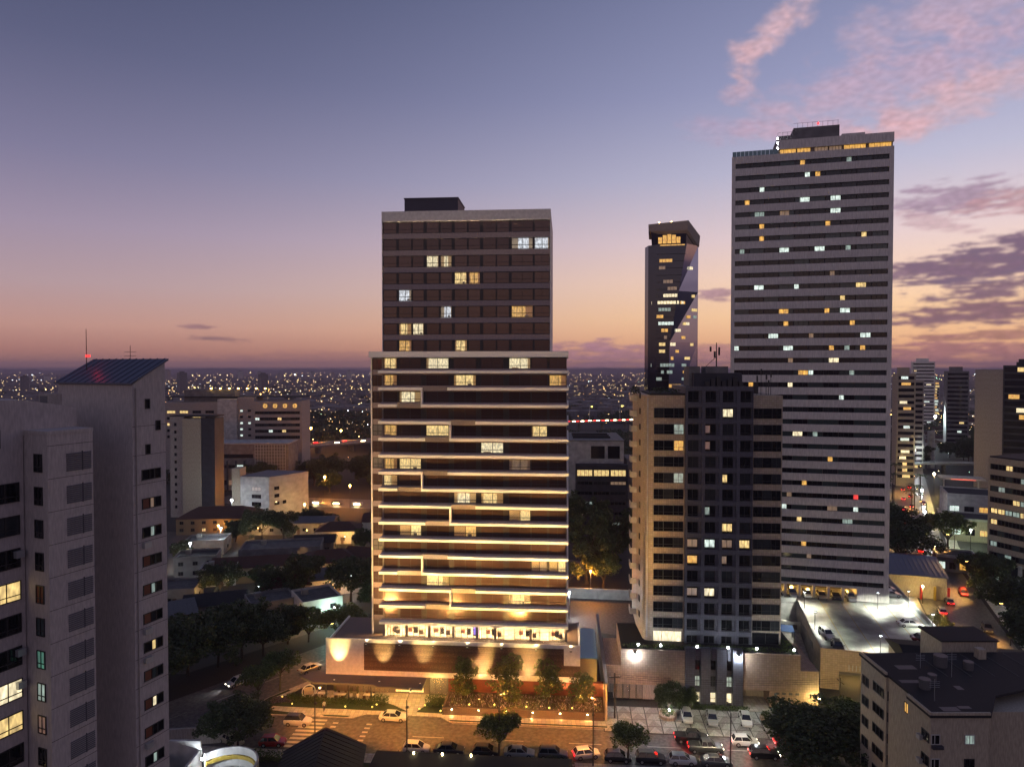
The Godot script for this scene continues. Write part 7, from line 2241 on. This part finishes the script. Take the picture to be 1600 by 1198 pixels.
# a continuous body: tapered capsules between joints, joined smoothly and meshed as surface nets
func person(label: String, at: Vector3, turn: float, shirt: Color, trousers: Color, stride: bool) -> void:
	var o := thing("person", label, "person", at, turn)
	var s := 0.26 if stride else 0.04
	var bones := [
		[Vector3(0, 0.98, 0), Vector3(0, 1.20, 0.0), 0.15, 0.14, 1], [Vector3(0, 1.20, 0), Vector3(0, 1.42, 0.0), 0.15, 0.13, 1], [Vector3(-0.15, 1.42, 0), Vector3(0.15, 1.42, 0), 0.09, 0.09, 1],
		[Vector3(0, 1.45, 0), Vector3(0, 1.56, 0.01), 0.06, 0.055, 0], [Vector3(0, 1.62, 0.02), Vector3(0, 1.69, 0.01), 0.095, 0.095, 0],
		[Vector3(-0.09, 0.94, 0), Vector3(-0.1, 0.52, s * 0.7), 0.105, 0.075, 2], [Vector3(-0.1, 0.52, s * 0.7), Vector3(-0.1, 0.09, s * 0.55), 0.072, 0.048, 2], [Vector3(-0.1, 0.05, s * 0.5), Vector3(-0.1, 0.04, s * 0.5 + 0.18), 0.05, 0.04, 2],
		[Vector3(0.09, 0.94, 0), Vector3(0.1, 0.52, -s * 0.3), 0.105, 0.075, 2], [Vector3(0.1, 0.52, -s * 0.3), Vector3(0.1, 0.12, -s * 1.1), 0.072, 0.048, 2], [Vector3(0.1, 0.06, -s * 1.1), Vector3(0.1, 0.04, -s * 1.1 + 0.17), 0.05, 0.04, 2],
		[Vector3(-0.2, 1.41, 0), Vector3(-0.25, 1.13, -s * 0.5), 0.055, 0.045, 1], [Vector3(-0.25, 1.13, -s * 0.5), Vector3(-0.25, 0.89, -s * 0.2 + 0.06), 0.042, 0.032, 0], [Vector3(-0.25, 0.86, -s * 0.2 + 0.07), Vector3(-0.25, 0.76, -s * 0.2 + 0.1), 0.035, 0.025, 0],
		[Vector3(0.2, 1.41, 0), Vector3(0.25, 1.13, s * 0.4), 0.055, 0.045, 1], [Vector3(0.25, 1.13, s * 0.4), Vector3(0.25, 0.92, s * 0.9 + 0.05), 0.042, 0.032, 0], [Vector3(0.25, 0.90, s * 0.9 + 0.06), Vector3(0.25, 0.80, s * 1.0 + 0.1), 0.035, 0.025, 0]]
	var cell := 0.032
	var lo := Vector3(-0.36, -0.03, -0.46)
	var nx := 23
	var ny := 58
	var nz := 31
	var val := PackedFloat32Array()
	val.resize(nx * ny * nz)
	var who := PackedInt32Array()
	who.resize(nx * ny * nz)
	for j in ny:
		for k in nz:
			for i in nx:
				var p := lo + Vector3(i, j, k) * cell
				var best := 9.0
				var acc := 0.0
				var w := 0
				for b in bones:
					var ab: Vector3 = b[1] - b[0]
					var t := clampf((p - b[0]).dot(ab) / ab.length_squared(), 0, 1)
					var dd: float = p.distance_to(b[0] + ab * t) - lerpf(b[2], b[3], t)
					acc += exp(-dd * 55.0)
					if dd < best:
						best = dd
						w = b[4]
				val[(j * nz + k) * nx + i] = -log(maxf(acc, 1e-30)) / 55.0
				who[(j * nz + k) * nx + i] = w
	var mb := MB.new()
	mb.colored = true
	var tones := [Color(0.30, 0.18, 0.12), shirt, trousers]
	var vert := {}
	var point := {}
	for j in ny - 1:
		for k in nz - 1:
			for i in nx - 1:
				var base := (j * nz + k) * nx + i
				var sum := Vector3.ZERO
				var n := 0
				var corners := []
				for q in 8:
					corners.append(val[base + (q & 1) + ((q >> 1) & 1) * nz * nx + ((q >> 2) & 1) * nx])
				for e in [[0, 1], [2, 3], [4, 5], [6, 7], [0, 2], [1, 3], [4, 6], [5, 7], [0, 4], [1, 5], [2, 6], [3, 7]]:
					var v0: float = corners[e[0]]
					var v1: float = corners[e[1]]
					if (v0 < 0) != (v1 < 0):
						var t := v0 / (v0 - v1)
						var p0 := Vector3(e[0] & 1, (e[0] >> 1) & 1, (e[0] >> 2) & 1)
						var p1 := Vector3(e[1] & 1, (e[1] >> 1) & 1, (e[1] >> 2) & 1)
						sum += p0.lerp(p1, t)
						n += 1
				if n:
					vert[base] = mb.v.size()
					point[base] = true
					mb.v.append(lo + (Vector3(i, j, k) + sum / n) * cell)
					mb.n.append(Vector3(corners[1] + corners[3] + corners[5] + corners[7] - corners[0] - corners[2] - corners[4] - corners[6], corners[2] + corners[3] + corners[6] + corners[7] - corners[0] - corners[1] - corners[4] - corners[5], corners[4] + corners[5] + corners[6] + corners[7] - corners[0] - corners[1] - corners[2] - corners[3]).normalized())
					var pp := mb.v[mb.v.size() - 1]
					mb.c.append(Color(0.02, 0.015, 0.012) if pp.y > 1.70 or (pp.y > 1.6 and pp.z < 0.0) else tones[who[base]])
	var sy := nz * nx
	for base in vert:
		var i: int = base % nx
		var k: int = (base / nx) % nz
		var j: int = base / sy
		# an edge along each axis from this corner, shared by four cells
		for ax in [[1, sy, nx, j > 0 and k > 0], [sy, nx, 1, k > 0 and i > 0], [nx, 1, sy, i > 0 and j > 0]]:
			if not ax[3] or (val[base] < 0) == (val[base + ax[0]] < 0):
				continue
			var q := [base, base - ax[1], base - ax[1] - ax[2], base - ax[2]]
			if not (vert.has(q[1]) and vert.has(q[2]) and vert.has(q[3])):
				continue
			var flip: bool = val[base] < 0
			var t := [vert[q[0]], vert[q[1]], vert[q[2]], vert[q[3]]]
			var nrm: Vector3 = (mb.v[t[2]] - mb.v[t[0]]).cross(mb.v[t[1]] - mb.v[t[0]])
			if nrm.dot(mb.n[t[0]]) < 0:
				t.reverse()
			mb.i.append_array([t[0], t[1], t[2], t[0], t[2], t[3]])
	part(o, "body", mb, M.body_coloured)

# ---------------------------------------------------------------- trees, one by one
func build_trees() -> void:
	rng.seed = 4242
	tree_kind("round", 8.0, 3.6, 0.24, 6000, 0.42, 0, "round", 1)
	tree_kind("round_b", 9.0, 3.9, 0.24, 6400, 0.44, 0, "round", 2)
	tree_kind("spread", 9.0, 5.6, 0.3, 9000, 0.46, 0, "spread", 3)
	tree_kind("column", 7.5, 2.9, 0.16, 2600, 0.34, 3, "column", 4)
	tree_kind("column_b", 7.8, 3.1, 0.18, 2900, 0.34, 3, "column", 5)
	tree_kind("column_c", 7.2, 2.7, 0.2, 2300, 0.32, 3, "column", 14)
	tree_kind("column_d", 6.6, 3.0, 0.22, 2300, 0.32, 3, "column", 15)
	tree_kind("big", 25.0, 9.5, 0.22, 8000, 0.95, 0, "round", 6)
	tree_kind("bright", 8.5, 4.2, 0.26, 4200, 0.44, 3, "spread", 7)
	tree_kind("street", 7.5, 3.2, 0.42, 3600, 0.36, 1, "spread", 8)
	palm_kind("palm", 11.0, 9)
	var a := Transform3D(Basis(Vector3.UP, TOWER_TURN), TOWER_AT)
	# the four uplit trees of the raised bed
	tree("column", "bed_tree", "uplit young tree in the raised bed, first from the entrance", a * Vector3(25.0, 1.2, 2.6), 0.92, "uplit trees before the podium", 1.20)
	tree("column_b", "bed_tree", "uplit tree in the raised bed, second and fullest from the entrance", a * Vector3(33.0, 1.2, 3.0), 1.06, "uplit trees before the podium", 1.20)
	tree("column_c", "bed_tree", "uplit tree in the raised bed, third from the entrance", a * Vector3(39.6, 1.2, 2.8), 0.98, "uplit trees before the podium", 1.25)
	tree("column_d", "bed_tree", "uplit tree in the raised bed, last by the boundary wall", a * Vector3(45.6, 1.2, 3.2), 0.86, "uplit trees before the podium", 1.20)
	# street trees along the near kerb and at the crossing
	tree("street", "street_tree", "black silhouetted street tree among the parked cars", Vector3(-1.9, 0.1, -99.6), 0.98, "street trees by the near kerb")
	tree("street", "street_tree", "dark street tree at the near kerb left of the moving pickups", Vector3(17.0, 0.1, -98.8), 0.78, "street trees by the near kerb", 1.05)
	tree("spread", "street_tree", "broad dark tree over the garage ramp", Vector3(-41.5, 0, -102.0), 0.86, "", 0.98)
	tree("spread", "street_tree", "huge dark tree spreading over the avenue's right end", Vector3(45.0, 0, -97.0), 0.92, "", 1.5)
	tree("spread", "street_tree", "lower dark crown right of the huge tree", Vector3(51.5, 0, -98.6), 0.8, "", 1.1)
	tree("round", "street_tree", "leafy tree lit from below beside the garage mouth", Vector3(53.0, 0, -106.5), 0.85)
	tree("round", "forecourt_tree", "dense green tree on the forecourt before the stone wall", Vector3(26.2, 0.1, -112.6), 0.86, "", 0.78)
	tree("round_b", "forecourt_tree", "small green tree beside the dense one on the forecourt", Vector3(29.4, 0.1, -112.2), 0.55, "", 0.8)
	# along the left street
	tree("street", "street_tree", "slender tree on the garden's rounded corner, front one", Vector3(-43.4, 0.1, -115.4), 1.05, "slender trees at the garden corner", 0.9)
	tree("street", "street_tree", "slender tree on the garden's rounded corner, rear one", Vector3(-41.6, 0.1, -121.0), 1.0, "slender trees at the garden corner", 0.9)
	var L := [[-68, -123, "spread", 1.25, "broad black tree on the left street beside the near tower"], [-63, -117, "spread", 1.1, "low black crown overhanging the left street"], [-57, -131, "spread", 1.15, "black crown between the second and third street trees"], [-50, -136, "spread", 1.05, "black crown over the white two-storey house's gate"], [-61, -127, "spread", 1.25, "black tree second along the left street"], [-54, -135, "round_b", 1.3, "black tree third along the left street"], [-47, -142, "round", 1.3, "dark tree in front of the white two-storey house"], [-43, -143, "bright", 0.9, "dark tree beside the podium's left end"], [-35.5, -141, "bright", 1.1, "orange-lit tree behind the podium's corner"], [-73, -113, "spread", 0.9, "black tree at the left street's near end"]]
	for q in L:
		tree(q[2], "street_tree", q[4], Vector3(q[0], 0, q[1]), q[3])
	var B := [[-60, -170, "round", 1.25, "tall dark tree in the middle of the block"], [-52, -168, "round_b", 1.35, "pine-like dark tree above the sheet roofs"], [-40, -168, "spread", 1.2, "broad tree against the tower's left edge"], [-33, -163, "round", 1.1, "tree just left of the tower's base"], [-74, -172, "spread", 0.9, "round tree behind the pale small house"], [-66, -180, "round", 0.9, "dark tree beside the railed house"], [-92, -226, "round", 1.1, "tree before the lamp-lit porch"], [-84, -228, "spread", 1.2, "wide tree by the back street's corner"], [-76, -226, "round_b", 1.2, "tree at the bend of the back street"], [-73, -248, "spread", 0.75, "large dark tree on the lit avenue's near side"], [-66, -246, "round", 0.8, "rounded tree below the avenue's lamps"], [-46, -252, "spread", 0.95, "broad round tree beside the tower's upper left houses"], [-40, -222, "round_b", 1.2, "tree over the market-lit corner"], [-47, -215, "round", 1.1, "tree beside the hip-roofed house"], [-36, -210, "spread", 1.0, "low tree near the tower's left edge"], [-100, -205, "round", 0.9, "tree by the left block and the white lamp"], [-64, -150, "round", 0.9, "small dark tree in a garden by the ochre wall"], [-88, -158, "round_b", 1.0, "dark tree against the left block's flank"]]
	for q in B:
		tree(q[2], "garden_tree", q[4], Vector3(q[0], 0, q[1]), q[3], "trees of the houses' block")
	for k in 26:
		var x := -150.0 + k * 6.4 + rng.randf() * 3.0
		tree(["spread", "round", "round_b"][k % 3], "roadside_tree", "dark tree in the belt along the lit back avenue", Vector3(x, 0, -322.0 - rng.randf() * 34.0 + (0.0 if x > -80 else 8.0)), rng.randf_range(1.1, 1.7), "trees along the back avenue")
	# between the towers
	tree("big", "big_tree", "huge dark tree filling the gap between the towers", Vector3(20.0, 0, -182), 0.98, "", 0.8)
	tree("big", "big_tree", "second tall dark tree right behind the huge one", Vector3(29.0, 0, -192), 0.86, "", 0.75)
	tree("bright", "yard_tree", "yellow-lit tree behind the pale yard wall", Vector3(24.0, 0, -178), 1.2)
	tree("bright", "yard_tree", "yellow-lit bush beside the tower's lower right edge", Vector3(14.0, 0, -176), 1.0)
	tree("round", "yard_tree", "dark shrub-like tree at the beige tower's left foot", Vector3(30.5, 0, -150), 0.7)
	# right-hand street
	var R := [[112, -196, "spread", 1.5, "broad dark tree over the right street, nearest"], [120, -212, "spread", 1.5, "dark street tree past the warehouse"], [116, -222, "round_b", 1.5, "dark tree left of the right street"], [128, -236, "spread", 1.4, "dark tree over the street's bend"], [122, -246, "round", 1.6, "dark tree against the white tower's edge"], [134, -262, "round_b", 1.7, "tall tree beside the white tower's right edge"], [146, -282, "spread", 1.6, "lit green tree farther up the right street"], [140, -218, "bright", 1.5, "bright green tree lit by a white lamp"], [126, -182, "round", 1.3, "dark tree before the long office"], [120, -170, "round_b", 1.3, "dark tree on the right pavement"], [112, -146, "spread", 1.4, "big black tree at the right edge"], [104, -132, "spread", 1.2, "black tree at the lower right edge"], [92, -146, "bright", 0.6, "small lit palm-like bush by the deck's wall"]]
	for q in R:
		tree(q[2], "avenue_tree", q[4], Vector3(q[0], 0, q[1]), q[3], "trees of the right street")
	for q in [[152, -258], [160, -270], [168, -300], [178, -296], [186, -330]]:
		tree("palm", "palm_tree", "tall palm by the far right street", Vector3(q[0], 0, q[1]), 1.0, "palms of the far right street")
	for k in 22:
		tree(["spread", "round", "round_b"][k % 3], "park_tree", "dark tree in the park below the distant towers", Vector3(rng.randf_range(205, 300), 0, rng.randf_range(-440, -385)), rng.randf_range(1.2, 1.9), "trees of the far park")

# ---------------------------------------------------------------- street lamps
func street_lamp(label: String, at: Vector3, turn: float, h: float, reach: float, bulb: String, color: Color, energy: float, open := false, group := "") -> void:
	var p := thing("street_lamp", label, "street lamp", at, turn, group)
	var b := MB.new()
	b.tube(Vector3.ZERO, Vector3(0, h, 0), 0.11, 0.07, 8)
	part(p, "lamp_post", b, M.metal_dark)
	if open:
		var gr := snappedf(clampf(Vector2(at.x, at.z).length() * 0.0014, 0.24, 0.8), 0.08)
		lamp_globe(p, Vector3(0, h + 0.25, 0), gr, M[bulb])
		omni(p, Vector3(0, h + 0.25 - gr - 0.35, 0.3), color, energy, 0.3)
		return
	var arm := MB.new()
	arm.tube(Vector3(0, h - 0.1, 0), Vector3(0, h + 0.25, -reach), 0.05, 0.04, 6)
	part(p, "lamp_arm", arm, M.metal_dark)
	bx(p, "lamp_head", Vector3(0, h + 0.3, -reach - 0.3), Vector3(0.34, 0.14, 0.8), M.metal_dark)
	bx(p, "lamp_lens", Vector3(0, h + 0.21, -reach - 0.3), Vector3(0.26, 0.04, 0.6), M[bulb])
	spot(p, Vector3(0, h - 0.1, -reach - 0.35), Vector3(0, -1.0, -0.8), color, energy, 56.0, 0.8, 0.25)

func build_lamps() -> void:
	var a := Transform3D(Basis(Vector3.UP, TOWER_TURN), TOWER_AT)
	var sodium := Color(1.0, 0.63, 0.27)
	var cold := Color(0.93, 0.97, 1.0)
	for k in 4:
		var post := a * Vector3([5.0, 19.0, 32.8, 46.5][k], 0.14, 18.6)
		# added second head on an invented post, to warm the tower face
		var fp := thing("added_floodlight", "small added floodlight on the %s avenue lamp post, aimed at the tower" % ["first", "second", "third", "fourth"][k], "light", post + Vector3(0, 7.4, 0), TOWER_TURN, "added floodlights on the avenue lamp posts")
		bx(fp, "lamp_housing", Vector3(0, 0, -0.3), Vector3(0.4, 0.3, 0.3), M.metal_dark)
		bx(fp, "bracket", Vector3(0, 0, -0.1), Vector3(0.08, 0.08, 0.3), M.metal_dark)
		bx(fp, "lamp_lens", Vector3(0, 0, -0.46), Vector3(0.34, 0.24, 0.02), M.bulb_sodium)
		spot(fp, Vector3(0, 0.02, -0.62), Vector3(0, 18.0, -22.0), Color(1.0, 0.76, 0.42), 1150.0, 36.0, 0.9, 0.15)
		street_lamp("slim dark added street lamp on the near pavement, %s from the left" % ["first", "second", "third", "fourth"][k], post, TOWER_TURN, 8.6, 2.2, "bulb_sodium", sodium, 360.0, false, "street lamps of the avenue")  # these posts are invented to carry the light on the street
	street_lamp("added street lamp near the moving pickups", a * Vector3(66.0, 0.14, 18.8), TOWER_TURN, 8.6, 2.0, "bulb_warm", Color(1.0, 0.9, 0.72), 120.0, false, "street lamps of the avenue")  # one more lamp added along the avenue for its light
	street_lamp("lamp at the left street beyond the podium's corner", Vector3(-33.6, 0.1, -133.0), 2.4, 8.0, 1.8, "bulb_sodium", sodium, 90.0, false, "street lamps of the avenue")
	street_lamp("dazzling white lamp on a pole among the houses, near the left block", Vector3(-93.0, 0, -196.0), 0, 7.0, 0, "bulb_white", cold, 75.0, true, "white lamps among the houses")
	street_lamp("white lamp above the back street's bend", Vector3(-91.0, 0, -212.0), 0, 7.6, 0, "bulb_white", cold, 75.0, true, "white lamps among the houses")
	street_lamp("white lamp on the long shed's roof line", Vector3(-104.0, 0, -252.0), 0, 8.6, 0, "bulb_white", cold, 75.0, true, "white lamps among the houses")
	street_lamp("white yard lamp low among the roofs", Vector3(-73.0, 0, -151.0), 0, 3.6, 0, "bulb_white", cold, 14.0, true, "white lamps among the houses")
	street_lamp("greenish yard lamp beside the white two-storey house", Vector3(-39.5, 0, -151.0), 0, 4.2, 0, "bulb_white", Color(0.8, 1.0, 0.9), 40.0, true, "white lamps among the houses")
	street_lamp("white lamp behind the trees left of the tower", Vector3(-41.0, 0, -172.5), 0, 4.6, 0, "bulb_white", cold, 16.0, true, "white lamps among the houses")
	street_lamp("orange porch lamp of the red-brown roofed house", Vector3(-101.0, 0, -233.5), 0, 3.4, 0, "bulb_sodium", sodium, 40.0, true)
	for k in 5:
		street_lamp("orange lamp over the lit back avenue, %s from the left" % ["first", "second", "third", "fourth", "fifth"][k], Vector3(-100.0 + k * 16.5, 0, -281.0 - (k % 2) * 22.0), 0.0, 9.0, 0, "bulb_sodium", sodium, 260.0, true, "orange lamps of the back avenue")
	for k in 4:
		street_lamp("lamp on the raised highway, %s from the left" % ["first", "second", "third", "fourth"][k], Vector3(-168.0 + k * 26.0, 6.0, -500.0 + k * 19.0), 0.0, 9.0, 0, "bulb_sodium", sodium, 240.0, true, "lamps of the raised highway")
	street_lamp("dazzling white floodlight in the yard right of the tower", Vector3(13.2, 0, -156.0), 0, 6.0, 0, "bulb_white", cold, 130.0, true)
	street_lamp("yellow lamp behind the pale yard wall", Vector3(20.0, 0, -172.5), 0, 6.0, 0, "bulb_sodium", sodium, 150.0, true)
	street_lamp("white lamp on the drive left of the beige tower", Vector3(20.5, 0, -131.0), 0, 3.4, 0, "bulb_white", cold, 14.0, true)
	street_lamp("second white lamp lower on the drive left of the beige tower", Vector3(17.6, 0, -124.0), 0, 3.4, 0, "bulb_white", cold, 10.0, true)
	street_lamp("orange lamp lighting the pale corner block's right face", Vector3(-80.0, 0, -262.0), 0, 5.0, 0, "bulb_sodium", Color(1.0, 0.8, 0.5), 60.0, true)
	# right-hand street
	var S := [[97.5, -141.0], [111.0, -172.0], [124.0, -200.0], [146.0, -250.0], [160.0, -276.0], [178.0, -308.0]]
	for k in 6:
		street_lamp("warm lamp over the right street, %s from the camera" % ["first", "second", "third", "fourth", "fifth", "sixth"][k], Vector3(S[k][0] + 6.5, 0, S[k][1]), 1.2, 8.5, 1.5, "bulb_sodium", Color(1.0, 0.74, 0.4), 700.0, false, "warm lamps of the right street")
	street_lamp("dazzling yellow lamp where the right street meets the overpass, left one", Vector3(196.0, 0, -333.0), 0, 10.5, 0, "bulb_warm", Color(1.0, 0.85, 0.5), 300.0, true, "bright lamps at the overpass")
	street_lamp("dazzling yellow lamp where the right street meets the overpass, right one", Vector3(190.0, 0, -306.0), 0, 10.0, 0, "bulb_warm", Color(1.0, 0.85, 0.5), 300.0, true, "bright lamps at the overpass")
	street_lamp("white lamp on the overpass", Vector3(216.0, 6.4, -366.0), 0, 6.0, 0, "bulb_white", cold, 200.0, true)
	for k in 2:
		street_lamp("far dazzling floodlight below the pale tower, %s of the pair" % ["left", "right"][k], Vector3(292.0 + k * 12.0, 0, -470.0), 0, 24.0, 0, "bulb_white", Color(0.9, 1.0, 1.0), 500.0, true, "far floodlights")
	street_lamp("white lamp lighting the bright green tree", Vector3(146.0, 0, -216.0), 0, 6.0, 0, "bulb_white", Color(0.9, 1.0, 0.8), 90.0, true)
	street_lamp("white lamp on the white-edged hall", Vector3(158.0, 9.0, -262.0), 0, 1.5, 0, "bulb_white", cold, 40.0, true)
	street_lamp("white lamp at the lower hall's corner", Vector3(141.0, 7.0, -232.0), 0, 1.5, 0, "bulb_white", cold, 50.0, true)
	street_lamp("white lamp by the parked vans at the right edge", Vector3(122.0, 0, -156.0), 0, 5.0, 0, "bulb_white", cold, 50.0, true)
	street_lamp("lamp behind the warehouse's yellow gate wall", Vector3(101.0, 0, -166.5), 0, 4.0, 0, "bulb_warm", Color(1.0, 0.85, 0.5), 40.0, true)
	street_lamp("lamp under the huge tree at the avenue's end", Vector3(57.5, 0.1, -110.5), 0, 4.4, 0, "bulb_warm", Color(1.0, 0.9, 0.6), 45.0, true)
